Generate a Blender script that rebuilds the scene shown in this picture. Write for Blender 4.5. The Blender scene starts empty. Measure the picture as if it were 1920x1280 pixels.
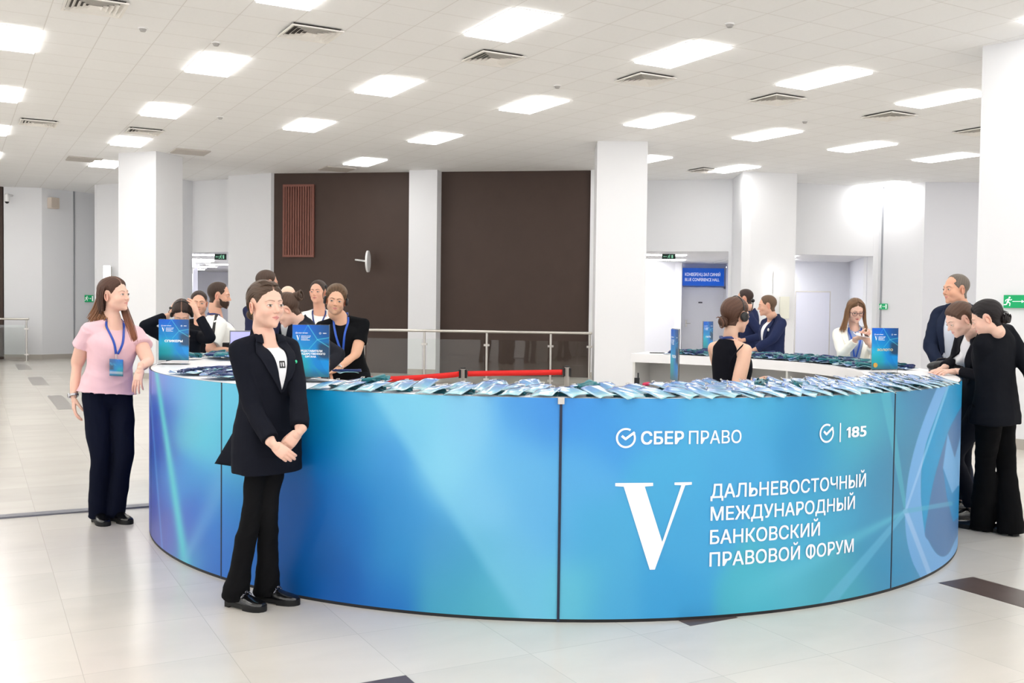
import bpy, math, random
import numpy as np
from mathutils import Vector, Matrix, noise
from mathutils.bvhtree import BVHTree
sc = bpy.context.scene
COL = sc.collection
random.seed(7); RNG = np.random.default_rng(7)
PI = math.pi

# ---------------------------------------------------------------- camera
F_PX, PITCH, ROLL, EYE = 1882.8, -0.0326, 0.0121, 1.546
CEIL = EYE + 3.1468
def _cam_axes():
    c, s = math.cos(PITCH), math.sin(PITCH)
    fwd = Vector((0, c, s)); up = Vector((0, -s, c)); rt = Vector((1, 0, 0))
    c, s = math.cos(ROLL), math.sin(ROLL)
    return rt * c + up * s, up * c - rt * s, fwd
CR, CU, CF = _cam_axes()
cam_data = bpy.data.cameras.new('camera')
cam_data.sensor_width = 36.0
cam_data.lens = F_PX / 1920 * 36
cam_data.clip_end = 200
cam = bpy.data.objects.new('camera', cam_data); COL.objects.link(cam)
m = Matrix((CR, CU, -CF)).transposed().to_4x4(); m.translation = (0, 0, EYE)
cam.matrix_world = m
sc.camera = cam

# ---------------------------------------------------------------- world, exposure
w = bpy.data.worlds.new('world'); sc.world = w; w.use_nodes = True
_bg = w.node_tree.nodes['Background']; _bg.inputs[1].default_value = 1.0      # daylight: pale sky above, lower half brightened as added fill for the ceiling
_tc = w.node_tree.nodes.new('ShaderNodeTexCoord'); _sx = w.node_tree.nodes.new('ShaderNodeSeparateXYZ'); _rp = w.node_tree.nodes.new('ShaderNodeValToRGB')
w.node_tree.links.new(_tc.outputs['Generated'], _sx.inputs[0]); _mr = w.node_tree.nodes.new('ShaderNodeMapRange'); _mr.inputs['From Min'].default_value = -1
w.node_tree.links.new(_sx.outputs['Z'], _mr.inputs['Value']); w.node_tree.links.new(_mr.outputs[0], _rp.inputs[0])
_rp.color_ramp.elements[0].position = .47; _rp.color_ramp.elements[0].color = (2.5, 2.5, 2.52, 1)
_rp.color_ramp.elements[1].position = .55; _rp.color_ramp.elements[1].color = (.45, .48, .53, 1)
w.node_tree.links.new(_rp.outputs[0], _bg.inputs[0])
sc.view_settings.view_transform = 'Standard'
sc.view_settings.look = 'None'
sc.view_settings.gamma = 1.0
sc.view_settings.use_curve_mapping = False
sc.view_settings.exposure = 0.48
sc.cycles.max_bounces = 6
sc.cycles.diffuse_bounces = 4
sc.cycles.glossy_bounces = 3
sc.cycles.transmission_bounces = 5
sc.cycles.transparent_max_bounces = 8
sc.cycles.caustics_reflective = False
sc.cycles.caustics_refractive = False
sc.cycles.sample_clamp_indirect = 4.0
PANEL_POWER = 9.0

# ---------------------------------------------------------------- pixel -> place helpers (where things stand in the hall)
def ray(px, py):
    d = CF + CR * ((px - 960) / F_PX) - CU * ((py - 640) / F_PX)
    return d
def at(px, py, depth):
    d = ray(px, py); d = d / d.y * depth
    return Vector((d.x, d.y, d.z + EYE))
def on_z(px, py, z):
    d = ray(px, py); d = d * ((z - EYE) / d.z)
    return Vector((d.x, d.y, z))
# ---------------------------------------------------------------- materials
MATS = {}
def lin(c):
    return tuple(((x / 12.92) if x <= 0.04045 else ((x + 0.055) / 1.055) ** 2.4) for x in c)
def rgb(r, g, b): return lin((r / 255, g / 255, b / 255))
def mat(name, color=(.8, .8, .8), rough=.5, metal=0., spec=.5, emit=None, estr=0., bump=None, attr=False, sheen=0., coat=0., alpha=None, trans=0., ior=1.45, var=None):
    if name in MATS: return MATS[name]
    M = bpy.data.materials.new(name); M.use_nodes = True
    nt = M.node_tree; b = nt.nodes['Principled BSDF']
    b.inputs['Base Color'].default_value = (*color, 1)
    b.inputs['Roughness'].default_value = rough
    b.inputs['Metallic'].default_value = metal
    b.inputs['Specular IOR Level'].default_value = spec
    b.inputs['IOR'].default_value = ior
    if sheen: b.inputs['Sheen Weight'].default_value = sheen
    if coat: b.inputs['Coat Weight'].default_value = coat
    if trans: b.inputs['Transmission Weight'].default_value = trans
    if emit is not None:
        b.inputs['Emission Color'].default_value = (*emit, 1); b.inputs['Emission Strength'].default_value = estr
    if attr:
        a = nt.nodes.new('ShaderNodeAttribute'); a.attribute_name = 'Col'
        nt.links.new(a.outputs['Color'], b.inputs['Base Color'])
    if var:   # (scale, amount) gentle mottling of the material's own colour
        tc = nt.nodes.new('ShaderNodeTexCoord'); n = nt.nodes.new('ShaderNodeTexNoise'); n.inputs['Scale'].default_value = var[0]
        n.inputs['Detail'].default_value = 4
        nt.links.new(tc.outputs['Object'], n.inputs['Vector'])
        mr = nt.nodes.new('ShaderNodeMapRange'); mr.inputs['To Min'].default_value = 1 - var[1]; mr.inputs['To Max'].default_value = 1 + var[1]
        nt.links.new(n.outputs['Fac'], mr.inputs['Value'])
        mx = nt.nodes.new('ShaderNodeVectorMath'); mx.operation = 'SCALE'; mx.inputs[0].default_value = color
        nt.links.new(mr.outputs['Result'], mx.inputs['Scale']); nt.links.new(mx.outputs[0], b.inputs['Base Color'])
    if bump:
        tc = nt.nodes.new('ShaderNodeTexCoord'); n = nt.nodes.new('ShaderNodeTexNoise'); n.inputs['Scale'].default_value = bump[0]
        n.inputs['Detail'].default_value = 3
        nt.links.new(tc.outputs['Object'], n.inputs['Vector'])
        bp = nt.nodes.new('ShaderNodeBump'); bp.inputs['Strength'].default_value = bump[1]; bp.inputs['Distance'].default_value = bump[2]
        nt.links.new(n.outputs['Fac'], bp.inputs['Height']); nt.links.new(bp.outputs['Normal'], b.inputs['Normal'])
    MATS[name] = M; return M

# ---------------------------------------------------------------- mesh pieces: every piece is (V array, F list)
def join(parts):
    V = []; F = []; n = 0
    for v, f in parts:
        v = np.asarray(v, float).reshape(-1, 3); V.append(v); F += [tuple(i + n for i in q) for q in f]; n += len(v)
    return np.concatenate(V), F
def box(x0, x1, y0, y1, z0, z1):
    V = [(x, y, z) for x in (x0, x1) for y in (y0, y1) for z in (z0, z1)]
    return np.array(V, float), [(0, 1, 3, 2), (4, 6, 7, 5), (0, 4, 5, 1), (2, 3, 7, 6), (0, 2, 6, 4), (1, 5, 7, 3)]
def prism(poly, z0, z1):
    a = sum(poly[i][0] * poly[(i + 1) % len(poly)][1] - poly[(i + 1) % len(poly)][0] * poly[i][1] for i in range(len(poly)))
    if a < 0: poly = poly[::-1]
    n = len(poly)
    V = [(x, y, z0) for x, y in poly] + [(x, y, z1) for x, y in poly]
    F = [tuple(range(n - 1, -1, -1)), tuple(range(n, 2 * n))] + [(i, (i + 1) % n, n + (i + 1) % n, n + i) for i in range(n)]
    return np.array(V, float), F
def xf(p, M):
    v, f = p; v = np.asarray(v, float); M = np.array(M)
    return v @ M[:3, :3].T + M[:3, 3], f
def mtx(loc=(0, 0, 0), x=(1, 0, 0), y=(0, 1, 0), z=(0, 0, 1)):
    M = Matrix((Vector(x), Vector(y), Vector(z))).transposed().to_4x4(); M.translation = Vector(loc); return M
def catmull(P, n):
    P = [np.asarray(p, float) for p in P]
    if len(P) < 3 or n < 2:
        return P
    Q = [2 * P[0] - P[1]] + P + [2 * P[-1] - P[-2]]
    out = []
    for i in range(1, len(Q) - 2):
        a, b, c, d = Q[i - 1:i + 3]
        for k in range(n):
            t = k / n
            out.append(.5 * ((2 * b) + (c - a) * t + (2 * a - 5 * b + 4 * c - d) * t * t + (3 * b - a - 3 * c + d) * t ** 3))
    out.append(P[-1]); return out
def tube(pts, rad, seg=14, sub=1, flat=1.0, side=None, caps='round'):
    """swept tube; rad number or list; flat squashes the second axis; side fixes the first axis."""
    if not hasattr(rad, '__len__'): rad = [rad] * len(pts)
    D = [np.r_[np.asarray(p, float), r] for p, r in zip(pts, rad)]
    D = catmull(D, sub) if sub > 1 else D
    P = np.array([d[:3] for d in D]); R = np.array([max(d[3], 1e-4) for d in D])
    T = np.gradient(P, axis=0); T /= np.linalg.norm(T, axis=1, keepdims=True) + 1e-12
    ref = np.asarray(side, float) if side is not None else (np.array([1., 0, 0]) if abs(T[0][0]) < .8 else np.array([0, 1., 0]))
    rings = []; N = None
    ang = np.linspace(0, 2 * PI, seg, endpoint=False)
    def fr(t, prev):
        a = (ref if (side is not None or prev is None) else prev); a = a - t * (a @ t); a /= np.linalg.norm(a) + 1e-12
        return a, np.cross(t, a)
    frames = []
    for t in T:
        a, b = fr(t, N); N = a; frames.append((a, b))
    def ring(c, r, fb):
        a, b = fb; return c + r * (np.outer(np.cos(ang), a) + np.outer(np.sin(ang), b) * flat)
    if caps == 'round':
        for k in (80, 55, 28):
            th = math.radians(k); rings.append(ring(P[0] - T[0] * R[0] * math.sin(th) * min(1, flat), R[0] * math.cos(th), frames[0]))
    for c, r, fb in zip(P, R, frames): rings.append(ring(c, r, fb))
    if caps == 'round':
        for k in (28, 55, 80):
            th = math.radians(k); rings.append(ring(P[-1] + T[-1] * R[-1] * math.sin(th) * min(1, flat), R[-1] * math.cos(th), frames[-1]))
    V = np.concatenate(rings); n = len(rings); F = []
    for i in range(n - 1):
        for j in range(seg):
            k = (j + 1) % seg; F.append((i * seg + j, i * seg + k, (i + 1) * seg + k, (i + 1) * seg + j))
    F.append(tuple(range(seg - 1, -1, -1))); F.append(tuple((n - 1) * seg + j for j in range(seg)))
    return V, F
def ell(c, r, M=None, nu=20, nv=14):
    V = []; F = []
    for i in range(nv + 1):
        ph = PI * i / nv
        for j in range(nu):
            a = 2 * PI * j / nu; V.append((math.sin(ph) * math.cos(a) * r[0], math.sin(ph) * math.sin(a) * r[1], math.cos(ph) * r[2]))
    for i in range(nv):
        for j in range(nu):
            k = (j + 1) % nu; F.append((i * nu + j, (i + 1) * nu + j, (i + 1) * nu + k, i * nu + k))
    V = np.array(V)
    if M is not None: V = V @ np.array(M.to_3x3() if hasattr(M, 'to_3x3') else M).T
    return V + np.asarray(c, float), F
def loft(rings, close=True, caps=True):
    n = len(rings); s = len(rings[0]); V = np.concatenate([np.asarray(r, float) for r in rings]); F = []
    for i in range(n - 1):
        for j in range(s if close else s - 1):
            k = (j + 1) % s; F.append((i * s + j, i * s + k, (i + 1) * s + k, (i + 1) * s + j))
    if caps and close:
        F.append(tuple(range(s - 1, -1, -1))); F.append(tuple((n - 1) * s + j for j in range(s)))
    return V, F
def sheet(G, thick=0.0):
    """grid of points (rows x cols x 3) -> surface, or a closed slab of given thickness along the grid's normals"""
    G = np.asarray(G, float); r, c = G.shape[:2]
    F = [(i * c + j, i * c + j + 1, (i + 1) * c + j + 1, (i + 1) * c + j) for i in range(r - 1) for j in range(c - 1)]
    V = G.reshape(-1, 3)
    if not thick: return V, F
    du = np.gradient(G, axis=0) ; dv = np.gradient(G, axis=1)
    N = np.cross(dv, du); N /= np.linalg.norm(N, axis=2, keepdims=True) + 1e-12
    V2 = (G + N * thick).reshape(-1, 3); n = r * c
    F2 = [tuple(n + q for q in reversed(f)) for f in F]
    B = [i * c for i in range(r)]; E_ = [i * c + c - 1 for i in range(r)]
    S = []
    def edge(seq, flip):
        for a, b in zip(seq[:-1], seq[1:]):
            q = (a, b, n + b, n + a); S.append(q if flip else q[::-1])
    edge(list(range(c)), False); edge([(r - 1) * c + j for j in range(c)], True)
    edge(B, True); edge(E_, False)
    return np.concatenate([V, V2]), F + F2 + S

def mesh(name, p, mats, smooth=True, col=None, uv=None, fm=None):
    V, F = p
    me = bpy.data.meshes.new(name)
    me.from_pydata(np.asarray(V, float).tolist(), [], [tuple(map(int, f)) for f in F] if not isinstance(F, np.ndarray) else F.tolist())
    for m_ in (mats if isinstance(mats, (list, tuple)) else [mats]): me.materials.append(m_)
    if fm is not None: me.polygons.foreach_set('material_index', np.asarray(fm, np.int32))
    if col is not None:
        ca = me.color_attributes.new('Col', 'FLOAT_COLOR', 'POINT')
        c = np.ones((len(V), 4), np.float32); c[:, :3] = col; ca.data.foreach_set('color', c.ravel())
    if uv is not None:
        l = me.uv_layers.new(name='UVMap'); idx = np.empty(len(me.loops), np.int32); me.loops.foreach_get('vertex_index', idx)
        l.data.foreach_set('uv', np.asarray(uv, np.float32)[idx].ravel())
    if smooth is True: me.polygons.foreach_set('use_smooth', np.ones(len(me.polygons), bool))
    elif smooth: 
        me.polygons.foreach_set('use_smooth', np.ones(len(me.polygons), bool)); me.set_sharp_from_angle(angle=math.radians(smooth))
    me.update(); return me
def obj(name, p, mats, parent=None, smooth=40, loc=None, label=None, **k):
    me = p if isinstance(p, bpy.types.Mesh) else mesh(name, p, mats, smooth, **k)
    o = bpy.data.objects.new(name, me); COL.objects.link(o)
    if parent is not None: o.parent = parent
    if loc is not None: o.location = loc
    if label: o['label'] = label
    return o
def tag(o, label, cat, group=None, kind=None):
    o['label'] = label; o['category'] = cat
    if group: o['group'] = group
    if kind: o['kind'] = kind
    return o
def thing(name, label, cat, loc=(0, 0, 0), rz=0., group=None):
    o = bpy.data.objects.new(name, None); COL.objects.link(o); o.location = loc; o.rotation_euler = (0, 0, rz)
    o.empty_display_size = .1
    return tag(o, label, cat, group)
def struct(name, p, mats, smooth=False, **k):
    o = obj(name, p, mats, None, smooth, **k); o['kind'] = 'structure'; return o
def bevel(o, w, seg=2):
    b = o.modifiers.new('bevel', 'BEVEL'); b.width = w; b.segments = seg; b.limit_method = 'ANGLE'; return o
def copy_tree(o, parent=None):
    c = o.copy(); COL.objects.link(c); c.parent = parent
    for ch in [x for x in o.children]: copy_tree(ch, c)
    return c

def remesh(parts, voxel, smooth=3, fac=.5):
    V, F = join(parts)
    me = bpy.data.meshes.new('tmp'); me.from_pydata(V.tolist(), [], F)
    o = bpy.data.objects.new('tmp', me); COL.objects.link(o)
    r = o.modifiers.new('r', 'REMESH'); r.mode = 'VOXEL'; r.voxel_size = voxel; r.adaptivity = 0
    if smooth:
        s = o.modifiers.new('s', 'SMOOTH'); s.factor = fac; s.iterations = smooth
    dg = bpy.context.evaluated_depsgraph_get(); dg.update()
    e = o.evaluated_get(dg); m2 = e.to_mesh()
    nv = len(m2.vertices); V = np.empty(nv * 3, np.float32); m2.vertices.foreach_get('co', V)
    nl = len(m2.loops); L = np.empty(nl, np.int32); m2.loops.foreach_get('vertex_index', L)
    N = np.empty(nv * 3, np.float32); m2.vertices.foreach_get('normal', N)
    npoly = len(m2.polygons)
    if nl == npoly * 4: Fq = L.reshape(-1, 4)
    else: Fq = [tuple(p_.vertices) for p_ in m2.polygons]
    e.to_mesh_clear(); bpy.data.objects.remove(o); bpy.data.meshes.remove(me)
    return V.reshape(-1, 3).astype(float), Fq, N.reshape(-1, 3).astype(float)
def bvh_of(V, F): return BVHTree.FromPolygons([Vector(v) for v in V], [tuple(map(int, f)) for f in F])

# ---------------------------------------------------------------- lettering
def text_mesh(s, size=1., bold=0.0, align='LEFT', spacing=1.0):
    cu = bpy.data.curves.new('t', 'FONT'); cu.body = s; cu.size = size; cu.align_x = align; cu.space_character = spacing
    cu.resolution_u = 3; cu.extrude = 0.0
    o = bpy.data.objects.new('t', cu); COL.objects.link(o)
    dg = bpy.context.evaluated_depsgraph_get(); dg.update()
    m2 = o.evaluated_get(dg).to_mesh()
    V = np.array([v.co[:] for v in m2.vertices]).reshape(-1, 3); F = [tuple(p_.vertices) for p_ in m2.polygons]
    o.evaluated_get(dg).to_mesh_clear(); bpy.data.objects.remove(o); bpy.data.curves.remove(cu)
    if bold:   # heavier weight: the same outlines laid over each other, slightly shifted
        return join([(V + np.array([dx * bold, dy * bold * .8, .0002 * k]), F) for k, (dx, dy) in enumerate(((-1, -1), (1, -1), (1, 1), (-1, 1)))])
    return V, F
def char_span(s, i):
    """x range of the i-th character of s"""
    a = text_mesh(s[:i + 1])[0][:, 0].max(); c = text_mesh(s[i])[0]; return a - (c[:, 0].max() - c[:, 0].min()), a
def text_fit(s, x0, x1, z0, z1, bold=0.0, spacing=1.0):
    """flat lettering in the XZ plane, cap height spanning z0..z1 and width x0..x1 (capitals)"""
    t = s.replace('Ф', 'О').replace('1', 'I')
    V, F = text_mesh(t, 1.0, bold, spacing=spacing)
    H, _ = text_mesh('H', 1.0, bold)
    hb, ht = H[:, 1].min(), H[:, 1].max(); parts = [(V, F)]
    for i, ch in enumerate(s):
        if ch == 'Ф':
            a, b = char_span(t, i); c = (a + b) / 2; w_ = .045 + bold
            parts.append((np.array([(c - w_, hb - .05, .0012), (c + w_, hb - .05, .0012), (c + w_, ht + .05, .0012), (c - w_, ht + .05, .0012)]), [(0, 1, 2, 3)]))
        if ch == '1':
            a, b = char_span(t, i); h_ = ht - hb; w_ = (b - a) * 1.35
            parts.append((np.array([(a - w_, ht - h_ * .34, .0012), (a - w_, ht - h_ * .18, .0012), (a + .01, ht, .0012), (b, ht, .0012), (a + .01, ht - h_ * .2, .0012)]), [(4, 3, 2, 1, 0)]))
    V, F = join(parts); a, b = V[:, 0].min(), V[:, 0].max()
    X = x0 + (V[:, 0] - a) / (b - a) * (x1 - x0); Z = z0 + (V[:, 1] - hb) / (ht - hb) * (z1 - z0)
    return np.c_[X, -V[:, 2], Z], F
# ================================================================ THE HALL
CY_, CU0, CV0 = 0.5102234, 5.15241078, 9.25299      # ceiling grid: turn and origin
FY_, FU0, FV0 = 0.49177845, 0.39239633, 3.28355537   # floor grid
def g2w(X, Y, th):
    c, s = math.cos(th), math.sin(th); return (c * X - s * Y, s * X + c * Y)
def w2g(x, y, th):
    c, s = math.cos(th), math.sin(th); return (c * x + s * y, -s * x + c * y)
def ceil_pt(u, v, z=CEIL):     # u along a row (away to the left), v across, in 0.6 m tiles
    x, y = g2w(v * .6 + CU0, u * .6 + CV0, CY_); return Vector((x, y, z))
def floor_pt(d, n, z=0):
    x, y = g2w(d * .6 + FU0, n * .6 + FV0, FY_); return Vector((x, y, z))

def tile_mat(name, base, line, lw, rough, var=.03, marble=.04, mscale=1.2, linedark=1.0, speck=None, spec=.5, stretch=(1, 1, 1)):
    M = bpy.data.materials.new(name); M.use_nodes = True; nt = M.node_tree; b = nt.nodes['Principled BSDF']
    L = nt.links.new; N = nt.nodes.new
    b.inputs['Roughness'].default_value = rough; b.inputs['Specular IOR Level'].default_value = spec
    uv = N('ShaderNodeUVMap'); uv.uv_map = 'UVMap'
    fr = N('ShaderNodeVectorMath'); fr.operation = 'FRACTION'; L(uv.outputs[0], fr.inputs[0])
    sub = N('ShaderNodeVectorMath'); sub.operation = 'SUBTRACT'; sub.inputs[1].default_value = (.5, .5, 0); L(fr.outputs[0], sub.inputs[0])
    ab = N('ShaderNodeVectorMath'); ab.operation = 'ABSOLUTE'; L(sub.outputs[0], ab.inputs[0])
    sp = N('ShaderNodeSeparateXYZ'); L(ab.outputs[0], sp.inputs[0])
    mx = N('ShaderNodeMath'); mx.operation = 'MAXIMUM'; L(sp.outputs[0], mx.inputs[0]); L(sp.outputs[1], mx.inputs[1])
    gt = N('ShaderNodeMath'); gt.operation = 'GREATER_THAN'; gt.inputs[1].default_value = .5 - lw; L(mx.outputs[0], gt.inputs[0])
    fl = N('ShaderNodeVectorMath'); fl.operation = 'FLOOR'; L(uv.outputs[0], fl.inputs[0])
    wn = N('ShaderNodeTexWhiteNoise'); wn.noise_dimensions = '2D'; L(fl.outputs[0], wn.inputs['Vector'])
    mr = N('ShaderNodeMapRange'); mr.inputs['To Min'].default_value = 1 - var; mr.inputs['To Max'].default_value = 1 + var * .5; L(wn.outputs['Value'], mr.inputs['Value'])
    tc = N('ShaderNodeVectorMath'); tc.operation = 'ADD'; L(uv.outputs[0], tc.inputs[0])
    w3 = N('ShaderNodeVectorMath'); w3.operation = 'SCALE'; w3.inputs['Scale'].default_value = 3.7; L(wn.outputs['Color'], w3.inputs[0]); L(w3.outputs[0], tc.inputs[1])
    st = N('ShaderNodeVectorMath'); st.operation = 'MULTIPLY'; st.inputs[1].default_value = stretch; L(tc.outputs[0], st.inputs[0])
    no = N('ShaderNodeTexNoise'); no.inputs['Scale'].default_value = mscale; no.inputs['Detail'].default_value = 6; no.inputs['Distortion'].default_value = .6; L(st.outputs[0], no.inputs['Vector'])
    m2 = N('ShaderNodeMapRange'); m2.inputs['From Min'].default_value = .3; m2.inputs['From Max'].default_value = .7
    m2.inputs['To Min'].default_value = 1 - marble; m2.inputs['To Max'].default_value = 1 + marble * .6; L(no.outputs['Fac'], m2.inputs['Value'])
    mu = N('ShaderNodeMath'); mu.operation = 'MULTIPLY'; L(mr.outputs[0], mu.inputs[0]); L(m2.outputs[0], mu.inputs[1])
    sc_ = N('ShaderNodeVectorMath'); sc_.operation = 'SCALE'; sc_.inputs[0].default_value = base; L(mu.outputs[0], sc_.inputs['Scale'])
    mix = N('ShaderNodeMix'); mix.data_type = 'RGBA'; L(gt.outputs[0], mix.inputs['Factor']); L(sc_.outputs[0], mix.inputs['A']); mix.inputs['B'].default_value = (*line, 1)
    L(mix.outputs['Result'], b.inputs['Base Color'])
    bp = N('ShaderNodeBump'); bp.inputs['Strength'].default_value = .25; bp.inputs['Distance'].default_value = .002; bp.invert = True
    L(gt.outputs[0], bp.inputs['Height']); L(bp.outputs[0], b.inputs['Normal'])
    return M
M_FLOOR = tile_mat('polished_floor_tile', rgb(203, 198, 190), rgb(184, 179, 171), .0028, .22, var=.035, marble=.05, mscale=.9, stretch=(1, 2.2, 1))
M_CEIL = tile_mat('ceiling_tile', rgb(247, 247, 247), rgb(228, 226, 224), .009, .85, var=.012, marble=.010, mscale=14, spec=.2)
M_INLAY = mat('dark_wood_inlay', rgb(84, 70, 66), .3, var=(9, .25))
M_WALL = mat('white_wall_paint', rgb(229, 230, 233), .75, spec=.25, var=(1.5, .006))
M_WALLG = mat('grey_wall_paint', rgb(224, 225, 231), .75, spec=.25)
M_TRIM = mat('stone_skirting', rgb(178, 172, 164), .5)
M_BROWN = mat('dark_brown_cladding', rgb(70, 56, 50), .55, spec=.3, var=(2.5, .10))
M_SEAM = mat('wall_seam_grey', rgb(150, 152, 158), .6)
M_STEEL = mat('brushed_steel', rgb(196, 192, 186), .28, metal=.9, spec=.5)
M_WHITEP = mat('white_plastic', rgb(238, 238, 238), .4)
M_GLASS = mat('clear_glass', (.93, .97, .95), .02, trans=1.0, ior=1.45)
M_BLACKP = mat('black_plastic', rgb(22, 22, 24), .4)
M_LAMP = mat('light_panel_diffuser', (1, 1, 1), .5, emit=(1.0, .985, .96), estr=PANEL_POWER)
M_LAMPC = mat('corridor_light_diffuser', (1, 1, 1), .5, emit=(1.0, .985, .97), estr=16.0)
M_LAMPW = mat('wall_light_diffuser', (1, 1, 1), .5, emit=(1.0, .98, .94), estr=3.0)

def plane_uv(x0, x1, y0, y1, z, n, th, u0, v0, flip):
    xs = np.linspace(x0, x1, n); ys = np.linspace(y0, y1, n)
    V = np.array([(x, y, z) for y in ys for x in xs]); F = []
    for i in range(n - 1):
        for j in range(n - 1):
            q = (i * n + j, i * n + j + 1, (i + 1) * n + j + 1, (i + 1) * n + j); F.append(q[::-1] if flip else q)
    X, Y = w2g(V[:, 0], V[:, 1], th); return (V, F), np.c_[(X - u0) / .6, (Y - v0) / .6]
p_, uv_ = plane_uv(-26, 26, -14, 44, 0., 2, FY_, FU0, FV0, False); FLOOR = struct('floor', p_, M_FLOOR, uv=uv_)
p_, uv_ = plane_uv(-26, 26, -14, 32, CEIL, 2, CY_, CU0, CV0, True); struct('ceiling', p_, M_CEIL, uv=uv_)

# dark inlaid tiles in the floor: half-width dark slabs
def inlay(d0, d1, n0, n1):
    P = [floor_pt(d0, n0), floor_pt(d1, n0), floor_pt(d1, n1), floor_pt(d0, n1)]
    return prism([(p.x, p.y) for p in P], -.01, .0015)
for d0, n0 in ((7.48, 0.0), (4.5, 1.0), (1.5, 0.0), (7.48, 2.05), (10.5, 1.0)):
    obj('inlaid_tile', inlay(d0, d0 + .5, n0, n0 + 1.0), M_INLAY, FLOOR, smooth=False, label='dark wood-look floor tile')
M_INLAYG = mat('grey_stone_inlay', rgb(150, 146, 142), .3)
for d0, d1, n0, n1 in ((1.12, 1.5, 21.1, 25.2), (.95, 1.42, 29.2, 33.1), (.83, 1.3, 37.4, 41.4), (1.2, 1.6, 13.45, 14.2)):
    obj('inlaid_tile', inlay(d0, d1, n0, n1), M_INLAYG, FLOOR, smooth=False, label='grey floor strip')
# metal expansion joint across the left floor
a_, b_ = floor_pt(-6.5, 7.96), floor_pt(3.0, 7.96)
d_ = (b_ - a_).normalized(); n_ = Vector((-d_.y, d_.x, 0)) * .055
struct('trim_1', prism([((a_ - n_).x, (a_ - n_).y), ((b_ - n_).x, (b_ - n_).y), ((b_ + n_).x, (b_ + n_).y), ((a_ + n_).x, (a_ + n_).y)], -.004, .012), mat('grey_metal_joint', rgb(112, 113, 122), .4, metal=.4))

# ---- walls (plan polyline; each a slab thickened away from the hall)
NWALL = {}
def wall(name, a, b, z0=0., z1=CEIL + .05, th=.25, m=M_WALL, base=True, kind='structure'):
    a = Vector((a[0], a[1])); b = Vector((b[0], b[1])); d = (b - a).normalized(); n = Vector((-d.y, d.x)) * th   # a->b left to right seen from the hall: thickness goes away
    o = struct(name, prism([tuple(a), tuple(b), tuple(b + n), tuple(a + n)], z0, z1), m)
    if base and z0 == 0:
        k = Vector((d.y, -d.x)) * .012
        struct(name.replace('wall', 'baseboard'), prism([tuple(a + k), tuple(b + k), tuple(b), tuple(a)], 0, .13), M_TRIM)
    return o
wall('wall_far_left_brown', (-22, 26.2), (-13.9, 27.41), m=M_BROWN, base=False)
wall('wall_far_left', (-13.88, 27.43), (-12.91, 27.58))
wall('wall_far_left_return', (-12.91, 27.58), (-11.6, 29.5), m=M_WALL)
wall('wall_far_left_side', (-11.6, 29.5), (-11.10, 26.70), base=False)
W1a = Vector((-11.04, 26.69)); W1b = Vector((-5.76, 23.92))
def w1(t): return tuple(W1a.lerp(W1b, t))
nrm1 = Vector((-(W1b - W1a).normalized().y, (W1b - W1a).normalized().x))
OT = 2.93       # top of the openings
wall('wall_left_pier', w1(0), w1(.50), th=.45)
wall('wall_left_lintel', tuple(Vector(w1(.50)) + nrm1 * .45), tuple(Vector(w1(.775)) + nrm1 * .45), z0=at(385, 473, 25.5).z)
wall('wall_left_pilaster', w1(.775), w1(1.0), th=.3)
wall('wall_back_brown_left', (-5.78, 24.03), (-2.1, 23.43), m=M_BROWN, base=False)
wall('wall_back_brown_right', (-2.1, 23.43), (1.9, 22.80), m=M_BROWN, base=False)
wall('wall_back_pilaster', (-2.405, 23.16), (-1.75, 23.02), th=.5)
wall('wall_back_pilaster_right', (1.73, 22.72), (2.0, 22.68), th=2.2)
wall('wall_right_lintel', (1.9, 24.80), (5.2, 24.0), z0=at(1300, 472, 24.4).z)
wall('wall_right_jamb', (5.14, 24.02), (5.42, 23.95), th=.5)
wall('wall_right_pilaster_side', (5.41, 24.0), (5.36, 22.74), th=-.2, base=False)
wall('wall_right_pilaster', (5.36, 22.74), (6.43, 22.92), th=1.0)
wall('wall_alcove_lintel', (6.30, 24.45), (9.0, 25.11), z0=at(1570, 479, 25).z)
wall('wall_alcove_jamb', (8.98, 25.1), (9.14, 25.14), th=.4)
wall('wall_right_bright', (9.12, 25.14), (9.84, 24.13), th=.25, base=False)
wall('wall_right_grey', (9.84, 24.13), (14.5, 24.0), m=M_WALLG)
wall('wall_far_right', (14.5, 24.0), (26, 14))
wall('wall_side_right', (25.9, 16), (25.9, 4), base=False)
wall('wall_side_left', (-25.9, 8), (-25.9, 27), base=False)
wall('wall_far_left_end', (-26, 27), (-21.8, 26.2), base=False)
# vertical seams where the wall panels meet
def on_face(px, py, a, d):   # where the pixel's line of sight meets the vertical plane through a along d
    a = Vector((a[0], a[1], 0)); d = Vector((d[0], d[1], 0)); n = Vector((-d.y, d.x, 0)); r = ray(px, py); t_ = (a.dot(n)) / (r.dot(n)); return Vector((r.x * t_, r.y * t_, r.z * t_ + EYE))
for i, (x, y, a_, d_) in enumerate(((139, 500, (-12.91, 27.58), (1.31, 1.92)), (1653, 500, (9.12, 25.14), (.72, -1.01)), (1391, 420, (5.41, 24.0), (-.05, -1.26)))):
    p = on_face(x, y, a_, d_); struct('trim_%d' % (i + 2), box(p.x - .016, p.x + .016, p.y - .025, p.y + .02, 0, CEIL), M_SEAM)

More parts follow.
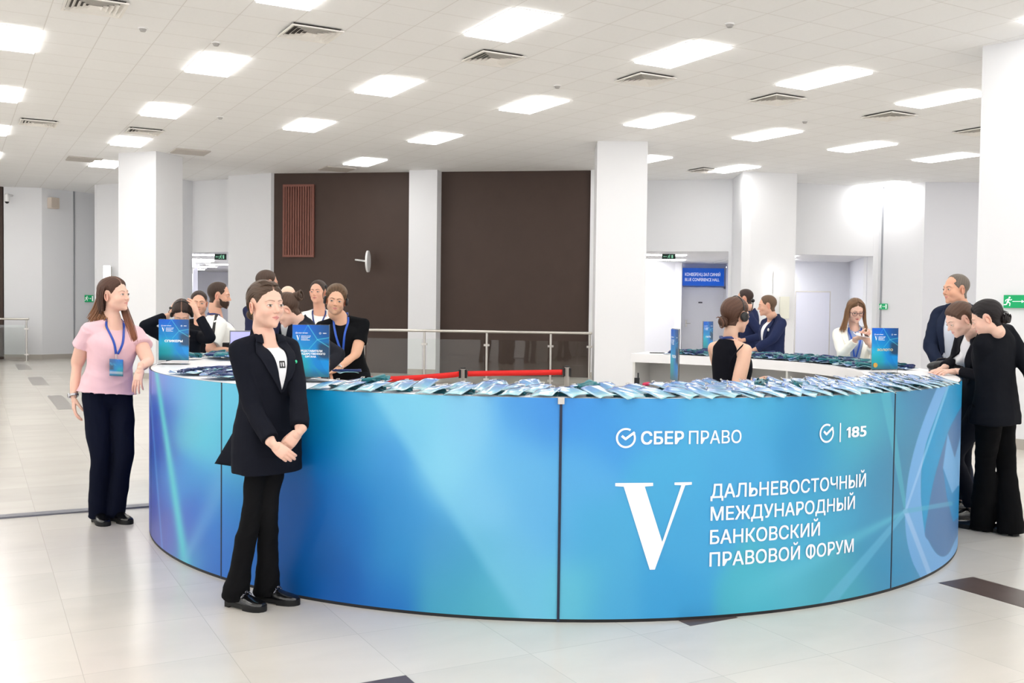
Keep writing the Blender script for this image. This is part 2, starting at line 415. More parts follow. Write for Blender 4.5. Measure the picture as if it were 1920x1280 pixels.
# ---- rooms seen through the three openings
M_WALLC = mat('cool_white_corridor_paint', rgb(236, 237, 243), .75, spec=.2)
def simple_floor_ceiling(name, x0, x1, y0, y1, z):
    o = struct(name, box(x0, x1, y0, y1, z, z + .1), M_CEILP); return o
M_CEILP = mat('corridor_ceiling', rgb(232, 232, 234), .85)
zc = at(1300, 472, 24.4).z + .02
struct('ceiling_corridor_right', prism([(1.7, 25.1), (5.3, 24.3), (8.5, 36), (0.5, 36)], zc, zc + .1), M_CEILP)
wall('wall_corridor_left', (at(1210, 500, 30).x - 1.0, 30.0), (at(1266, 500, 30).x, 30.0), m=M_WALLC)
wall('wall_corridor_left_return', (at(1266, 500, 30).x, 30.0), (at(1268, 500, 31).x, 31.0), m=M_WALLC, th=-.2, base=False)
wall('wall_corridor_door', (at(1266, 500, 31).x, 31.0), (at(1362, 500, 31).x, 31.0), m=M_WALLC)
wall('wall_corridor_right', (at(1366, 500, 31).x, 31.0), (5.46, 24.3), m=M_WALLC, th=-.06, base=False)
wall('wall_corridor_outer', (0.9, 24.9), (-.2, 30.1), m=M_WALLC, th=-.2, base=False)
# door with handle and small plate
dx0, dx1, dz = at(1270, 600, 30.9).x, at(1356, 600, 30.9).x, at(1300, 541, 30.9).z
door = struct('door_1', box(dx0, dx1, 30.93, 30.99, 0.02, dz), mat('white_door_leaf', rgb(234, 235, 241), .5)); bevel(door, .006)
h = at(1287, 606, 30.85); obj('door_handle', join([box(h.x - .02, h.x + .02, 30.90, 30.93, h.z - .11, h.z + .11), tube([(h.x, 30.92, h.z), (h.x, 30.86, h.z), (h.x + .12, 30.86, h.z)], .011)]), M_STEEL, door)
h = at(1314, 567, 30.85); obj('door_plate', box(h.x - .06, h.x + .06, 30.915, 30.93, h.z - .02, h.z + .02), mat('grey_plate', rgb(90, 90, 98), .5), door)
struct('trim_5', join([box(dx0 - .05, dx0, 30.90, 31, 0, dz + .05), box(dx1, dx1 + .05, 30.90, 31, 0, dz + .05), box(dx0 - .05, dx1 + .05, 30.90, 31, dz, dz + .05)]), mat('door_frame_white', rgb(240, 240, 244), .5))
# alcove behind the right opening
za = at(1570, 479, 25).z
struct('ceiling_alcove', prism([(6.0, 24.5), (9.2, 25.2), (9.6, 30), (6.0, 30)], za + .02, za + .12), M_CEILP)
wall('wall_alcove_back', (6.35, 28.6), (10.2, 28.6), m=M_WALLG)
wall('wall_alcove_right', (9.75, 28.7), (9.05, 25.3), m=M_WALLG, th=-.15)
wall('wall_alcove_left', (6.1, 24.9), (6.4, 28.7), m=M_WALLG, th=.15, base=False)
# corridor behind the left opening
zl = at(385, 473, 25.5).z
struct('ceiling_corridor_left', prism([tuple(Vector(w1(.50)) + nrm1 * .5), tuple(Vector(w1(.775)) + nrm1 * .5), (-8.0, 44), (-17, 44)], zl + .02, zl + .12), M_CEILP)
wall('wall_corridor_far', (-17, 41), (-8, 41), m=M_WALLC)
wall('wall_corridor_grey_side', (-15.2, 41), (at(362, 560, 33).x, 33), m=mat('lilac_corridor_paint', rgb(208, 208, 222), .7), th=.15, base=False)
wall('wall_corridor_left_jamb', (-8.35, 25.6), (at(350, 560, 28.5).x, 28.5), m=M_WALLC, th=.2, base=False)
wall('wall_corridor_right_side', (-10.6, 41), (-6.95, 25.2), m=M_WALLC, th=.2, base=False)
bd = at(352, 556, 36); struct('door_2', box(at(346, 550, 36).x, at(360, 550, 36).x, 36, 36.06, 0.02, at(352, 545, 36).z), mat('brown_door', rgb(120, 72, 62), .5))

# ---- square columns
def column(name, c0, e, wd, f, dp, m=M_WALL):
    c0 = Vector(c0); e = Vector(e).normalized() * wd; f = Vector(f).normalized() * dp
    P = [c0, c0 + e, c0 + e + f, c0 + f]
    o = struct(name, prism([tuple(p) for p in P], 0, CEIL + .02), m)
    k = .012; en = e.normalized() * k; fn = f.normalized() * k
    Q = [c0 - en - fn, c0 + e + en - fn, c0 + e + f + en + fn, c0 + f - en + fn]
    struct(name.replace('wall', 'baseboard'), prism([tuple(p) for p in Q], 0, .12), M_TRIM); return o
column('wall_column_left', (-8.27, 21.09), (.91, -.35), .975, (.36, .93), .82)
column('wall_column_middle', (1.55, 18.85), (1, -.02), .94, (.03, 1), .95)
column('wall_column_right', (5.49, 11.91), (.67, -.74), 1.15, (.74, .67), 1.1)

# ---------------------------------------------------------------- ceiling lights
def light_panel_mesh():
    w_, l_ = .564, 1.164
    return join([box(-.3, .3, -.6, .6, -.004, 0)]), box(-w_ / 2, w_ / 2, -l_ / 2, l_ / 2, -.024, -.004)
fr_p, di_p = light_panel_mesh()
me_fr = mesh('light_frame', fr_p, M_WHITEP, False); me_di = mesh('light_diffuser', di_p, M_LAMP, False)
skip = {(18, 0), (12, 8), (12, 20), (18, 8), (18, 12)}
spots_l = []
for iu in range(-6, 6):
    for iv in range(-9, 10):
        u, v = iu * 6, iv * 4
        if (u, v) in skip: continue
        c = ceil_pt(u + 1, v + .5)
        if c.x < -24 or c.x > 24 or c.y < -13 or c.y > 29: continue
        if c.y > 22.0 and c.x > -9: 
            if not (u, v) in {(12, 24), (12, 16), (12, 12)}: continue
        if c.y > 15 and c.x > 12: continue
        if c.y > 25: continue
        spots_l.append((u, v, c))
def plabel(u, v, c):
    q = Vector(c) - Vector((0, 0, EYE)); dep = q.dot(CF)
    if dep < .5: return None
    return (960 + F_PX * q.dot(CR) / dep, 640 - F_PX * q.dot(CU) / dep)
def place_words(x, y):
    hx = 'far left' if x < 200 else 'left' if x < 600 else 'centre-left' if x < 860 else 'centre' if x < 1100 else 'centre-right' if x < 1400 else 'right' if x < 1660 else 'far right'
    hy = 'at the top edge' if y < 60 else 'in the near rows' if y < 150 else 'in the middle rows' if y < 240 else 'in the far rows'
    return hx, hy
ROWN = {-8: 'the leftmost row', -4: 'the row towards the left column', 0: 'the row left of the dark brown walls', 4: 'the row over the left brown wall', 8: 'the row just left of the middle column', 12: 'the row passing over the middle column', 16: 'the row over the corridor opening', 20: 'the row over the alcove', 24: 'the last row beside the right column'}
UN = {-12: 'nearest', -6: 'near', 0: 'nearest visible', 6: 'second visible', 12: 'third visible', 18: 'farthest visible', 24: 'farthest', 30: 'last'}
for u, v, c in spots_l:
    q = plabel(u, v, c)
    vis = q and -60 < q[0] < 1980 and -40 < q[1] < 400
    if vis and v in ROWN: lb = 'white ceiling panel light, %s in %s' % (UN.get(u, 'nearest'), ROWN[v])
    else: lb = 'white ceiling panel light outside the picture'
    t = thing('ceiling_light', lb, 'ceiling light', c - Vector((0, 0, .001)), CY_, 'ceiling light panels' if vis else 'ceiling lights beyond the frame')
    for n_, me in (('light_frame', me_fr), ('diffuser', me_di)):
        o = bpy.data.objects.new(n_, me); COL.objects.link(o); o.parent = t
# lights in the corridors
for i, (x, y, d, L_, cor) in enumerate(((1228, 478, 25.6, 1.6, 'r'), (1228, 487, 28.0, 1.7, 'r'), (1226, 494, 29.6, 1.7, 'r'), (1356, 501, 30.4, .6, 'r'),
      (375, 478, 27.0, 1.0, 'l'), (362, 491, 30.5, 1.0, 'l'), (378, 500, 34.0, 1.0, 'l'), (357, 505, 37.0, 1.0, 'l'), (414, 496, 32.0, .9, 'l'))):
    z = (zc if cor == 'r' else zl + .02); p = on_z(x, y, z - .012)
    t = obj('corridor_light', box(-L_ / 2, L_ / 2, -.14, .14, -.01, .01), M_LAMPC, None, False, loc=(p.x, p.y, z - .012))
    nm = ['nearest', 'second', 'third', 'small fourth', 'nearest', 'second', 'fourth', 'farthest', 'rightmost'][i]
    tag(t, '%s slim strip light on the ceiling of the %s corridor' % (nm, 'right' if cor == 'r' else 'left'), 'ceiling light', 'corridor strip lights')

for i, (x, y, z, L_, lb) in enumerate(((7.1, 27.6, za, 1.1, 'unseen fill strip added in the alcove ceiling behind the pilaster'), (0.9, 27.5, zc, 1.2, 'fill strip added in the right corridor behind the middle column'), (1.6, 29.0, zc, 1.2, 'fill strip added deep in the right corridor'),
      (-9.6, 30.0, zl, 1.2, 'fill strip added in the left corridor behind the pier'), (-11.5, 35.5, zl, 1.2, 'fill strip added deep in the left corridor'), (-10.9, 33.2, zl, .9, 'second fill strip added deep in the left corridor'), (6.7, 25.9, za, 1.0, 'second unseen fill strip added in the alcove ceiling'), (3.9, 29.8, zc, .6, 'fill strip added just before the blue hall sign'))):
    tag(obj('corridor_light', box(-L_ / 2, L_ / 2, -.3, .3, -.01, .01), M_LAMPC, None, False, loc=(x, y, z - .012)), lb, 'ceiling light', 'corridor strip lights')  # strips added to brighten the corridors and the alcove

# ---------------------------------------------------------------- ceiling diffusers
def diffuser_parts():
    fr, sl = [], []
    fr.append(join([box(-.3, .3, -.3, -.275, -.012, 0), box(-.3, .3, .275, .3, -.012, 0), box(-.3, -.275, -.275, .275, -.012, 0), box(.275, .3, -.275, .275, -.012, 0)]))
    for k in range(5):
        a = .272 - k * .05; b = a - .036
        V = []
        for r, z in ((a, -.016), (b, .018), (b - .004, .018), (a - .004, -.016)):
            V += [(-r, -r, z), (r, -r, z), (r, r, z), (-r, r, z)]
        F = []
        for i in range(4):
            for j in range(4):
                k2 = (j + 1) % 4; i2 = (i + 1) % 4
                F.append((i * 4 + j, i * 4 + k2, i2 * 4 + k2, i2 * 4 + j))
        sl.append((np.array(V), F))
    return join(fr), sl, box(-.275, .275, -.275, .275, .019, .021)
fr_, sl_, bk_ = diffuser_parts()
M_VENTB = mat('duct_interior', rgb(84, 80, 77), .8); M_VENT = mat('vent_white_metal', rgb(246, 243, 238), .5)
me_f = mesh('vent_frame', fr_, M_VENT, False); me_s = [mesh('louvre_ring', s, M_VENT, False) for s in sl_]; me_b = mesh('duct_back', bk_, M_VENTB, False)
vents = [(582, 63, 'beside the top edge above the second light row'), (925, 110, 'below the big double light panel'), (1210, 149, 'between the centre-right light rows'),
         (1457, 187, 'left of the far-right light rows'), (1668, 218, 'small and far near the right light rows'), (1835, 247, 'half hidden behind the right column'), (178, 12, 'cut by the top edge at left'),
         (72, 231, 'near the left picture edge'), (270, 247, 'just above the left column light'), (1322, 320, 'beside the far strip of light near the middle column')]
for x, y, lb in vents:
    p = on_z(x, y, CEIL - .024)
    t = thing('ceiling_vent', 'square louvred ceiling vent ' + lb, 'air vent', (p.x, p.y, CEIL - .024), CY_, 'ceiling air vents')
    for n_, me in [('vent_frame', me_f), ('duct_back', me_b)] + [('louvre_ring', s) for s in me_s]:
        o = bpy.data.objects.new(n_, me); COL.objects.link(o); o.parent = t
M_HATCH = mat('grey_ceiling_hatch', rgb(196, 190, 184), .8)
for x, y, lb in ((158, 299, 'left of the left column'), (357, 285, 'right of the top of the left column'), (632, 317, 'above the left dark brown wall')):
    p = on_z(x, y, CEIL - .012); o = obj('ceiling_hatch', box(-.34, .34, -.34, .34, -.012, .011), M_HATCH, None, False, loc=(p.x, p.y, CEIL - .012)); o.rotation_euler = (0, 0, CY_)
    tag(o, 'flat grey square ceiling hatch ' + lb, 'ceiling hatch', 'ceiling hatches')
for x, y, lb in ((405, 83, 'above the light panel at upper left'), (268, 56, 'in the open tiles near the top left'), (1368, 48, 'near the top right'), (1509, 229, 'beside the right middle light row'), (1045, 163, 'between the two centre light panels'), (413, 221, 'above the left column')):
    p = on_z(x, y, CEIL - .02)
    t = thing('smoke_detector', 'small round white smoke detector ' + lb, 'smoke detector', (p.x, p.y, CEIL), 0, 'smoke detectors')
    obj('detector_base', tube([(0, 0, -.012), (0, 0, 0)], .055, 20, caps='flat'), M_WHITEP, t); obj('detector_head', tube([(0, 0, -.04), (0, 0, -.012)], [.028, .042], 20, caps='flat'), mat('detector_grey', rgb(170, 168, 166), .5), t)

# ---------------------------------------------------------------- signs and fittings on the walls
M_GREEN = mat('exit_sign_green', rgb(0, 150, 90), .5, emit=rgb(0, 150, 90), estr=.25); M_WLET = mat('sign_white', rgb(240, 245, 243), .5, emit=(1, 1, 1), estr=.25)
def running_man(x, z, s):
    """the running figure of an exit sign in the XZ plane, about 1 tall at s=1"""
    P = []
    def seg(a, b, w):
        a = np.array(a); b = np.array(b); d = (b - a) / (np.linalg.norm(b - a) + 1e-9); n = np.array([-d[1], d[0]]) * w / 2
        q = [a - n, b - n, b + n, a + n]; P.append((np.array([(c[0], 0, c[1]) for c in q]), [(0, 1, 2, 3)]))
    th = np.linspace(0, 2 * PI, 14, endpoint=False)
    P.append((np.array([(.12 + .09 * math.cos(t), 0, .88 + .09 * math.sin(t)) for t in th]), [tuple(range(14))]))
    seg((.06, .76), (-.06, .42), .17); seg((.02, .72), (.24, .62), .07); seg((.24, .62), (.34, .72), .07); seg((0, .72), (-.2, .66), .07); seg((-.2, .66), (-.28, .5), .07)
    seg((-.04, .44), (.18, .34), .10); seg((.18, .34), (.14, .06), .09); seg((-.07, .44), (-.16, .2), .10); seg((-.16, .2), (-.42, .18), .09)
    v, f = join(P); return v * s + np.array([x, 0, z]), f
def exit_sign(name, lab, c, n, w_, h_, arrow=1, dark=False):
    n = Vector(n).normalized(); xr = Vector((0, 0, 1)).cross(n).normalized()   # sign's own x to the viewer's right
    t = thing(name, lab, 'exit sign'); t.matrix_world = mtx(c, xr, -n, (0, 0, 1))
    bc = mat('exit_sign_dark', rgb(18, 48, 40), .5) if dark else M_GREEN
    obj('sign_panel', box(-w_ / 2, w_ / 2, -.015, .0, -h_ / 2, h_ / 2), bc, t, False)
    L = [running_man(-w_ * .33, -h_ * .4, h_ * .8) if arrow > 0 else running_man(w_ * .02, -h_ * .4, h_ * .8)]
    def R(x0, x1, z0, z1): return (np.array([(x0, 0, z0), (x1, 0, z0), (x1, 0, z1), (x0, 0, z1)]), [(0, 1, 2, 3)])
    def Tr(x, s): return (np.array([(x, 0, 0), (x - .1 * h_ * s * 2, 0, .12 * h_), (x - .1 * h_ * s * 2, 0, -.12 * h_)]), [(0, 1, 2)])
    if arrow > 0: L += [R(-w_ * .18, w_ * .2, -.02 * h_, .02 * h_), Tr(w_ * .24, 1), R(w_ * .30, w_ * .44, -h_ * .38, h_ * .38)]
    else: L += [R(-w_ * .36, -w_ * .14, -.04 * h_, .04 * h_), Tr(-w_ * .42, -1), R(w_ * .2, w_ * .32, -h_ * .3, h_ * .3)]
    v, f = join(L); v = v + np.array([0, -.018, 0])
    obj('sign_symbol', (v, f), M_WLET if not dark else mat('exit_sign_pale_green', rgb(150, 225, 190), .5, emit=rgb(150, 225, 190), estr=.2), t, False); return t
nc = Vector((-.74, -.67, 0))
e_ = Vector((.67, -.74, 0)); c_ = at(1904, 565, 11.62)
# sign centre on the right column's face
def on_face(px, py, a, d):   # where the pixel's line of sight meets the vertical plane through a along d
    a = Vector((a[0], a[1], 0)); d = Vector((d[0], d[1], 0)); n = Vector((-d.y, d.x, 0)); r = ray(px, py); t_ = (a.dot(n)) / (r.dot(n)); return Vector((r.x * t_, r.y * t_, r.z * t_ + EYE))
p = on_face(1884, 565, (5.49, 11.91), (.67, -.74)); q = on_face(1884, 553, (5.49, 11.91), (.67, -.74)); hh = 2 * (q.z - p.z)
exit_sign('exit_sign', 'green exit sign with running figure and arrow on the right column', p + e_.normalized() * (hh) * 1.05 - nc * -.02, nc, hh * 2.1, hh)
def wsign(x0, y0, x1, y1, a, b, lab, arrow=1, dark=False):
    d = (b[0] - a[0], b[1] - a[1]); p = on_face(x0, (y0 + y1) / 2, a, d); q = on_face(x1, (y0 + y1) / 2, a, d); z0 = on_face((x0 + x1) / 2, y1, a, d).z; z1 = on_face((x0 + x1) / 2, y0, a, d).z
    n = Vector((d[1], -d[0], 0)).normalized(); c = (p + q) / 2; c.z = (z0 + z1) / 2
    return exit_sign('exit_sign', lab, c + n * .02, n, (q - p).length, z1 - z0, arrow, dark)
wsign(158, 553, 174, 566, (-12.91, 27.58), (-11.6, 29.5), 'small green exit sign on the grey wall left of the woman in pink')
wsign(1650, 569, 1665, 580, (9.12, 25.14), (9.84, 24.13), 'small green exit sign on the white wall above the cream blazer woman')
wsign(1241, 476, 1266, 486, (0, 25.2), (5, 25.2), 'dark exit sign with arrow hanging in the right corridor opening', -1, True)
wsign(403, 476, 425, 487, (-9, 26.0), (-5, 26.0), 'dark exit sign with arrow hanging in the left corridor opening', -1, True)
# blue hall sign over the corridor door
p0, p1 = at(1268, 535, 30.7), at(1358, 503, 30.7)
t = thing('hall_sign', 'blue sign with white text hanging over the corridor door', 'sign', ((p0.x + p1.x) / 2, 30.7, (p0.z + p1.z) / 2))
W_, H_ = p1.x - p0.x, p1.z - p0.z
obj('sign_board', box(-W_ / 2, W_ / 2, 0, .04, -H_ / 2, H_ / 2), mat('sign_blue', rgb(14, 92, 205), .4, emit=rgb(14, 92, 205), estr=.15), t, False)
L = [text_fit('КОНФЕРЕНЦ-ЗАЛ СИНИЙ', -W_ * .32, W_ * .42, H_ * .05, H_ * .22, .004), text_fit('BLUE CONFERENCE HALL', -W_ * .32, W_ * .40, -H_ * .24, -H_ * .07, .004)]
v, f = join(L); obj('sign_lettering', (v + np.array([0, -.006, 0]), f), M_WLET, t, False)
# wall lights
for x0, y0, x1, y1, dd, lb in ((1450, 507, 1461, 553, 22.75, 'on the right pilaster'), (196, 498, 208, 530, 26.1, 'beside the left column')):
    a, b = at(x0, y1, dd), at(x1, y0, dd)
    t = thing('wall_light', 'tall narrow glowing wall light ' + lb, 'wall light', ((a.x + b.x) / 2, dd, (a.z + b.z) / 2))
    w2, h2 = (b.x - a.x) / 2, (b.z - a.z) / 2
    o = obj('lamp_shade', box(-w2, w2, -.1, .0, -h2, h2), M_LAMPW, t, False); bevel(o, .02); obj('wall_bracket', box(-w2 * .7, w2 * .7, 0.0, .12, -h2 * .9, h2 * .9), M_STEEL, t, False)
p0, p1 = at(1462, 597, 22.8), at(1480, 556, 22.8)
t = tag(obj('wall_notice', box(p0.x, p1.x, 22.78, 22.86, p0.z, p1.z), mat('pale_notice', rgb(226, 226, 214), .5), None, False), 'pale framed notice on the right pilaster beside the wall light', 'notice')
# loudspeaker box on the left wall, security cameras
p = on_face(97, 381, (-12.91, 27.58), (1.31, 1.92)); d = Vector((.565, .825, 0))
t = thing('wall_speaker', 'beige wall loudspeaker high on the far left grey wall', 'loudspeaker'); t.matrix_world = mtx(p, d, (-d.y, d.x, 0), (0, 0, 1))
M_BEI = mat('beige_plastic', rgb(214, 202, 190), .5); o = obj('speaker_case', box(-.13, .13, -.18, .02, -.15, .15), M_BEI, t); bevel(o, .02); obj('speaker_grille', box(-.11, .11, -.19, -.18, -.13, .13), mat('beige_grille', rgb(196, 184, 172), .7), t)
def dome_cam(lab, p, s=1.):
    t = thing('security_camera', lab, 'security camera', p)
    obj('camera_body', tube([(0, 0, .12 * s), (0, 0, 0)], [.08 * s, .075 * s], 20), M_WHITEP, t); obj('camera_dome', ell((0, 0, -.03 * s), (.06 * s, .06 * s, .07 * s)), M_BLACKP, t)
    obj('camera_arm', tube([(0, 0, .12 * s), (0, .12 * s, .16 * s), (0, .3 * s, .16 * s)], .03 * s), M_WHITEP, t)
dome_cam('white security camera with black dome on the far left wall', at(13, 375, 27.16), .95)
dome_cam('small dark dome camera on the ceiling of the left corridor', at(358, 510, 32.5), .9)
# slatted wood panel on the dark wall
bl, br = Vector((-5.78, 24.03)), Vector((-2.1, 23.43)); db = (br - bl)
pA, pB = on_face(532, 482, bl, db), on_face(591, 346, bl, db)
t = thing('slatted_panel', 'reddish-brown slatted wooden panel high on the dark brown wall', 'wall panel'); xr = Vector((db.x, db.y, 0)).normalized(); nn = Vector((xr.y, -xr.x, 0))
t.matrix_world = mtx(Vector((pA.x, pA.y, pA.z)) , xr, -nn, (0, 0, 1))
PW = (Vector((pB.x, pB.y, 0)) - Vector((pA.x, pA.y, 0))).length; PH = pB.z - pA.z
M_RW = mat('red_brown_wood', rgb(122, 74, 62), .5, var=(12, .15)); obj('panel_back', box(0, PW, -.03, -.001, 0, PH), mat('dark_red_wood', rgb(74, 44, 38), .6), t, False)
obj('panel_frame', join([box(0, PW, -.08, -.03, 0, .05), box(0, PW, -.08, -.03, PH - .05, PH), box(0, .05, -.08, -.03, .05, PH - .05), box(PW - .05, PW, -.08, -.03, .05, PH - .05)]), M_RW, t, False)
ns = 11
for i in range(ns):
    x = .05 + (PW - .1) * (i + .5) / ns; obj('slat', box(x - .019, x + .019, -.07, -.03, .05, PH - .05), M_RW, t, False)
# wall clock seen edge-on
pc = at(690, 490, 23.3); t = thing('wall_clock', 'round white clock on a bracket seen edge-on on the dark wall', 'clock'); 
pw = on_face(667, 487, bl, db); ax = Vector((.995, -.05, 0)).normalized()
t.matrix_world = mtx(pc, ax, (-ax.y, ax.x, 0), (0, 0, 1))
obj('clock_case', tube([(-.02, 0, 0), (.02, 0, 0)], .25, 40, caps='flat'), M_WHITEP, t); 
loc_ = t.matrix_world.inverted() @ pw
obj('bracket_arm', tube([(0, 0, 0), tuple(loc_)], .022), M_WHITEP, t); obj('clock_face', tube([(.02, 0, 0), (.024, 0, 0)], .225, 40, caps='flat'), mat('clock_face_white', rgb(235, 235, 235), .3), t)
# small projector screen board in the alcove
a, b = at(1490, 668, 27.0), at(1556, 548, 27.0)
t = thing('display_board', 'white upright display board standing in the alcove', 'display board', (a.x, 27.0, 0))
obj('board_panel', box(0, b.x - a.x, 0, .03, .35, b.z), mat('board_white', rgb(220, 222, 236), .4), t, False)
obj('board_frame', join([box(-.02, b.x - a.x + .02, -.01, .04, b.z, b.z + .03), box(-.02, 0, -.01, .04, 0, b.z), box(b.x - a.x, b.x - a.x + .02, -.01, .04, 0, b.z)]), M_STEEL, t, False)

# ---------------------------------------------------------------- glass balustrades
def railing(name, lab, a, b, h, posts, rail_m=M_STEEL, tint=None):
    a = Vector(a); b = Vector(b); L_ = (b - a).length; d = (b - a).normalized(); ang = math.atan2(d.y, d.x)
    t = thing(name, lab, 'railing', (a.x, a.y, 0), ang)
    obj('handrail', tube([(0, 0, h), (L_, 0, h)], .026, 16), rail_m, t)
    for k, s in enumerate(posts):
        x = s * L_; p = obj('post', join([tube([(x, 0, 0), (x, 0, h - .03)], .022, 16, caps='flat'), tube([(x, 0, 0), (x, 0, .012)], .05, 16, caps='flat'), tube([(x, 0, h - .05), (x, 0, h)], .012, 10)]), rail_m, t)
        for z in (.18, h - .26):
            obj('glass_clamp', box(x - .055, x + .055, -.02, .02, z - .02, z + .02), rail_m, p, False)
    for s0, s1 in zip(posts[:-1], posts[1:]):
        obj('glass_panel', box(s0 * L_ + .045, s1 * L_ - .045, -.005, .005, .12, h - .16), M_GLASS, t, False)
    return t
zr = 1.10
A_ = on_z(683, 618, zr); B_ = on_z(1108, 624.5, zr)
posts = [(q - 683) / (1106 - 683) for q in (683, 798, 915, 1033, 1104)]
railing('glass_railing', 'steel handrail with glass panels in front of the dark brown walls', (A_.x, A_.y, 0), (B_.x, B_.y, 0), zr, posts)
a = at(-60, 597, 26.3); b = at(53, 598, 26.6); railing('glass_railing', 'steel and glass railing end at the far left picture edge', (a.x, a.y, 0), (b.x, b.y, 0), b.z, [0, .45, .97])
struct('trim_6', prism([(A_.x - 1, A_.y + .35), (B_.x, B_.y + .35), (B_.x, B_.y + .1), (A_.x - 1, A_.y + .1)], 0, .08), M_TRIM)
# ================================================================ THE ROUND COUNTER
CC = Vector((0.297, 7.874, 0)); RO, RI, HT = 2.957, 2.33, 1.112
def on_ring(px, py, r=RO):
    d = ray(px, py); a = d.x ** 2 + d.y ** 2; b = -2 * (d.x * CC.x + d.y * CC.y); c = CC.x ** 2 + CC.y ** 2 - r * r
    D = max(b * b - 4 * a * c, 0); t = (-b - math.sqrt(D)) / (2 * a); p = Vector((d.x * t, d.y * t, d.z * t + EYE))
    return math.atan2(p.x - CC.x, p.y - CC.y) % (2 * PI), p.z      # angle clockwise from +Y, height
def rp(th, r, z=0): return Vector((CC.x + r * math.sin(th), CC.y + r * math.cos(th), z))
def proj_px(V):
    V = np.asarray(V, float) - np.array([0, 0, EYE]); d = V @ np.array(CF); return 960 + F_PX * (V @ np.array(CR)) / d, 640 - F_PX * (V @ np.array(CU)) / d
TH0 = math.radians(22.5); TH1 = math.radians(297)
seams = [on_ring(x, 900)[0] for x in (415, 1050, 1675)]     # descending angles left -> right
edges = sorted([TH0, math.radians(62)] + seams + [seams[0] + (seams[1] - seams[2]) * .62, TH1])
counter = thing('reception_counter', 'large round white-topped reception counter with printed blue panels', 'reception counter')
M_TOP = mat('white_countertop', rgb(243, 243, 245), .3, var=(2, .006))
M_INN = mat('white_counter_board', rgb(225, 224, 222), .5)
M_PRINT = mat('printed_panel', rough=.38, attr=True, spec=.35)
M_ART = mat('printed_card', rough=.3, attr=True, spec=.4)
M_PRW = mat('print_white', rgb(236, 240, 248), .4)
def arc_slab(t0, t1, r0, r1, z0, z1, n=None):
    n = n or max(3, int((t1 - t0) / .02)); R = []
    for i in range(n + 1):
        t = t0 + (t1 - t0) * i / n; R.append([rp(t, r0, z0), rp(t, r1, z0), rp(t, r1, z1), rp(t, r0, z1)])
    return loft([[tuple(q) for q in r] for r in R])
o = obj('countertop', arc_slab(TH0, TH1, RI, RO - .011, HT - .014, HT), M_TOP, counter, 30)
obj('inner_fascia', arc_slab(TH0, TH1, RI, RI + .03, HT - .085, HT - .014), M_TOP, counter, 30)
obj('counter_shell', arc_slab(TH0, TH1, RO - .05, RO - .012, .012, HT - .014), M_INN, counter, 30)
obj('lower_shelf', arc_slab(TH0 + .02, TH1 - .02, RI + .08, RO - .05, .50, .525), M_INN, counter, 30)
obj('plinth', arc_slab(TH0, TH1, RO - .06, RO - .001, 0, .016), mat('black_plinth', rgb(25, 25, 28), .6), counter, 30)
nd = 13
for i in range(nd + 1):
    t = TH0 + .012 + (TH1 - TH0 - .024) * i / nd; d = Vector((math.sin(t), math.cos(t), 0)); p = Vector((d.y, -d.x, 0))
    a, b = rp(t, RI + .02), rp(t, RO - .02); k = p * .012
    obj('divider', prism([tuple((a - k).xy), tuple((b - k).xy), tuple((b + k).xy), tuple((a + k).xy)], 0, HT - .014), M_INN, counter, False)

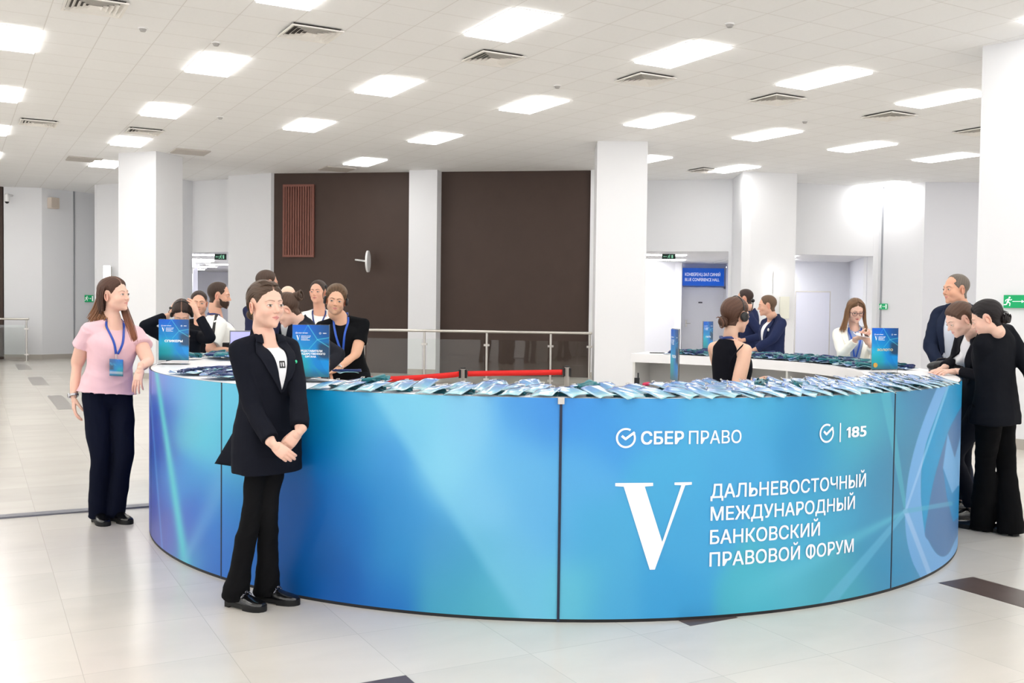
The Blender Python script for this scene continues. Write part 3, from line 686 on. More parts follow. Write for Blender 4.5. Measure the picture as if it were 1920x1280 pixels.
SMP = [(278, 720, 120, 130, 215), (282, 800, 60, 80, 190), (290, 850, 20, 75, 180), (284, 930, 70, 85, 185), (290, 1000, 90, 100, 180), (305, 780, 25, 85, 195), (315, 900, 45, 120, 210), (330, 730, 105, 165, 228), (345, 800, 95, 190, 215), (340, 900, 60, 150, 215),
 (345, 1000, 70, 110, 200), (320, 1020, 100, 105, 190), (370, 740, 110, 195, 228), (400, 740, 100, 195, 225), (400, 840, 95, 200, 225), (390, 900, 70, 150, 215), (370, 950, 55, 105, 200), (400, 1000, 55, 120, 205), (390, 1060, 60, 115, 200), (350, 1050, 85, 175, 210),
 (440, 740, 100, 195, 228), (440, 860, 80, 175, 215), (430, 950, 45, 130, 205), (440, 1050, 45, 115, 200), (520, 1000, 0, 90, 175), (575, 770, 0, 140, 200), (600, 760, 0, 150, 215), (580, 850, 0, 105, 195), (620, 830, 0, 145, 210), (575, 950, 0, 85, 165), (600, 1050, 0, 85, 160), (640, 1110, 15, 95, 180),
 (660, 760, 60, 165, 220), (700, 750, 90, 180, 225), (640, 920, 0, 115, 200), (660, 1000, 20, 110, 190), (680, 860, 60, 155, 218), (740, 850, 62, 150, 220), (760, 950, 60, 150, 215), (720, 950, 40, 135, 205), (740, 1050, 45, 140, 205), (720, 1120, 30, 115, 195), (830, 1030, 70, 155, 210), (840, 1110, 70, 165, 200), (880, 1060, 70, 160, 200), (900, 1130, 80, 175, 200),
 (770, 770, 120, 200, 232), (820, 870, 130, 205, 238), (880, 800, 125, 195, 235), (900, 940, 115, 190, 235), (980, 780, 75, 155, 225), (1020, 770, 60, 140, 222), (960, 860, 100, 180, 232), (1000, 900, 95, 175, 228), (1030, 1000, 95, 175, 230), (960, 1060, 100, 180, 225), (1000, 1100, 98, 185, 225), (1035, 1130, 105, 195, 225), (940, 1130, 85, 180, 205),
 (1070, 760, 62, 145, 225), (1120, 790, 62, 150, 225), (1080, 880, 85, 170, 228), (1090, 1000, 75, 170, 220), (1075, 1120, 95, 190, 215), (1140, 1130, 75, 170, 220), (1200, 770, 70, 160, 225), (1250, 900, 72, 170, 222), (1300, 1000, 68, 165, 220), (1260, 1130, 60, 160, 218), (1350, 770, 75, 170, 222), (1400, 850, 70, 165, 220), (1450, 760, 70, 170, 215),
 (1500, 790, 45, 140, 200), (1520, 850, 55, 150, 205), (1560, 780, 65, 165, 195), (1620, 800, 85, 180, 195), (1600, 860, 70, 165, 200), (1650, 770, 70, 165, 190), (1660, 860, 60, 130, 175), (1640, 930, 62, 140, 185), (1580, 950, 70, 165, 205), (1500, 1000, 72, 172, 215), (1420, 1120, 75, 180, 205), (1500, 1110, 85, 180, 205), (1580, 1090, 75, 165, 190), (1650, 1060, 62, 145, 185), (1560, 1125, 75, 165, 185), (1660, 1000, 65, 150, 190),
 (1690, 760, 65, 145, 185), (1720, 760, 62, 130, 175), (1700, 850, 70, 135, 170), (1690, 920, 70, 140, 175), (1740, 740, 60, 120, 170), (1690, 1050, 60, 140, 190), (1710, 1090, 60, 145, 190), (1790, 900, 60, 120, 175)]
SP = np.array([(a, b) for a, b, *_ in SMP], float); SCOL = np.array([c for _, _, *c in SMP], float)
def seg_d(x, y, a, b):
    a = np.array(a, float); b = np.array(b, float); d = b - a; L2 = d @ d
    t = np.clip(((x - a[0]) * d[0] + (y - a[1]) * d[1]) / L2, 0, 1)
    return np.hypot(x - a[0] - t * d[0], y - a[1] - t * d[1]), t, ((x - a[0]) * d[1] - (y - a[1]) * d[0]) / math.sqrt(L2)
def in_poly(x, y, P):
    return sum(_inp(x + dx, y + dy, P) * 1. for dx, dy in ((-.9, -.3), (.9, .3), (-.3, .9), (.3, -.9), (0, 0))) / 5
def _inp(x, y, P):
    ins = np.zeros(len(x), bool); n = len(P)
    for i in range(n):
        x0, y0 = P[i]; x1, y1 = P[(i + 1) % n]
        if y0 == y1: continue
        c = ((y0 > y) != (y1 > y)) & (x < (x1 - x0) * (y - y0) / (y1 - y0) + x0); ins ^= c
    return ins
def sstep(a, b, x): t = np.clip((x - a) / (b - a), 0, 1); return t * t * (3 - 2 * t)
def rnd(P): return [tuple(p) for p in catmull([np.array(p, float) for p in P], 5)]
def art(x, y, panel):
    W = np.zeros(len(x)); Cc = np.zeros((len(x), 3))
    for (sx, sy), c in zip(SP, SCOL):
        s2 = 34. ** 2 if sx > 420 else 22. ** 2
        w_ = np.exp(-((x - sx) ** 2 + ((y - sy) * .8) ** 2) / (2 * s2)) + 1e-6 / (1 + ((x - sx) ** 2 + (y - sy) ** 2) / 4e4)
        W += w_; Cc += w_[:, None] * c
    C = Cc / W[:, None]
    def blend(mask, col):
        nonlocal C
        C = C + (np.array(col, float) - C) * mask[:, None]
    if panel == 0:
        d, t, s = seg_d(x, y, (292, 690), (347, 1056)); blend(np.exp(-(d / (4 + 5 * t)) ** 2) * .9, (90, 205, 215))
        d, t, s = seg_d(x, y, (282, 740), (305, 1040)); blend(np.exp(-(d / 1.5) ** 2) * .6, (105, 165, 230))
        d, t, s = seg_d(x, y, (346, 1050), (440, 860)); blend(np.exp(-(d / (6 + 22 * t)) ** 2) * .4, (120, 180, 225))
    if panel == 1:
        d, t, s = seg_d(x, y, (690, 720), (985, 1170))   # s>0 : right-above side
        m_ = sstep(-16, 12, s) * np.exp(-np.clip(s, 0, 400) / 70.) * (1 - .35 * t); blend(m_ * .75, (132, 210, 240))
    if panel >= 2:
        d, t, s = seg_d(x, y, (1698, 958), (1410, 1110)); blend(np.exp(-(d / (3 + 24 * t)) ** 2) * .45 * (1 - .6 * t), (110, 205, 225))
        d, t, s = seg_d(x, y, (1698, 958), (1545, 1140)); blend((1 - sstep(3 + 6 * t, 5 + 9 * t, d)) * .5, (110, 185, 222))
        d, t, s = seg_d(x, y, (1697, 950), (1660, 735)); blend((1 - sstep(2 + 5 * t, 4 + 7 * t, d)) * .55, (85, 180, 200))
    if panel == 3:
        blend(in_poly(x, y, rnd([(1758, 724), (1735, 780), (1715, 840), (1702, 900), (1697, 960), (1700, 1010), (1710, 1050), (1722, 1075), (1735, 1095), (1760, 1085), (1790, 1065), (1812, 1050), (1812, 975), (1792, 1010), (1780, 1035), (1768, 1043), (1755, 1036), (1742, 1015), (1732, 980), (1727, 930), (1728, 880), (1737, 830), (1755, 780), (1770, 740), (1780, 716)])) * .95, (112, 172, 228))
        blend(in_poly(x, y, [(1780, 716), (1770, 740), (1755, 780), (1737, 830), (1728, 880), (1727, 930), (1731, 975), (1734, 1000), (1740, 960), (1750, 905), (1765, 850), (1782, 800), (1812, 745), (1812, 690)]) * .95, (0, 148, 205))
        blend(in_poly(x, y, rnd([(1812, 745), (1782, 800), (1765, 850), (1750, 905), (1740, 960), (1734, 1000), (1742, 1015), (1755, 1036), (1768, 1043), (1780, 1035), (1792, 1010), (1812, 975)])) * .9, (68, 116, 170))
        blend(in_poly(x, y, [(1777, 812), (1790, 858), (1802, 815), (1806, 905), (1785, 925), (1768, 877)]) * .95, (108, 174, 228))
        blend(in_poly(x, y, [(1768, 877), (1785, 925), (1806, 900), (1806, 960), (1787, 978), (1775, 930)]) * .95, (0, 135, 198))
        for b, wd, c_ in (((1779, 720), 2.2, (160, 200, 238)), ((1746, 1084), 4.5, (165, 200, 238)), ((1782, 944), 4.5, (95, 175, 210))):
            d, t, s = seg_d(x, y, (1698, 958), b); blend((1 - sstep(wd * .6, wd * 1.3, d)) * .65, c_)
    return np.array([lin((c / 255).tolist()) if False else c for c in C]) if False else C
def tolin(C):
    c = np.clip(C / 255., 0, 1); return np.where(c <= .04045, c / 12.92, ((c + .055) / 1.055) ** 2.4)
pan = [(edges[i], edges[i + 1]) for i in range(len(edges) - 1)]
names = {}
for a, b in pan:
    mid = (a + b) / 2
    idx = 0 if a >= seams[0] - 1e-6 else 1 if a >= seams[1] - 1e-6 else 2 if a >= seams[2] - 1e-6 else 3
    a2, b2 = a + .0022, b - .0022
    step = .0075 if idx in (0, 1, 2) else .0036
    nt = int((b2 - a2) * RO / step); nz = int(1.08 / step)
    T = np.linspace(a2, b2, nt + 1); Z = np.linspace(.016, HT - .001, nz + 1)
    TT, ZZ = np.meshgrid(T, Z)
    V = np.c_[(CC.x + RO * np.sin(TT)).ravel(), (CC.y + RO * np.cos(TT)).ravel(), ZZ.ravel()]
    vis = V.copy(); 
    x, y = proj_px(V)
    if idx == 3:     # the ring emblem is symmetric about its middle
        TM = np.abs(TT.ravel() - math.radians(113.)) + math.radians(113.); TM = np.minimum(TM, seams[2])
        x, y = proj_px(np.c_[CC.x + RO * np.sin(TM), CC.y + RO * np.cos(TM), V[:, 2]]); C = art(x, y, 3)
    else: C = art(x, y, idx)
    F = [(i * (nt + 1) + j, i * (nt + 1) + j + 1, (i + 1) * (nt + 1) + j + 1, (i + 1) * (nt + 1) + j) for i in range(nz) for j in range(nt)]
    nV = len(V); back = arc_slab(a2, b2, RO - .010, RO - .001, .016, HT - .001)
    Vb, Fb = back; VV = np.concatenate([V, Vb]); FF = F + [tuple(q + nV for q in f) for f in Fb]
    CCc = np.concatenate([tolin(C) * .88, np.full((len(Vb), 3), .03)])
    p = obj('front_panel', (VV, FF), M_PRINT, counter, True, col=CCc)
    lab = {0: 'left printed panel with violet blue and teal beams', 1: 'wide printed panel with a pale diagonal beam', 2: 'printed panel with the large white V and forum title', 3: 'right printed panel with the large ring emblem'}[idx]
    if a > seams[0] + 1e-3 + 0 and a > edges[5] - 1e-6: lab = 'printed panel on the far left side of the counter'
    if b < seams[2] - 1e-3 - .3: lab = 'printed panel on the far side of the counter'
    p['label'] = lab; names[(idx, a)] = p
TITLE = [p for (i, a), p in names.items() if i == 2][0]
for s in seams:
    q = rp(s, RO - .004); d = Vector((math.sin(s), math.cos(s), 0)); t_ = Vector((d.y, -d.x, 0)); wd = .0065 if abs(s - seams[1]) < 1e-6 else .004
    a = q + t_ * wd; b = q - t_ * wd; c = b + d * (.010 if wd > .005 else .005); e = a + d * (.010 if wd > .005 else .005)
    obj('panel_joint', prism([tuple(a.xy), tuple(b.xy), tuple(c.xy), tuple(e.xy)], .005, HT - .01), M_STEEL if False else mat('dark_joint', rgb(38, 44, 66), .35, metal=.3), counter, False)
obj('joint_cap', join([box(rp(seams[1], RO).x - .016, rp(seams[1], RO).x + .016, rp(seams[1], RO).y - .016, rp(seams[1], RO).y + .004, HT - .03, HT + .004)]), M_STEEL, counter, False)

# ---- lettering wrapped on the panel
def wrap(p, off=.0035):
    """flat pieces given as (arc length s along the rim measured from the left, height z)"""
    V, F = p; th = S0 - V[:, 0] / RO
    r = RO + off - V[:, 1]; return np.c_[CC.x + r * np.sin(th), CC.y + r * np.cos(th), V[:, 2]], F
S0 = seams[1]
def sz(px, py): th, z = on_ring(px, py); return ((S0 - th) * RO, z)
def strip_poly(pts):   # pixel polygon -> subdivided flat polygon in (s,z)
    P = [sz(*q) for q in pts]; return (np.array([(a, 0, b) for a, b in P]), [tuple(range(len(P)))])
def put_text(s, xl, xr, ytop, ybase, bold=.0, sp=1.0):
    s0, zb = sz(xl, ybase); _, zt = sz(xl, ytop); s1, _ = sz(xr, ybase); return text_fit(s, s0, s1, zb, zt, bold, sp)
def K(x, y): return (1040 + x / 2.909, 740 + y / 2.909)
pieces = []
def addt(s, xl, xr, yt, yb, bold=0.): a = K(xl, yt); b = K(xr, yb); pieces.append(put_text(s, a[0], b[0], a[1], b[1], bold))
addt('СБЕР', 469, 703, 202, 270, .024); addt('ПРАВО', 730, 1016, 200, 268, .008)
addt('185', 1588, 1697, 176, 234, .024)
addt('ДАЛЬНЕВОСТОЧНЫЙ', 848, 1692, 490, 563, .014); addt('МЕЖДУНАРОДНЫЙ', 848, 1632, 614, 686, .014); addt('БАНКОВСКИЙ', 845, 1442, 741, 814, .014); addt('ПРАВОВОЙ ФОРУМ', 842, 1625, 863, 936, .014)
# the tall serif V, built as quads so that it bends with the panel
def V_glyph():
    Vp = dict(a=(330, 480), b=(533, 480), c=(533, 497), d=(488, 500), e=(588, 802), f=(688, 496), g=(650, 494), h=(650, 480), i=(747, 480), j=(747, 494), k=(710, 497), l=(550, 952), m=(522, 952), n=(375, 500), o=(330, 497))
    s0, _ = sz(*K(330, 480)); s1, _ = sz(*K(747, 480)); _, zt = sz(*K(330, 480)); _, zb = sz(*K(533, 952))
    def q(n_): x, y = Vp[n_]; return (s0 + (x - 330) / (747 - 330) * (s1 - s0), 0, zt + (y - 480) / (952 - 480) * (zb - zt))
    v = [q(k) for k in 'abcdefghijklmno']; ix = {k: i for i, k in enumerate('abcdefghijklmno')}
    Fs = [('a', 'b', 'c', 'd', 'n', 'o'), ('h', 'i', 'j', 'k', 'f', 'g'), ('n', 'd', 'e', 'l', 'm'), ('f', 'k', 'l', 'e')]
    return np.array(v), [tuple(ix[c] for c in f) for f in Fs]
big_v = V_glyph()
def logo(cx, cz, r):
    """broken ring with a tick"""
    P = []
    th = np.linspace(math.radians(60), math.radians(385), 44); w_ = r * .2
    V = [(cx + rr * math.cos(t), 0, cz + rr * math.sin(t)) for t in th for rr in (r, r - w_)]
    P.append((np.array(V), [(2 * i, 2 * i + 2, 2 * i + 3, 2 * i + 1) for i in range(len(th) - 1)]))
    def sg(a, b, w1):
        a = np.array(a); b = np.array(b); d = (b - a) / np.linalg.norm(b - a); n = np.array([-d[1], d[0]]) * w1 / 2
        P.append((np.array([(cx + c[0] * r, 0, cz + c[1] * r) for c in (a - n, b - n, b + n, a + n)]), [(0, 1, 2, 3)]))
    sg((-.42, .22), (-.02, -.12), .24); sg((-.1, -.14), (.88, .58), .24)
    return join(P)
a = sz(*K(388, 235)); b = sz(*K(388, 180)); lg1 = logo(a[0], a[1], b[1] - a[1])
a = sz(*K(1482, 209)); b = sz(*K(1482, 157)); lg2 = logo(a[0], a[1], b[1] - a[1])
s_, z0 = sz(*K(1554, 257)); _, z1 = sz(*K(1554, 153)); pieces.append((np.array([(s_ - .004, 0, z0), (s_ + .004, 0, z0), (s_ + .004, 0, z1), (s_ - .004, 0, z1)]), [(0, 1, 2, 3)]))
for pc in pieces: obj('printed_line', wrap(pc), M_PRW, TITLE, False, label='line of white printed lettering')
obj('large_letter', wrap(big_v), M_PRW, TITLE, False, label='large white serif V')
for lg in (lg1, lg2): obj('tick_logo', wrap(lg), M_PRW, TITLE, False, label='round white tick logo')

# ---------------------------------------------------------------- acrylic sign holders on the counter
M_ACR = mat('clear_acrylic', (.97, .98, 1), .03, trans=.95, ior=1.2)
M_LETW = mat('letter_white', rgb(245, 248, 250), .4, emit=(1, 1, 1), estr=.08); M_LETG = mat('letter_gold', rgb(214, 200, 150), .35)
def sign_art(u, v):
    """polygonal blue-teal artwork, u,v in 0..1 (v up)"""
    x = u; y = 1 - v
    C = np.zeros((len(u), 3)) + np.array([20, 130, 200.])
    def bl(m_, c): nonlocal C; C = C + (np.array(c, float) - C) * np.clip(m_, 0, 1)[:, None]
    bl(1 - sstep(.0, .35, y), (10, 95, 205)); bl(sstep(.3, 1.0, x) * (1 - sstep(.1, .5, y)), (38, 80, 135)); bl(sstep(.35, .6, y) * (1 - sstep(.2, .7, x)), (30, 170, 200))
    bl(sstep(.55, .8, y) * (1 - sstep(.3, .6, x)) * .8, (20, 150, 160)); bl(sstep(.8, 1, y) * .7, (50, 95, 110)); bl(sstep(.6, .8, x) * sstep(.3, .4, y) * (1 - sstep(.6, .7, y)), (45, 75, 105))
    bl(in_poly(x, y, [(.45, .58), (.7, .58), (.95, .92), (.8, .98)]) * .8, (10, 110, 200)); bl(in_poly(x, y, [(.7, .58), (1, .70), (1, .95), (.85, .82)]) * .9, (60, 165, 240)); bl(in_poly(x, y, [(.5, .74), (.62, .80), (.95, 1), (.78, 1)]) * .85, (60, 185, 160))
    for a, b, c in (((.42, .0), (.68, .28), .8), ((.68, .28), (1, .24), .7), ((.68, .28), (1, .42), .7), ((.68, .28), (.46, .46), .6), ((.42, 0), (.28, .18), .4), ((.1, .2), (.3, .5), .3)):
        d, t, s = seg_d(x, y, a, b); bl((1 - sstep(.004, .012, d)) * c, (90, 200, 215))
    return C
def holder(lab, px, depth, rz, lines, w_=.215, h_=.297, gold=False, medal=False, zz=HT):
    p = at(px, 640, depth); t = thing('sign_holder', lab, 'sign', (p.x, p.y, zz), rz, 'acrylic sign holders on the counter')
    W2 = w_ / 2; b0 = .03
    obj('acrylic_base', join([box(-W2, W2, -.045, .045, 0, .004), box(-W2, W2, -.004, .004, .004, b0)]), M_ACR, t, False)
    n1, n2 = 100, 140; U, Vv = np.meshgrid(np.linspace(0, 1, n1), np.linspace(0, 1, n2)); V = np.c_[(U.ravel() - .5) * w_, np.full(U.size, -.0042), b0 + Vv.ravel() * h_]
    F = [(i * n1 + j, i * n1 + j + 1, (i + 1) * n1 + j + 1, (i + 1) * n1 + j) for i in range(n2 - 1) for j in range(n1 - 1)]
    Vb, Fb = box(-W2, W2, -.0035, -.0005, b0, b0 + h_); nn_ = len(V)
    obj('printed_sheet', (np.concatenate([V, Vb]), F + [tuple(q + nn_ for q in f) for f in Fb]), M_ART, t, False, col=np.concatenate([tolin(sign_art(U.ravel(), Vv.ravel())), np.full((8, 3), .2)]))
    obj('clear_cover', box(-W2 - .002, W2 + .002, .001, .004, b0, b0 + h_ + .004), M_ACR, t, False)
    P = []
    y_ = b0 + h_ * .80; P += [text_fit('СБЕР ПРАВО', -W2 * .70, -W2 * .16, b0 + h_ * .835, b0 + h_ * .852, .03), logo(-W2 * .78, b0 + h_ * .843, .006), logo(W2 * .52, b0 + h_ * .843, .006), text_fit('185', W2 * .66, W2 * .86, b0 + h_ * .835, b0 + h_ * .852, .03)]
    vg, fg = V_glyph(); a0, a1 = vg[:, 0].min(), vg[:, 0].max(); c0, c1 = vg[:, 2].min(), vg[:, 2].max()
    P.append((np.c_[-W2 * .80 + (vg[:, 0] - a0) / (a1 - a0) * W2 * .22, vg[:, 1], b0 + h_ * .70 + (vg[:, 2] - c0) / (c1 - c0) * h_ * .10], fg))
    for k, s in enumerate(('ДАЛЬНЕВОСТОЧНЫЙ', 'МЕЖДУНАРОДНЫЙ', 'БАНКОВСКИЙ', 'ПРАВОВОЙ ФОРУМ')):
        P.append(text_fit(s, -W2 * .52, -W2 * .52 + W2 * (.52, .48, .36, .47)[k], b0 + h_ * (.780 - .026 * k), b0 + h_ * (.795 - .026 * k), .02))
    v, f = join(P); obj('sign_header', (v + np.array([0, -.0052, 0]), f), M_LETW, t, False)
    P = []
    for k, (s, hw, zc_, hh_) in enumerate(lines): P.append(text_fit(s, -W2 * hw, W2 * hw, b0 + h_ * (zc_ - hh_), b0 + h_ * (zc_ + hh_), .03))
    v, f = join(P); obj('sign_lettering', (v + np.array([0, -.0052, 0]), f), M_LETG if gold else M_LETW, t, False)
    if medal:
        obj('gold_medal', tube([(-W2 * .72, -.0045, b0 + h_ * .10), (-W2 * .72, -.009, b0 + h_ * .10)], .017, 24, caps='flat'), mat('gold_medal', rgb(205, 160, 80), .3, metal=.8), t)
    return t
holder('acrylic sign reading СПИКЕРЫ on the left end of the counter', 326, 7.30, math.radians(3), [('СПИКЕРЫ', .60, .47, .027)])
holder('acrylic sign reading ПРЕДСТАВИТЕЛИ ГОСУДАРСТВЕННОГО ОРГАНА beside the woman in the black blazer', 583, 5.75, math.radians(-6), [('ПРЕДСТАВИТЕЛИ', .64, .50, .018), ('ГОСУДАРСТВЕННОГО', .80, .445, .018), ('ОРГАНА', .30, .39, .018)])
holder('acrylic sign reading ЗОЛОТО with a gold medal on the right of the counter', 1659, 7.25, math.radians(14), [('ЗОЛОТО', .60, .47, .027)], gold=True, medal=True)
holder('acrylic sign turned nearly edge-on left of the woman with the headset', 1266, 5.78, math.radians(-88), [('СМИ', .4, .47, .027)] if False else [('ГОСТИ', .5, .47, .027)])
holder('acrylic sign reading ГОСТЬ on the far side of the counter', 1327, 10.35, math.radians(52), [('ГОСТЬ', .5, .47, .027)])

# ---------------------------------------------------------------- badges with lanyards
M_POUCH = mat('badge_pouch', rough=.16, attr=True, spec=.6, coat=.3)
M_LTEAL = mat('teal_lanyard', rgb(12, 112, 122), .45, sheen=.3, var=(40, .3)); M_LNAVY = mat('navy_lanyard', rgb(16, 44, 104), .45, sheen=.3, var=(40, .3)); M_LBLUE = mat('blue_lanyard', rgb(20, 72, 165), .45, sheen=.2)
def card_mesh(seed, tone=0):
    r = np.random.default_rng(seed); n1, n2 = 9, 13; W_, L_ = .122, .162
    U, Vv = np.meshgrid(np.linspace(-1, 1, n1), np.linspace(-1, 1, n2))
    z = .004 + .012 * (1 - U ** 2) * r.uniform(.3, 1) + .004 * np.sin(Vv * 2 + r.uniform(0, 6)) + .0015 * np.sin(U * 5 + Vv * 3 + r.uniform(0, 6))
    z -= z.min() - .001
    G = np.stack([U * W_ / 2 * (1 - .04 * (np.abs(Vv) > .95)), Vv * L_ / 2, z], 2); V, F = sheet(G, .0022)
    v = np.clip(V[:, 1] / L_ + .5, 0, 1)[:, None]; top = np.array([92, 130, 200.]); bot = np.array([150, 210, 222.]); mid = np.array([112, 170, 212.])
    C = np.where(v > .5, mid + (top - mid) * (v - .5) * 2, bot + (mid - bot) * v * 2)
    if tone == 1: C = C * .75 + np.array([60, 110, 140.]) * .2
    e = (np.abs(V[:, 0]) > W_ / 2 * .93)[:, None]; C = np.where(e, C * .6 + 255 * .38, C)  # pale highlights painted along the pouch edges
    b = ((v < .22) & (v > .08)); C = np.where(b, C * .55 + np.array([210, 232, 236.]) * .45, C)
    return V, F, tolin(C * .90 + r.normal(0, 3, C.shape))
def ribbon_path(P, w_, th=.0012, twist=None):
    P = np.array(P, float); T = np.gradient(P, axis=0); T /= np.linalg.norm(T, axis=1, keepdims=True) + 1e-9
    up = np.array([0, 0, 1.]); S = np.cross(T, up); S /= np.linalg.norm(S, axis=1, keepdims=True) + 1e-9
    if twist is not None:
        c, s = np.cos(twist)[:, None], np.sin(twist)[:, None]; Nn = np.cross(S, T); S = S * c + Nn * s
    return sheet(np.stack([P - S * w_ / 2, P + S * w_ / 2], 1), th)
def bundle_mesh(seed, loops=3, h=.028, w_=.017, L_=.12):
    r = np.random.default_rng(seed); P = []; x = 0
    for k in range(loops * 2 + 1):
        s = 1 if k % 2 else -1
        P.append((s * L_ / 2 * r.uniform(.7, 1.1), r.uniform(-.035, .035), .008 + h * r.uniform(.1, 1)))
        P.append((s * L_ / 2 * r.uniform(.9, 1.2), r.uniform(-.035, .035), .006 + h * r.uniform(0, .7)))
    Q = np.array(catmull(P, 6)); Q[:, 2] = np.clip(Q[:, 2], .004 + w_ * .3, None); tw = r.uniform(0, 6) + np.cumsum(r.uniform(-.15, .35, len(Q)))
    V, F = ribbon_path(Q, w_, .0016, tw); V[:, 2] = np.maximum(V[:, 2], .001); return V, F
def edge_strap(seed):
    r = np.random.default_rng(seed); P = []
    for k in range(7): P.append(((-1) ** k * .045 * r.uniform(.7, 1.1), .045 + r.uniform(-.015, .025), -.008 - .022 * r.random()))
    Q = np.array(catmull(P, 6)); return ribbon_path(Q, .016, .0016, np.cumsum(r.uniform(-.1, .3, len(Q))))
    x = .064
    P = [(x * .6, .078, .005), (x + .006, .05, .006), (x + .012, .0, .008), (x + .010, -.04, .006), (x * .7, -.070, .004), (0, -.074, .003)]
    return ribbon_path(catmull(P, 5), .016, .0016, np.full(26, .5))
class Kind: pass
BK = []
for s in range(4):
    k = Kind(); V, F, C = card_mesh(s); k.card = mesh('card', (V, F), M_POUCH, True, col=C); V, F, C = card_mesh(s + 9, 1); k.card2 = mesh('card', (V, F), M_POUCH, True, col=C)
    k.strap = mesh('lanyard', edge_strap(s), M_LTEAL, True)
    k.bt = mesh('lanyard', join([bundle_mesh(s + 20), bundle_mesh(s + 50, 2, .03, .02, .09)]), M_LTEAL, True); k.bn = mesh('lanyard', join([bundle_mesh(s + 70), bundle_mesh(s + 80, 2, .03, .02, .1)]), M_LNAVY, True)
    k.bl = mesh('lanyard', bundle_mesh(s + 90, 1, .012, .017, .15), M_LNAVY, True)
    k.clip = mesh('clip', join([tube([(-.012, .080, .006), (-.012, .09, .012), (.012, .09, .012), (.012, .080, .006)], .0025, 6), box(-.007, .007, .064, .08, .006, .010)]), M_STEEL, True)
    BK.append(k)
nb = 0
def badge(x, y, z, rz, lab, group, kind='card', tilt=(0, 0), k=None, card=True):
    global nb
    K_ = BK[(nb if k is None else k) % 4]; nb += 1
    t = thing('lanyard_badge', lab, 'badge', (x, y, z), 0, group); t.rotation_euler = (tilt[0], tilt[1], rz)
    def add(n_, me): o = bpy.data.objects.new(n_, me); COL.objects.link(o); o.parent = t; return o
    if kind == 'card': add('badge_card', K_.card); add('lanyard', K_.strap); add('clip', K_.clip)
    elif kind == 'tcard': add('badge_card', K_.card); add('lanyard', K_.bt).location = (.01, -.0, .004); add('clip', K_.clip)
    elif kind == 'ncard': add('badge_card', K_.card); add('lanyard', K_.bl).location = (0, 0, .004); add('clip', K_.clip)
    elif kind == 'dark': add('badge_card', K_.card2); add('lanyard', K_.bn if nb % 2 else K_.bt).location = (0, 0, .004)
    return t
R2 = random.Random(11)
ORD = ['first', 'second', 'third', 'fourth', 'fifth', 'sixth', 'seventh', 'eighth', 'ninth', 'tenth', 'eleventh', 'twelfth']
def ordn(n): return ORD[n - 1] if n <= 12 else '%dth' % n if n % 10 not in (1, 2, 3) or n < 20 else '%d%s' % (n, {1: 'st', 2: 'nd', 3: 'rd'}[n % 10])
def fan(x0, x1, rows, step, lab, group, turn, kind='card', zlift=.0, gap=()):
    """cards laid like shingles along the front rim between two picture columns"""
    for ri, (r_, off) in enumerate(rows):
        cnt = 0
        a, _ = on_ring(x0, 742, RO); b, _ = on_ring(x1, 742, RO); th = a - off / r_
        while th > b:
            p = rp(th + R2.uniform(-.004, .004), r_ + R2.uniform(-.012, .012))
            rz = -th + PI + math.radians(turn) + R2.uniform(-.10, .10)     # card's +Y (clip end) looks to the counter's inside
            rz = -th + math.radians(180 + turn) + R2.uniform(-.12, .12)
            cnt += 1; lab_ = '%s badge from the left in the %s row %s' % (ordn(cnt), ('outer', 'second', 'third', 'innermost')[min(ri, 3)], lab)
            badge(p.x, p.y, HT + .018 + (r_ < 2.84) * .004 + (r_ < 2.7) * .003, rz, lab_, group, kind if R2.random() > .05 else 'tcard', (math.radians(12) + R2.uniform(-.05, .05), math.radians(-5) + R2.uniform(-.05, .05)))
            th -= step / r_ * R2.uniform(.92, 1.08)
G1 = 'blue and mint badges laid in overlapping rows on the right front of the counter'
fan(1288, 1420, [(2.885, 0), (2.73, .05), (2.58, .02)], .118, 'right of the edge-on sign', 'badges right of the edge-on sign', 40)
fan(1420, 1700, [(2.885, 0), (2.75, .05), (2.62, .02), (2.48, .06)], .108, 'left of the ЗОЛОТО sign', 'badges left of the gold sign', 46)
fan(1700, 1796, [(2.885, 0), (2.73, .05), (2.60, .01)], .12, 'on the right rim beside the women', 'badges on the right rim', 46)
fan(1075, 1245, [(2.885, 0), (2.74, .07)], .142, 'just right of the counter joint', 'badges right of the middle joint', 34)
fan(808, 1045, [(2.885, 0), (2.74, .06)], .142, 'left of the counter joint', 'badges left of the middle joint', -24)
fan(905, 1040, [(2.58, .01)], .16, 'behind the group left of the joint', 'back-row badges left of the middle joint', 12)
fan(596, 765, [(2.885, 0), (2.73, .05)], .142, 'beside the ПРЕДСТАВИТЕЛИ sign', 'badges beside the representatives sign', -14)
# loose piles at the left end, navy straps over pale cards
for i in range(46):
    px = R2.uniform(288, 470); th, _ = on_ring(px, 705); r_ = R2.uniform(2.42, 2.86); p = rp(th, r_)
    badge(p.x, p.y, HT + .002 + R2.random() * .022, math.radians(80) + R2.uniform(-.5, .5), 'pale badge tangled with a navy lanyard in the pile by the СПИКЕРЫ sign', 'badge pile by the speakers sign', 'ncard', (R2.uniform(-.04, .04), R2.uniform(-.08, .08)))
for i in range(22):
    th = math.radians(R2.uniform(270, 284)); p = rp(th, R2.uniform(2.42, 2.84))
    badge(p.x, p.y, HT + .002 + R2.random() * .03, R2.uniform(0, 6), 'badge with a bundled lanyard in the pile behind the СПИКЕРЫ sign', 'badge pile behind the speakers sign', 'ncard' if i % 3 else 'tcard', (R2.uniform(-.08, .08), R2.uniform(-.1, .1)))
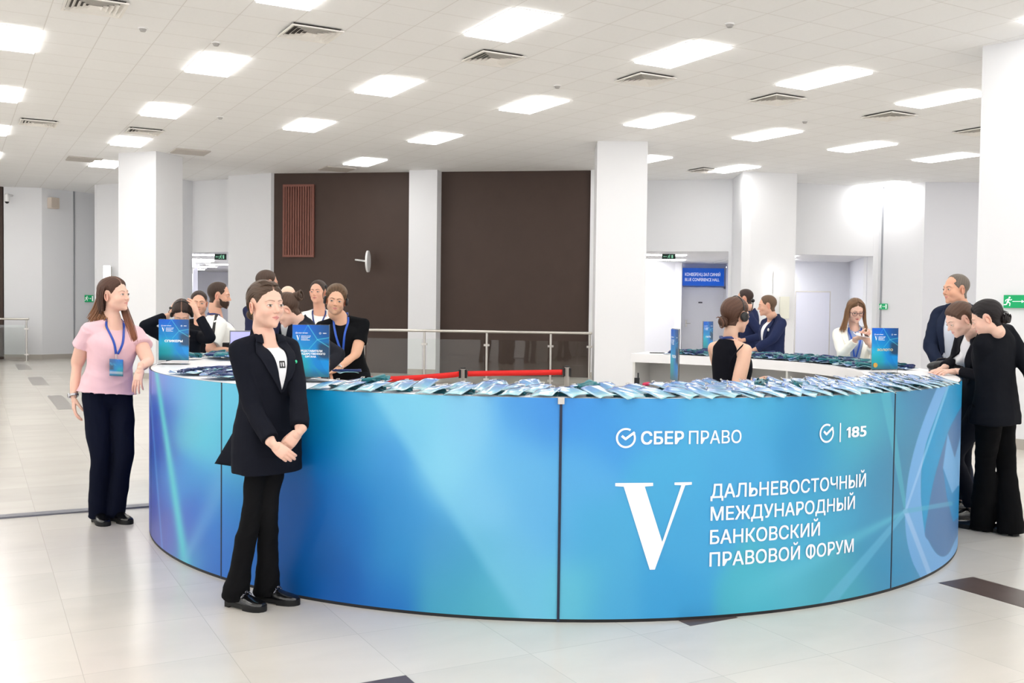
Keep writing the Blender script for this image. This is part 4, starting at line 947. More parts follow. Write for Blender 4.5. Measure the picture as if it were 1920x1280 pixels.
# dark bundles along the far side
for i in range(100):
    f = i / 99; th = math.radians(32 + 62 * f) + R2.uniform(-.01, .01)
    r_ = (2.45, 2.58, 2.72)[i % 3] + R2.uniform(-.03, .03); p = rp(th, r_)
    rw = ('near', 'middle', 'back')[i % 3]; od = ordn(i // 3 + 1)
    if math.radians(32) < th < math.radians(90):
        badge(p.x, p.y, HT + .002 + R2.random() * .012, R2.uniform(0, 6), '%s rolled dark badge from the left, %s row of the far counter side' % (od, rw), 'rolled badges on the far side of the counter', 'dark', (R2.uniform(-.05, .05), R2.uniform(-.05, .05)))
    else:
        badge(p.x, p.y, HT + .002 + R2.random() * .012, R2.uniform(0, 6), '%s rolled dark badge of the %s row, right of the ЗОЛОТО sign' % (od, rw), 'rolled badges right of the gold sign', 'dark', (R2.uniform(-.05, .05), R2.uniform(-.05, .05)))
for i in range(3):
    p = at(1318 + i * 9, 640, 10.2 + .05 * i); badge(p.x, p.y, HT + .002, 1.2 * i, '%s rolled dark badge at the foot of the ГОСТЬ sign' % ('left', 'middle', 'right')[i], 'rolled badges by the guest sign', 'dark')
p = on_z(650, 700, HT + .01); badge(p.x, p.y, HT + .012, .4, 'badge with a loose navy lanyard beside the man in the black T-shirt', None, 'ncard')
# small things on the counter
p = on_z(1198, 727, HT + .0); t = thing('handheld_radio', 'small black handheld radio standing on the counter', 'radio', (p.x, p.y + .1, HT))
obj('radio_body', box(-.014, .014, -.01, .01, 0, .05), M_BLACKP, t, False); obj('antenna', tube([(.007, 0, .05), (.007, 0, .075)], .004), M_BLACKP, t)
p = on_z(1216, 727, HT); tag(obj('red_marker', tube([(p.x - .012, p.y + .1, HT + .012), (p.x + .012, p.y + .1, HT + .016)], .011), mat('raspberry_red', rgb(190, 40, 80), .4)), 'small raspberry-red object behind the badges beside the radio', 'trinket')
p = on_z(1253, 660, HT + .0); q = rp(math.radians(27), 2.6, HT)
t = thing('mobile_phone', 'dark phone lying on the far end of the counter', 'phone', (q.x, q.y, HT)); obj('phone_body', box(-.075, .075, -.037, .037, 0, .009), M_BLACKP, t, False); obj('phone_screen', box(-.07, .07, -.034, .034, .009, .0098), mat('phone_glass', rgb(30, 32, 38), .1), t, False)

# ---------------------------------------------------------------- queue barrier
M_RED = mat('red_belt', rgb(226, 32, 28), .6)
pts = [Vector((-1.95, 9.75, 0)), at(868, 700, 10.75), at(1063, 700, 10.95)]
HP = [at(868, 691, 10.75).z, at(868, 691, 10.75).z, at(1063, 688, 10.95).z]
for i, p in enumerate(pts):
    t = thing('barrier_post', ['steel queue barrier post at the left end of the red belt, behind the counter', 'steel queue barrier post in the middle of the red belt', 'steel queue barrier post at the right end of the red belt'][i], 'barrier post', (p.x, p.y, 0), 0, 'queue barrier posts')
    h = HP[i]; obj('base_plate', tube([(0, 0, 0), (0, 0, .02)], [.16, .15], 32, caps='flat'), M_STEEL, t); obj('pole', tube([(0, 0, .02), (0, 0, h)], .027, 20, caps='flat'), M_STEEL, t)
    obj('belt_head', join([box(-.045, -.02, -.02, .02, h - .10, h - .01), box(.02, .045, -.02, .02, h - .10, h - .01)]), M_BLACKP, t, False); obj('pole_cap', tube([(0, 0, h), (0, 0, h + .012)], .03, 20, caps='flat'), M_BLACKP, t)
for i, (a, b) in enumerate(((0, 1), (1, 2))):
    A, B = pts[a], pts[b]; za, zb = HP[a] - .055, HP[b] - .055; d = (B - A); L_ = Vector((d.x, d.y, 0)); n_ = L_.normalized(); G = []
    for k in range(21):
        f = k / 20; q = A + d * f; sag = -.03 * math.sin(PI * f) if i == 0 else .0; z = za + (zb - za) * f + sag
        if k == 0: q = A + n_ * .05
        if k == 20: q = B - n_ * .05
        G.append([(q.x, q.y, z - .029), (q.x, q.y, z + .029)])
    o = obj('barrier_belt', sheet(G, .0015), M_RED, None, True); tag(o, ['red queue belt stretched from behind the counter to the middle post', 'red queue belt stretched between the two right posts'][i], 'barrier belt', 'red queue belts')
# ================================================================ PEOPLE: builders
def norm(v): v = np.asarray(v, float); return v / (np.linalg.norm(v) + 1e-12)
def rotz(a): c, s = math.cos(a), math.sin(a); return np.array([[c, -s, 0], [s, c, 0], [0, 0, 1.]])
def rotx(a): c, s = math.cos(a), math.sin(a); return np.array([[1., 0, 0], [0, c, -s], [0, s, c]])
def roty(a): c, s = math.cos(a), math.sin(a); return np.array([[c, 0, s], [0, 1., 0], [-s, 0, c]])
def smin(a, b, k): h = np.clip(.5 + .5 * (b - a) / k, 0, 1); return b + (a - b) * h - k * h * (1 - h)
def smax(a, b, k): return -smin(-a, -b, k)
def d_ell(P, c, r): q = P - np.array(c); r = np.array(r); k0 = np.linalg.norm(q / r, axis=1); k1 = np.linalg.norm(q / r ** 2, axis=1) + 1e-9; return k0 * (k0 - 1) / k1
def d_sph(P, c, r): return np.linalg.norm(P - np.array(c), axis=1) - r
def d_cap(P, a, b, ra, rb=None):
    a = np.array(a, float); b = np.array(b, float); rb = ra if rb is None else rb; d = b - a
    t = np.clip(((P - a) @ d) / (d @ d), 0, 1); return np.linalg.norm(P - a - t[:, None] * d, axis=1) - (ra + (rb - ra) * t)
def head_sdf(P, g):
    """g: dict of face proportions; +Y is where the face looks, origin midway between the eyes' height and the skull"""
    A = np.abs(P[:, 0]); Q = np.c_[A, P[:, 1:]]           # symmetric
    m = g.get('male', False); jw = g.get('jaw', .043 if not m else .049); fat = g.get('full', 0.)
    d = d_ell(Q, (0, -.016, .034), (.0745, .094, .082))
    d = smin(d, d_ell(Q, (0, .018, -.015), (.061 + fat * .4, .069, .085)), .02)
    d = smin(d, d_ell(Q, (0, .043, -.080), (.030 + fat * .6 + (.004 if m else 0), .036, .026)), .028)
    d = smin(d, d_sph(Q, (jw - .003, .006, -.060), .013 + fat), .04)
    d = smin(d, d_sph(Q, (0, .0735, -.097), .0115 + (.002 if m else 0)), .018)
    d = smin(d, d_sph(Q, (.036, .056, -.030), .019 + fat), .024)
    d = smin(d, d_cap(Q, (0, .079, .019), (.036, .071, .020), .0085 + (.0022 if m else 0)), .016)
    d = smax(d, -d_sph(Q, (.0315, .103, -.002), .0165), .015)
    d = smin(d, d_sph(Q, (.0310, .0735, -.001), .0140), .005)
    nl = g.get('nose', 1.)
    d = smin(d, d_ell(Q, (0, .052, -.058), (.028, .0345, .030)), .014)
    d = smin(d, d_cap(Q, (0, .081, .008), (0, .082 + .0195 * nl, -.029), .0062, .0082), .010)
    d = smin(d, d_sph(Q, (.0098, .0915, -.0335), .0062), .007)
    d = smin(d, d_cap(Q, (.0, .0885, -.0548), (.0190, .0775, -.0578), .0042, .0022), .006)
    d = smin(d, d_cap(Q, (.0, .0868, -.0652), (.0160, .0775, -.0622), .0052, .0026), .006)
    d = smax(d, -d_cap(Q, (0, .0960, -.0598), (.0205, .0842, -.0592), .0038), .003)
    nr = g.get('neck', .058 if m else .0495)
    return smin(d, d_cap(Q, (0, -.020, -.05), (0, -.036, -.112), nr, nr * .95), .022)
def star(g, nlon, nlat, sdf=head_sdf):
    i = np.arange(nlon) / nlon * 2 * PI; lon = i - .42 * np.sin(i) * 1.0      # denser toward the face (lon=0 is +Y)
    lat = np.linspace(0, PI, nlat + 1); lat = lat + .10 * np.sin(2 * lat) * -1
    LO, LA = np.meshgrid(lon, lat); D = np.stack([np.sin(LA) * np.sin(LO), np.sin(LA) * np.cos(LO), np.cos(LA)], 2).reshape(-1, 3)
    r = np.full(len(D), .235)
    for _ in range(46):
        d = sdf(D * r[:, None], g); r = r - np.clip(d, -.01, .05) * .82
        r = np.maximum(r, .02)
    return D, r, [(a * nlon + b, (a + 1) * nlon + b, (a + 1) * nlon + (b + 1) % nlon, a * nlon + (b + 1) % nlon) for a in range(nlat) for b in range(nlon)]
def hairline(P, g):
    """>0 inside the hair region; units of metres from the hairline"""
    x = np.abs(P[:, 0]); y = P[:, 1]; z = P[:, 2]
    rec = g.get('recede', .009 if g.get('male') else 0.)
    zz = np.array([-.12, -.085, -.045, -.030, -.012, .005, .026, .048, .060, .073, .12])
    yy = np.array([-.050, -.040, -.026, -.014, .012, .028, .045, .059, .070 - rec, .077 - rec * 1.2, .082 - rec])
    yb = np.interp(z, zz, yy)
    h = yb - y
    wob = .0009 * np.sin(P[:, 0] * 310 + 1.3) + .0008 * np.sin(z * 420 + P[:, 0] * 90)
    h = h + wob
    nape = g.get('nape', -.078)
    h = np.minimum(h, (z - nape) * 1.5 + (y + .03) * -.0)
    ear = np.sqrt(((y + .004) / .020) ** 2 + ((z + .010) / .034) ** 2) - 1     # bare skin around the ear
    if not g.get('cover_ears'): h = np.minimum(h, np.where(x > .05, ear * .02, 1))
    if g.get('bald'): h = np.minimum(h, np.where(z > .045, (.045 - z) * 1.0 + .0, h))
    return h
def head_parts(g, q=1.0):
    """skin vertices with colours, hair cap, eyes; all in head coordinates"""
    nlon, nlat = int(150 * q), int(120 * q)
    D, r, F = star(g, nlon, nlat); V = D * r[:, None]
    skin = np.array(lin(tuple(c / 255 for c in g['skin']))); C = np.tile(skin, (len(V), 1))
    A = np.abs(V[:, 0]); Q = np.c_[A, V[:, 1:]]
    def mix(m_, c): nonlocal C; C = C + (np.array(c) - C) * np.clip(m_, 0, 1)[:, None]
    lipc = np.array(lin(tuple(c / 255 for c in g.get('lip', (204, 132, 126)))))
    P0 = Q * np.array([1, .35, 1]); du = d_cap(P0, (.0, .0312, -.0556), (.0190, .0272, -.0584), .0036, .0010); dl = d_cap(P0, (.0, .0312, -.0645), (.0170, .0272, -.0614), .0045, .0010); du = np.where(V[:, 1] < .06, 1, du); dl = np.where(V[:, 1] < .06, 1, dl)
    mix(1 - sstep(-.0002, .0016, np.minimum(du, dl)), lipc)
    dm = np.abs(V[:, 2] + .0597 - A * .02); mix((1 - sstep(.0004, .0016, dm)) * .6 * (V[:, 1] > .06) * (A < .020), lipc * .35)  # shade of the mouth crease put in as dark colour
    ch = np.exp(-((A - .038) ** 2 + (V[:, 2] + .032) ** 2) / .0003) * (V[:, 1] > .03); mix(ch * g.get('blush', .18), skin * np.array([1.0, .72, .68]))
    mix(np.exp(-((V[:, 0]) ** 2 + (V[:, 2] + .032) ** 2) / .00010) * (V[:, 1] > .09) * .2, skin * np.array([1., .75, .7]))
    hc = np.array(lin(tuple(c / 255 for c in g['hair'])))
    bx = np.array([.010, .020, .030, .040, .047]); bz = (np.array([.0165, .0205, .0235, .0225, .0175]) if g.get('male') else np.array([.0200, .0225, .0245, .0235, .0185])) + g.get('brow', 0)
    zb = np.interp(A, bx, bz); bw = np.interp(A, [.010, .02, .035, .048], [.0034, .0038, .0028, .0010]) * (1.15 if g.get('male') else .82)
    mix(np.where((A > .009) & (A < .049) & (V[:, 1] > .03), 1 - sstep(.75, 1.15, np.abs(V[:, 2] - zb) / bw), 0) * (.75 if g.get('male') else .6), hc * .8)
    if g.get('stubble'):
        b = sstep(-.035, -.06, V[:, 2]) * sstep(-.03, .0, V[:, 1]) * sstep(-.135, -.11, V[:, 2]); lipm = sstep(.002, .006, np.minimum(du, dl)); mix(b * lipm * g['stubble'], hc)
    out = {'skin': (V, F, C)}
    # ears
    ears = []
    for s in (-1, 1):
        M = rotz(s * -.38) @ rotx(-.18)
        e = [ell((0, 0, 0), (.0055, .0165, .029), M)]
        rim = [(s * .004, -.002, -.030), (s * .006, -.014, -.020), (s * .009, -.0195, .004), (s * .009, -.012, .026), (s * .007, .004, .031), (s * .004, .012, .020), (s * .001, .012, .006)]
        e.append((tube([M @ np.array(p) for p in rim], [.004, .0042, .0042, .0042, .004, .0036, .003], 8, 3)))
        e.append(ell(M @ np.array((s * .002, .002, -.027)), (.0045, .006, .008), M)); e.append(ell(M @ np.array((s * .001, .012, -.004)), (.004, .004, .008), M))
        v, f = join(e); v = v * np.array([1, .84, .84]); ears.append((v + np.array([s * .0745, -.006, -.013]), f))
    ev, ef = join(ears); ec = np.tile(skin * np.array([1.0, .86, .84]), (len(ev), 1)); out['ears'] = (ev, ef, ec)
    # hair cap
    if g.get('cap', True):
        D2, r2, F2 = D, r, F
        h = hairline(V, g); t = g.get('hair_t', .010)
        B = norm(g.get('flow', (0, -.8, -.15))); e1 = norm(np.cross(B, (0, 0, 1) if abs(B[2]) < .9 else (1, 0, 0))); e2 = np.cross(B, e1)
        az = np.arctan2(D @ e2, D @ e1); pol = np.arccos(np.clip(D @ B, -1, 1))
        fr = g.get('strand', 60); rg = np.random.default_rng(int(g.get('seed', 1))); ph = rg.uniform(0, 6, 8)
        wv = az + .06 * np.sin(pol * 6 + ph[0]) + .10 * np.sin(pol * 2.2 + ph[1])
        n_ = (np.sin(wv * fr + ph[2] + 1.5 * np.sin(pol * 5 + az * 3)) * .5 + np.sin(wv * fr * 2.3 + ph[3] + 2 * np.sin(pol * 3)) * .3 + np.sin(wv * fr * .41 + ph[4]) * .5)
        grow = sstep(0, g.get('edge', .026), h + .0005 * n_)
        vol = 1 + g.get('top', .4) * np.clip(D[:, 2], 0, 1) + g.get('back', .1) * np.clip(-D[:, 1], 0, 1)
        rr = r2 + np.where(h > -.004, -.0022 + (t * vol + .0022) * grow + n_ * g.get('groove', .0009) * grow, -.006)
        if g.get('part') is not None:
            px_ = g['part']; pd = np.abs(V[:, 0] - px_) ; pm = np.exp(-(pd / .004) ** 2) * (V[:, 2] > .03) * (V[:, 1] > -.05); rr = rr - pm * t * .85
        # below the nape the cap stays inside the neck
        Vh = D2 * rr[:, None]; Vh[:, 2] = np.where(Vh[:, 2] < g.get('nape', -.078) - .03, Vh[:, 2] * 1, Vh[:, 2])
        Ch = np.tile(hc, (len(Vh), 1)) * (1 + .30 * n_[:, None] * .6); 
        if g.get('part') is not None: Ch = Ch + (skin * .8 - Ch) * (pm * .6)[:, None]
        fm = [f for f in F2 if max(h[i] for i in f) > -.006]
        used = sorted({i for f in fm for i in f}); mp = {a: b for b, a in enumerate(used)}
        out['cap'] = (Vh[used], [tuple(mp[i] for i in f) for f in fm], np.clip(Ch[used], 0.0005, 1))
    # eyes
    gx, gz = g.get('gaze', (0, 0)); EY = []; EC = []; EF = []; n0 = 0; lid = g.get('lid', .90)
    for s in (-1, 1):
        c = np.array([s * .0310, .0735, -.001]); R_ = .01465
        U, W_ = np.meshgrid(np.linspace(-1, 1, 41), np.linspace(-1, 1, 25)); hw = .0150
        up = (.0066 * (1 - np.abs(U) ** 2.2)) * lid; lo = -.0052 * (1 - np.abs(U) ** 2.0) * min(1, lid + .1)
        x = U * hw; z = np.where(W_ > 0, up * W_, -lo * W_) - .0002 + .0008 * U * s
        y = np.sqrt(np.maximum(R_ ** 2 - x ** 2 * .82 - z ** 2, 0)); P = np.c_[(c[0] + x).ravel(), (c[1] + y).ravel(), (c[2] + z).ravel()]
        di = np.hypot(x - gx, z - gz - .0004).ravel(); col = np.tile(np.array([.72, .68, .66]), (len(P), 1)); ir = np.array(lin(tuple(k / 255 for k in g.get('iris', (92, 80, 66)))))
        m_ = 1 - sstep(.0060, .0067, di); col = col + (ir - col) * m_[:, None]; m_ = 1 - sstep(.0024, .0030, di); col = col + (np.array([.004, .004, .005]) - col) * m_[:, None]
        m_ = 1 - sstep(.0006, .0012, np.hypot(x - gx + .002, z - gz - .0025).ravel()); col = col + (1 - col) * m_[:, None]  # white catchlight painted on the iris
        lash = (W_ > .80).ravel() * 1.; col = col + (np.array([.02, .014, .012]) - col) * (lash * .95)[:, None]; lash = (W_ < -.88).ravel() * .4; col = col + (np.array([.25, .14, .12]) - col) * lash[:, None]
        f = [(i * 41 + j, i * 41 + j + 1, (i + 1) * 41 + j + 1, (i + 1) * 41 + j) for i in range(24) for j in range(40)]
        EY.append(P); EC.append(col); EF += [tuple(k + n0 for k in q_) for q_ in f]; n0 += len(P)
        # lash line, a thin dark strip standing off the upper lid
        t_ = np.linspace(-1, 1, 21); xu = t_ * hw * 1.04; zu = .0066 * (1 - np.abs(t_) ** 2.2) * lid + .0008 * t_ * s; yu = np.sqrt(np.maximum(R_ ** 2 - xu ** 2 * .82 - zu ** 2, 0))
        a = np.c_[c[0] + xu, c[1] + yu + .0002, c[2] + zu - .0003]; b = np.c_[c[0] + xu * 1.03, c[1] + yu + .0018, c[2] + zu + .0010 + .0006 * (s * t_ > .3)]
        v = np.stack([a, b], 1).reshape(-1, 3); f = [(2 * i, 2 * i + 2, 2 * i + 3, 2 * i + 1) for i in range(20)]
        EY.append(v); EC.append(np.tile([.012, .009, .008], (len(v), 1))); EF += [tuple(k + n0 for k in q_) for q_ in f]; n0 += len(v)
    ne = len(EY[0]) + len(EY[1]); VE, CE = np.concatenate(EY), np.concatenate(EC)
    out['eyes'] = [(VE[:ne], [f for f in EF if max(f) < ne], CE[:ne]), (VE[ne:], [tuple(k - ne for k in f) for f in EF if min(f) >= ne], CE[ne:])]
    return out
M_SKIN = mat('skin', rough=.48, attr=True, spec=.35); M_HAIR = mat('hair', rough=.5, attr=True, spec=.3); M_EYE = mat('eye', rough=.12, attr=True, spec=.6)
M_SKIN.node_tree.nodes['Principled BSDF'].inputs['Subsurface Weight'].default_value = .12
M_SKIN.node_tree.nodes['Principled BSDF'].inputs['Subsurface Radius'].default_value = (1.0, .35, .2)
M_SKIN.node_tree.nodes['Principled BSDF'].inputs['Subsurface Scale'].default_value = .008

def ik(a, b, l1, l2, hint):
    a = np.array(a, float); b = np.array(b, float); d = b - a; L_ = np.linalg.norm(d); u = d / (L_ + 1e-9)
    if L_ > (l1 + l2) * .998: b = a + u * (l1 + l2) * .998; L_ = (l1 + l2) * .998
    x = (l1 * l1 - l2 * l2 + L_ * L_) / (2 * L_); h = math.sqrt(max(l1 * l1 - x * x, 1e-8)); v = np.array(hint, float) - a; v = v - u * (v @ u); v = norm(v)
    return a + u * x + v * h, b
HANDC = {}
def hand_mesh(curl=(.35, .4, .45, .5), thumb=(.5, .3), side=1, spread=.08, sc_=1., vox=.0019):
    """wrist at origin, fingers to +Y, back of the hand +Z, thumb on the side*X side"""
    key = (tuple(curl), tuple(thumb), side, spread, sc_, vox)
    if key in HANDC: return HANDC[key]
    P = []
    kn = [(.026, .088), (.009, .093), (-.009, .090), (-.025, .082)]; ln = [(.040, .025, .020), (.044, .029, .021), (.041, .027, .021), (.032, .021, .019)]; rd = [.0086, .0088, .0084, .0076]
    P.append(tube([(0, -.03, 0), (0, .0, 0), (0, .03, 0)], [.024, .024, .025], 14, 3, flat=.70, side=(1, 0, 0)))
    P.append(tube([(.002, .015, -.001), (.001, .05, 0), (0, .082, .001)], [.027, .034, .035], 16, 3, flat=.40, side=(1, 0, 0)))
    P.append(ell((side * .020, .035, -.009), (.015, .026, .013))); P.append(ell((-side * .020, .035, -.007), (.011, .030, .011)))
    for k in range(4):
        x, y = kn[k]; x *= side; a = -(k - 1.5) * spread * side; c = curl[k]; p = np.array([x, y, .001]); pts = [p - np.array([x * .35, .03, 0]), p]; ang = c * .75
        d0 = np.array([math.sin(a), math.cos(a), 0])
        for j, L_ in enumerate(ln[k]):
            d = d0 * math.cos(ang) + np.array([0, 0, -1.]) * math.sin(ang); p = p + d * L_; pts.append(p); ang += c * (1.15 if j == 0 else .75)
        r = rd[k]; P.append(tube(pts, [r * 1.05, r * 1.12, r * 1.0, r * .93, r * .80], 12, 2))
    ta, tc = thumb; p = np.array([side * .020, .022, -.006]); a = ta; pts = [p]; d = np.array([side * math.sin(a), math.cos(a), -tc]); d = norm(d)
    for L_, bend in ((.040, 0), (.030, .25), (.024, .3)):
        a -= bend * .6; d = norm(np.array([side * math.sin(a), math.cos(a), -tc - bend * .5])); p = p + d * L_; pts.append(p)
    P.append(tube(pts, [.0135, .0118, .0102, .0082], 12, 2))
    V, F, N = remesh(P, vox, 4, .5); V = V * sc_
    HANDC[key] = (V, F); return V, F
SHOEC = {}
def wrinkle(V, N, amp, seed=0, kz=1.0):
    r = np.random.default_rng(seed); d = np.zeros(len(V)); W_ = V.copy()
    for i in range(3): W_ = W_ + .02 * np.sin(V[:, [1, 2, 0]] * r.uniform(8, 16, 3) + r.uniform(0, 6, 3))
    for f, a in ((14, 1.), (27, .6), (48, .35)):
        k = r.normal(0, 1, 3); k[2] *= kz; k = k / np.linalg.norm(k) * f
        s = np.sin(W_ @ k + r.uniform(0, 6)); d += a * (1 - np.abs(s) * 2) * .5
        k = r.normal(0, 1, 3); k[2] *= kz; k = k / np.linalg.norm(k) * f; d += a * .5 * np.sin(W_ @ k + r.uniform(0, 6))
    return V + N * (d * amp * 1.5)[:, None]
def cloth_mat(name, c, rough=.9, sheen=0., sc_=900, b=.12, spec=.12): return mat(name, rgb(*c), rough, spec=spec, sheen=sheen, bump=(sc_, b, .001))

def superell(cx, cy, cz, a, bf, bb, n=2.4, seg=32, frame=None, tilt=0.):
    """ring: half width a, front depth bf, back depth bb"""
    out = []
    for k in range(seg):
        t = 2 * PI * k / seg; c, s = math.cos(t), math.sin(t)
        x = a * math.copysign(abs(c) ** (2 / n), c); y = math.copysign(abs(s) ** (2 / n), s) * (bf if s > 0 else bb)
        out.append((cx + x, cy + y, cz - tilt * (y + (bf if y > 0 else bb) * .35)))
    return out

class Rig: pass
def make_rig(cfg):
    """world-space joints of one person from where the photo shows them"""
    R = Rig(); R.s = cfg.get('s', 1.0); s = R.s; R.male = cfg.get('male', False)
    R.root = np.array(cfg['root'], float)      # ground point under the pelvis
    R.pel = np.array(cfg.get('pelvis', (R.root[0], R.root[1], .93 * s)), float)
    R.neck = np.array(cfg['neck'], float)      # base of the neck
    R.pyaw = math.radians(cfg['face']); R.cyaw = math.radians(cfg.get('chest', cfg['face']))
    bulge = np.array(cfg.get('bulge', (0, 0, 0)), float); mid = (R.pel + R.neck) / 2 + bulge
    def pos(t):
        if t < 0: dz = np.array([0, 0, 1.]) * .52 * s; return R.pel + dz * t
        return (1 - t) ** 2 * R.pel + 2 * t * (1 - t) * mid + t * t * R.neck
    def frame(t):
        tt = min(max(t, 0), 1); T = norm(2 * (1 - tt) * (mid - R.pel) + 2 * tt * (R.neck - mid))
        if t < 0: T = norm(T * max(0, 1 + t * 3) + np.array([0, 0, 1.]) * min(1, -t * 3))
        yw = R.pyaw + (R.cyaw - R.pyaw) * min(max(t, 0), 1)
        f = np.array([math.sin(yw), math.cos(yw), 0]); x = norm(np.cross(f, T)); y = np.cross(T, x); return x, y, T
    def B(x, y, t):
        X, Y, Z = frame(t); return pos(t) + X * x * s + Y * y * s
    R.pos, R.frame, R.B = pos, frame, B
    sw = cfg.get('shoulder', .178 if R.male else .154); R.sh = {k: B(k * sw, -.008, .855 + cfg.get('shrug', {}).get(k, 0)) for k in (-1, 1)}    # +1 is the person's right
    R.el, R.wr = {}, {}
    l1, l2 = .285 * s, .250 * s
    for k in (-1, 1):
        tgt = cfg['hands'][k]; hint = cfg['elbows'][k] if cfg.get('elbows') and k in cfg['elbows'] else B(k * .35, -.25, .4)
        R.el[k], R.wr[k] = ik(R.sh[k], tgt, l1, l2, hint)
    R.hip = {k: B(k * cfg.get('hipw', .088), 0, -.02) for k in (-1, 1)}; R.kn, R.an = {}, {}
    for k in (-1, 1):
        f = R.frame(-1)[1]; a = np.array(cfg['ankles'][k], float); a[2] = cfg.get('ankz', .085) * 1.0
        hint = cfg.get('knees', {}).get(k, (R.hip[k] + a) / 2 + f * .3); R.kn[k], R.an[k] = ik(R.hip[k], a, .44 * s, .42 * s, hint)
    hy, hp, hr = cfg.get('head', (cfg['face'], 0, 0)); R.HR = rotz(-math.radians(hy)) @ rotx(math.radians(-hp)) @ roty(math.radians(hr)); R.hs = cfg.get('hs', 1.0) * (1.03 if R.male else .98)
    # the stub of the neck in head space ends near the neck base
    R.hc = np.array(cfg['headc'], float) if 'headc' in cfg else R.neck + np.array([0, 0, .155 * s]) + R.HR @ np.array([0, .04, 0])
    return R
def torso_loft(R, st, seg=32):
    """stations (t, half width, front, back, forward shift, exponent[, tilt]) -> closed loft following the spine"""
    rings = []
    for q in st:
        t, a, bf, bb, cy = q[:5]; n = q[5] if len(q) > 5 else 2.4; tl = q[6] if len(q) > 6 else 0.
        X, Y, Z = R.frame(t); c = R.pos(t) + Y * cy * R.s
        rings.append([c + (X * x + Y * y + Z * z) * R.s for x, y, z in superell(0, 0, 0, a, bf, bb, n, seg, tilt=tl)])
    # densify
    dense = []
    A = np.array(rings); m_ = len(A)
    for k in range(m_ - 1):
        a, b, c, d = A[max(k - 1, 0)], A[k], A[k + 1], A[min(k + 2, m_ - 1)]
        for j in range(4):
            u = j / 4; dense.append(.5 * (2 * b + (c - a) * u + (2 * a - 5 * b + 4 * c - d) * u * u + (3 * b - a - 3 * c + d) * u ** 3))
    dense.append(A[-1]); return loft([[tuple(p) for p in r] for r in dense])
def arm_tube(a, b, c, rad, seg=18, flat=1., sub=6, caps='round', cuff=None):
    a, b, c = map(np.array, (a, b, c)); e1 = b + (a - b) * .18; e2 = b + (c - b) * .18
    pts = [a, a + (b - a) * .45, e1, b + ((a + c) / 2 - b) * .06, e2, b + (c - b) * .6, c]
    r = [rad[0], rad[1], (rad[1] + rad[2]) / 2, rad[2], (rad[2] + rad[3]) / 2, (rad[2] + rad[3]) / 2, rad[3]]
    return tube(pts, r, seg, sub, flat, caps=caps)
class Body: pass
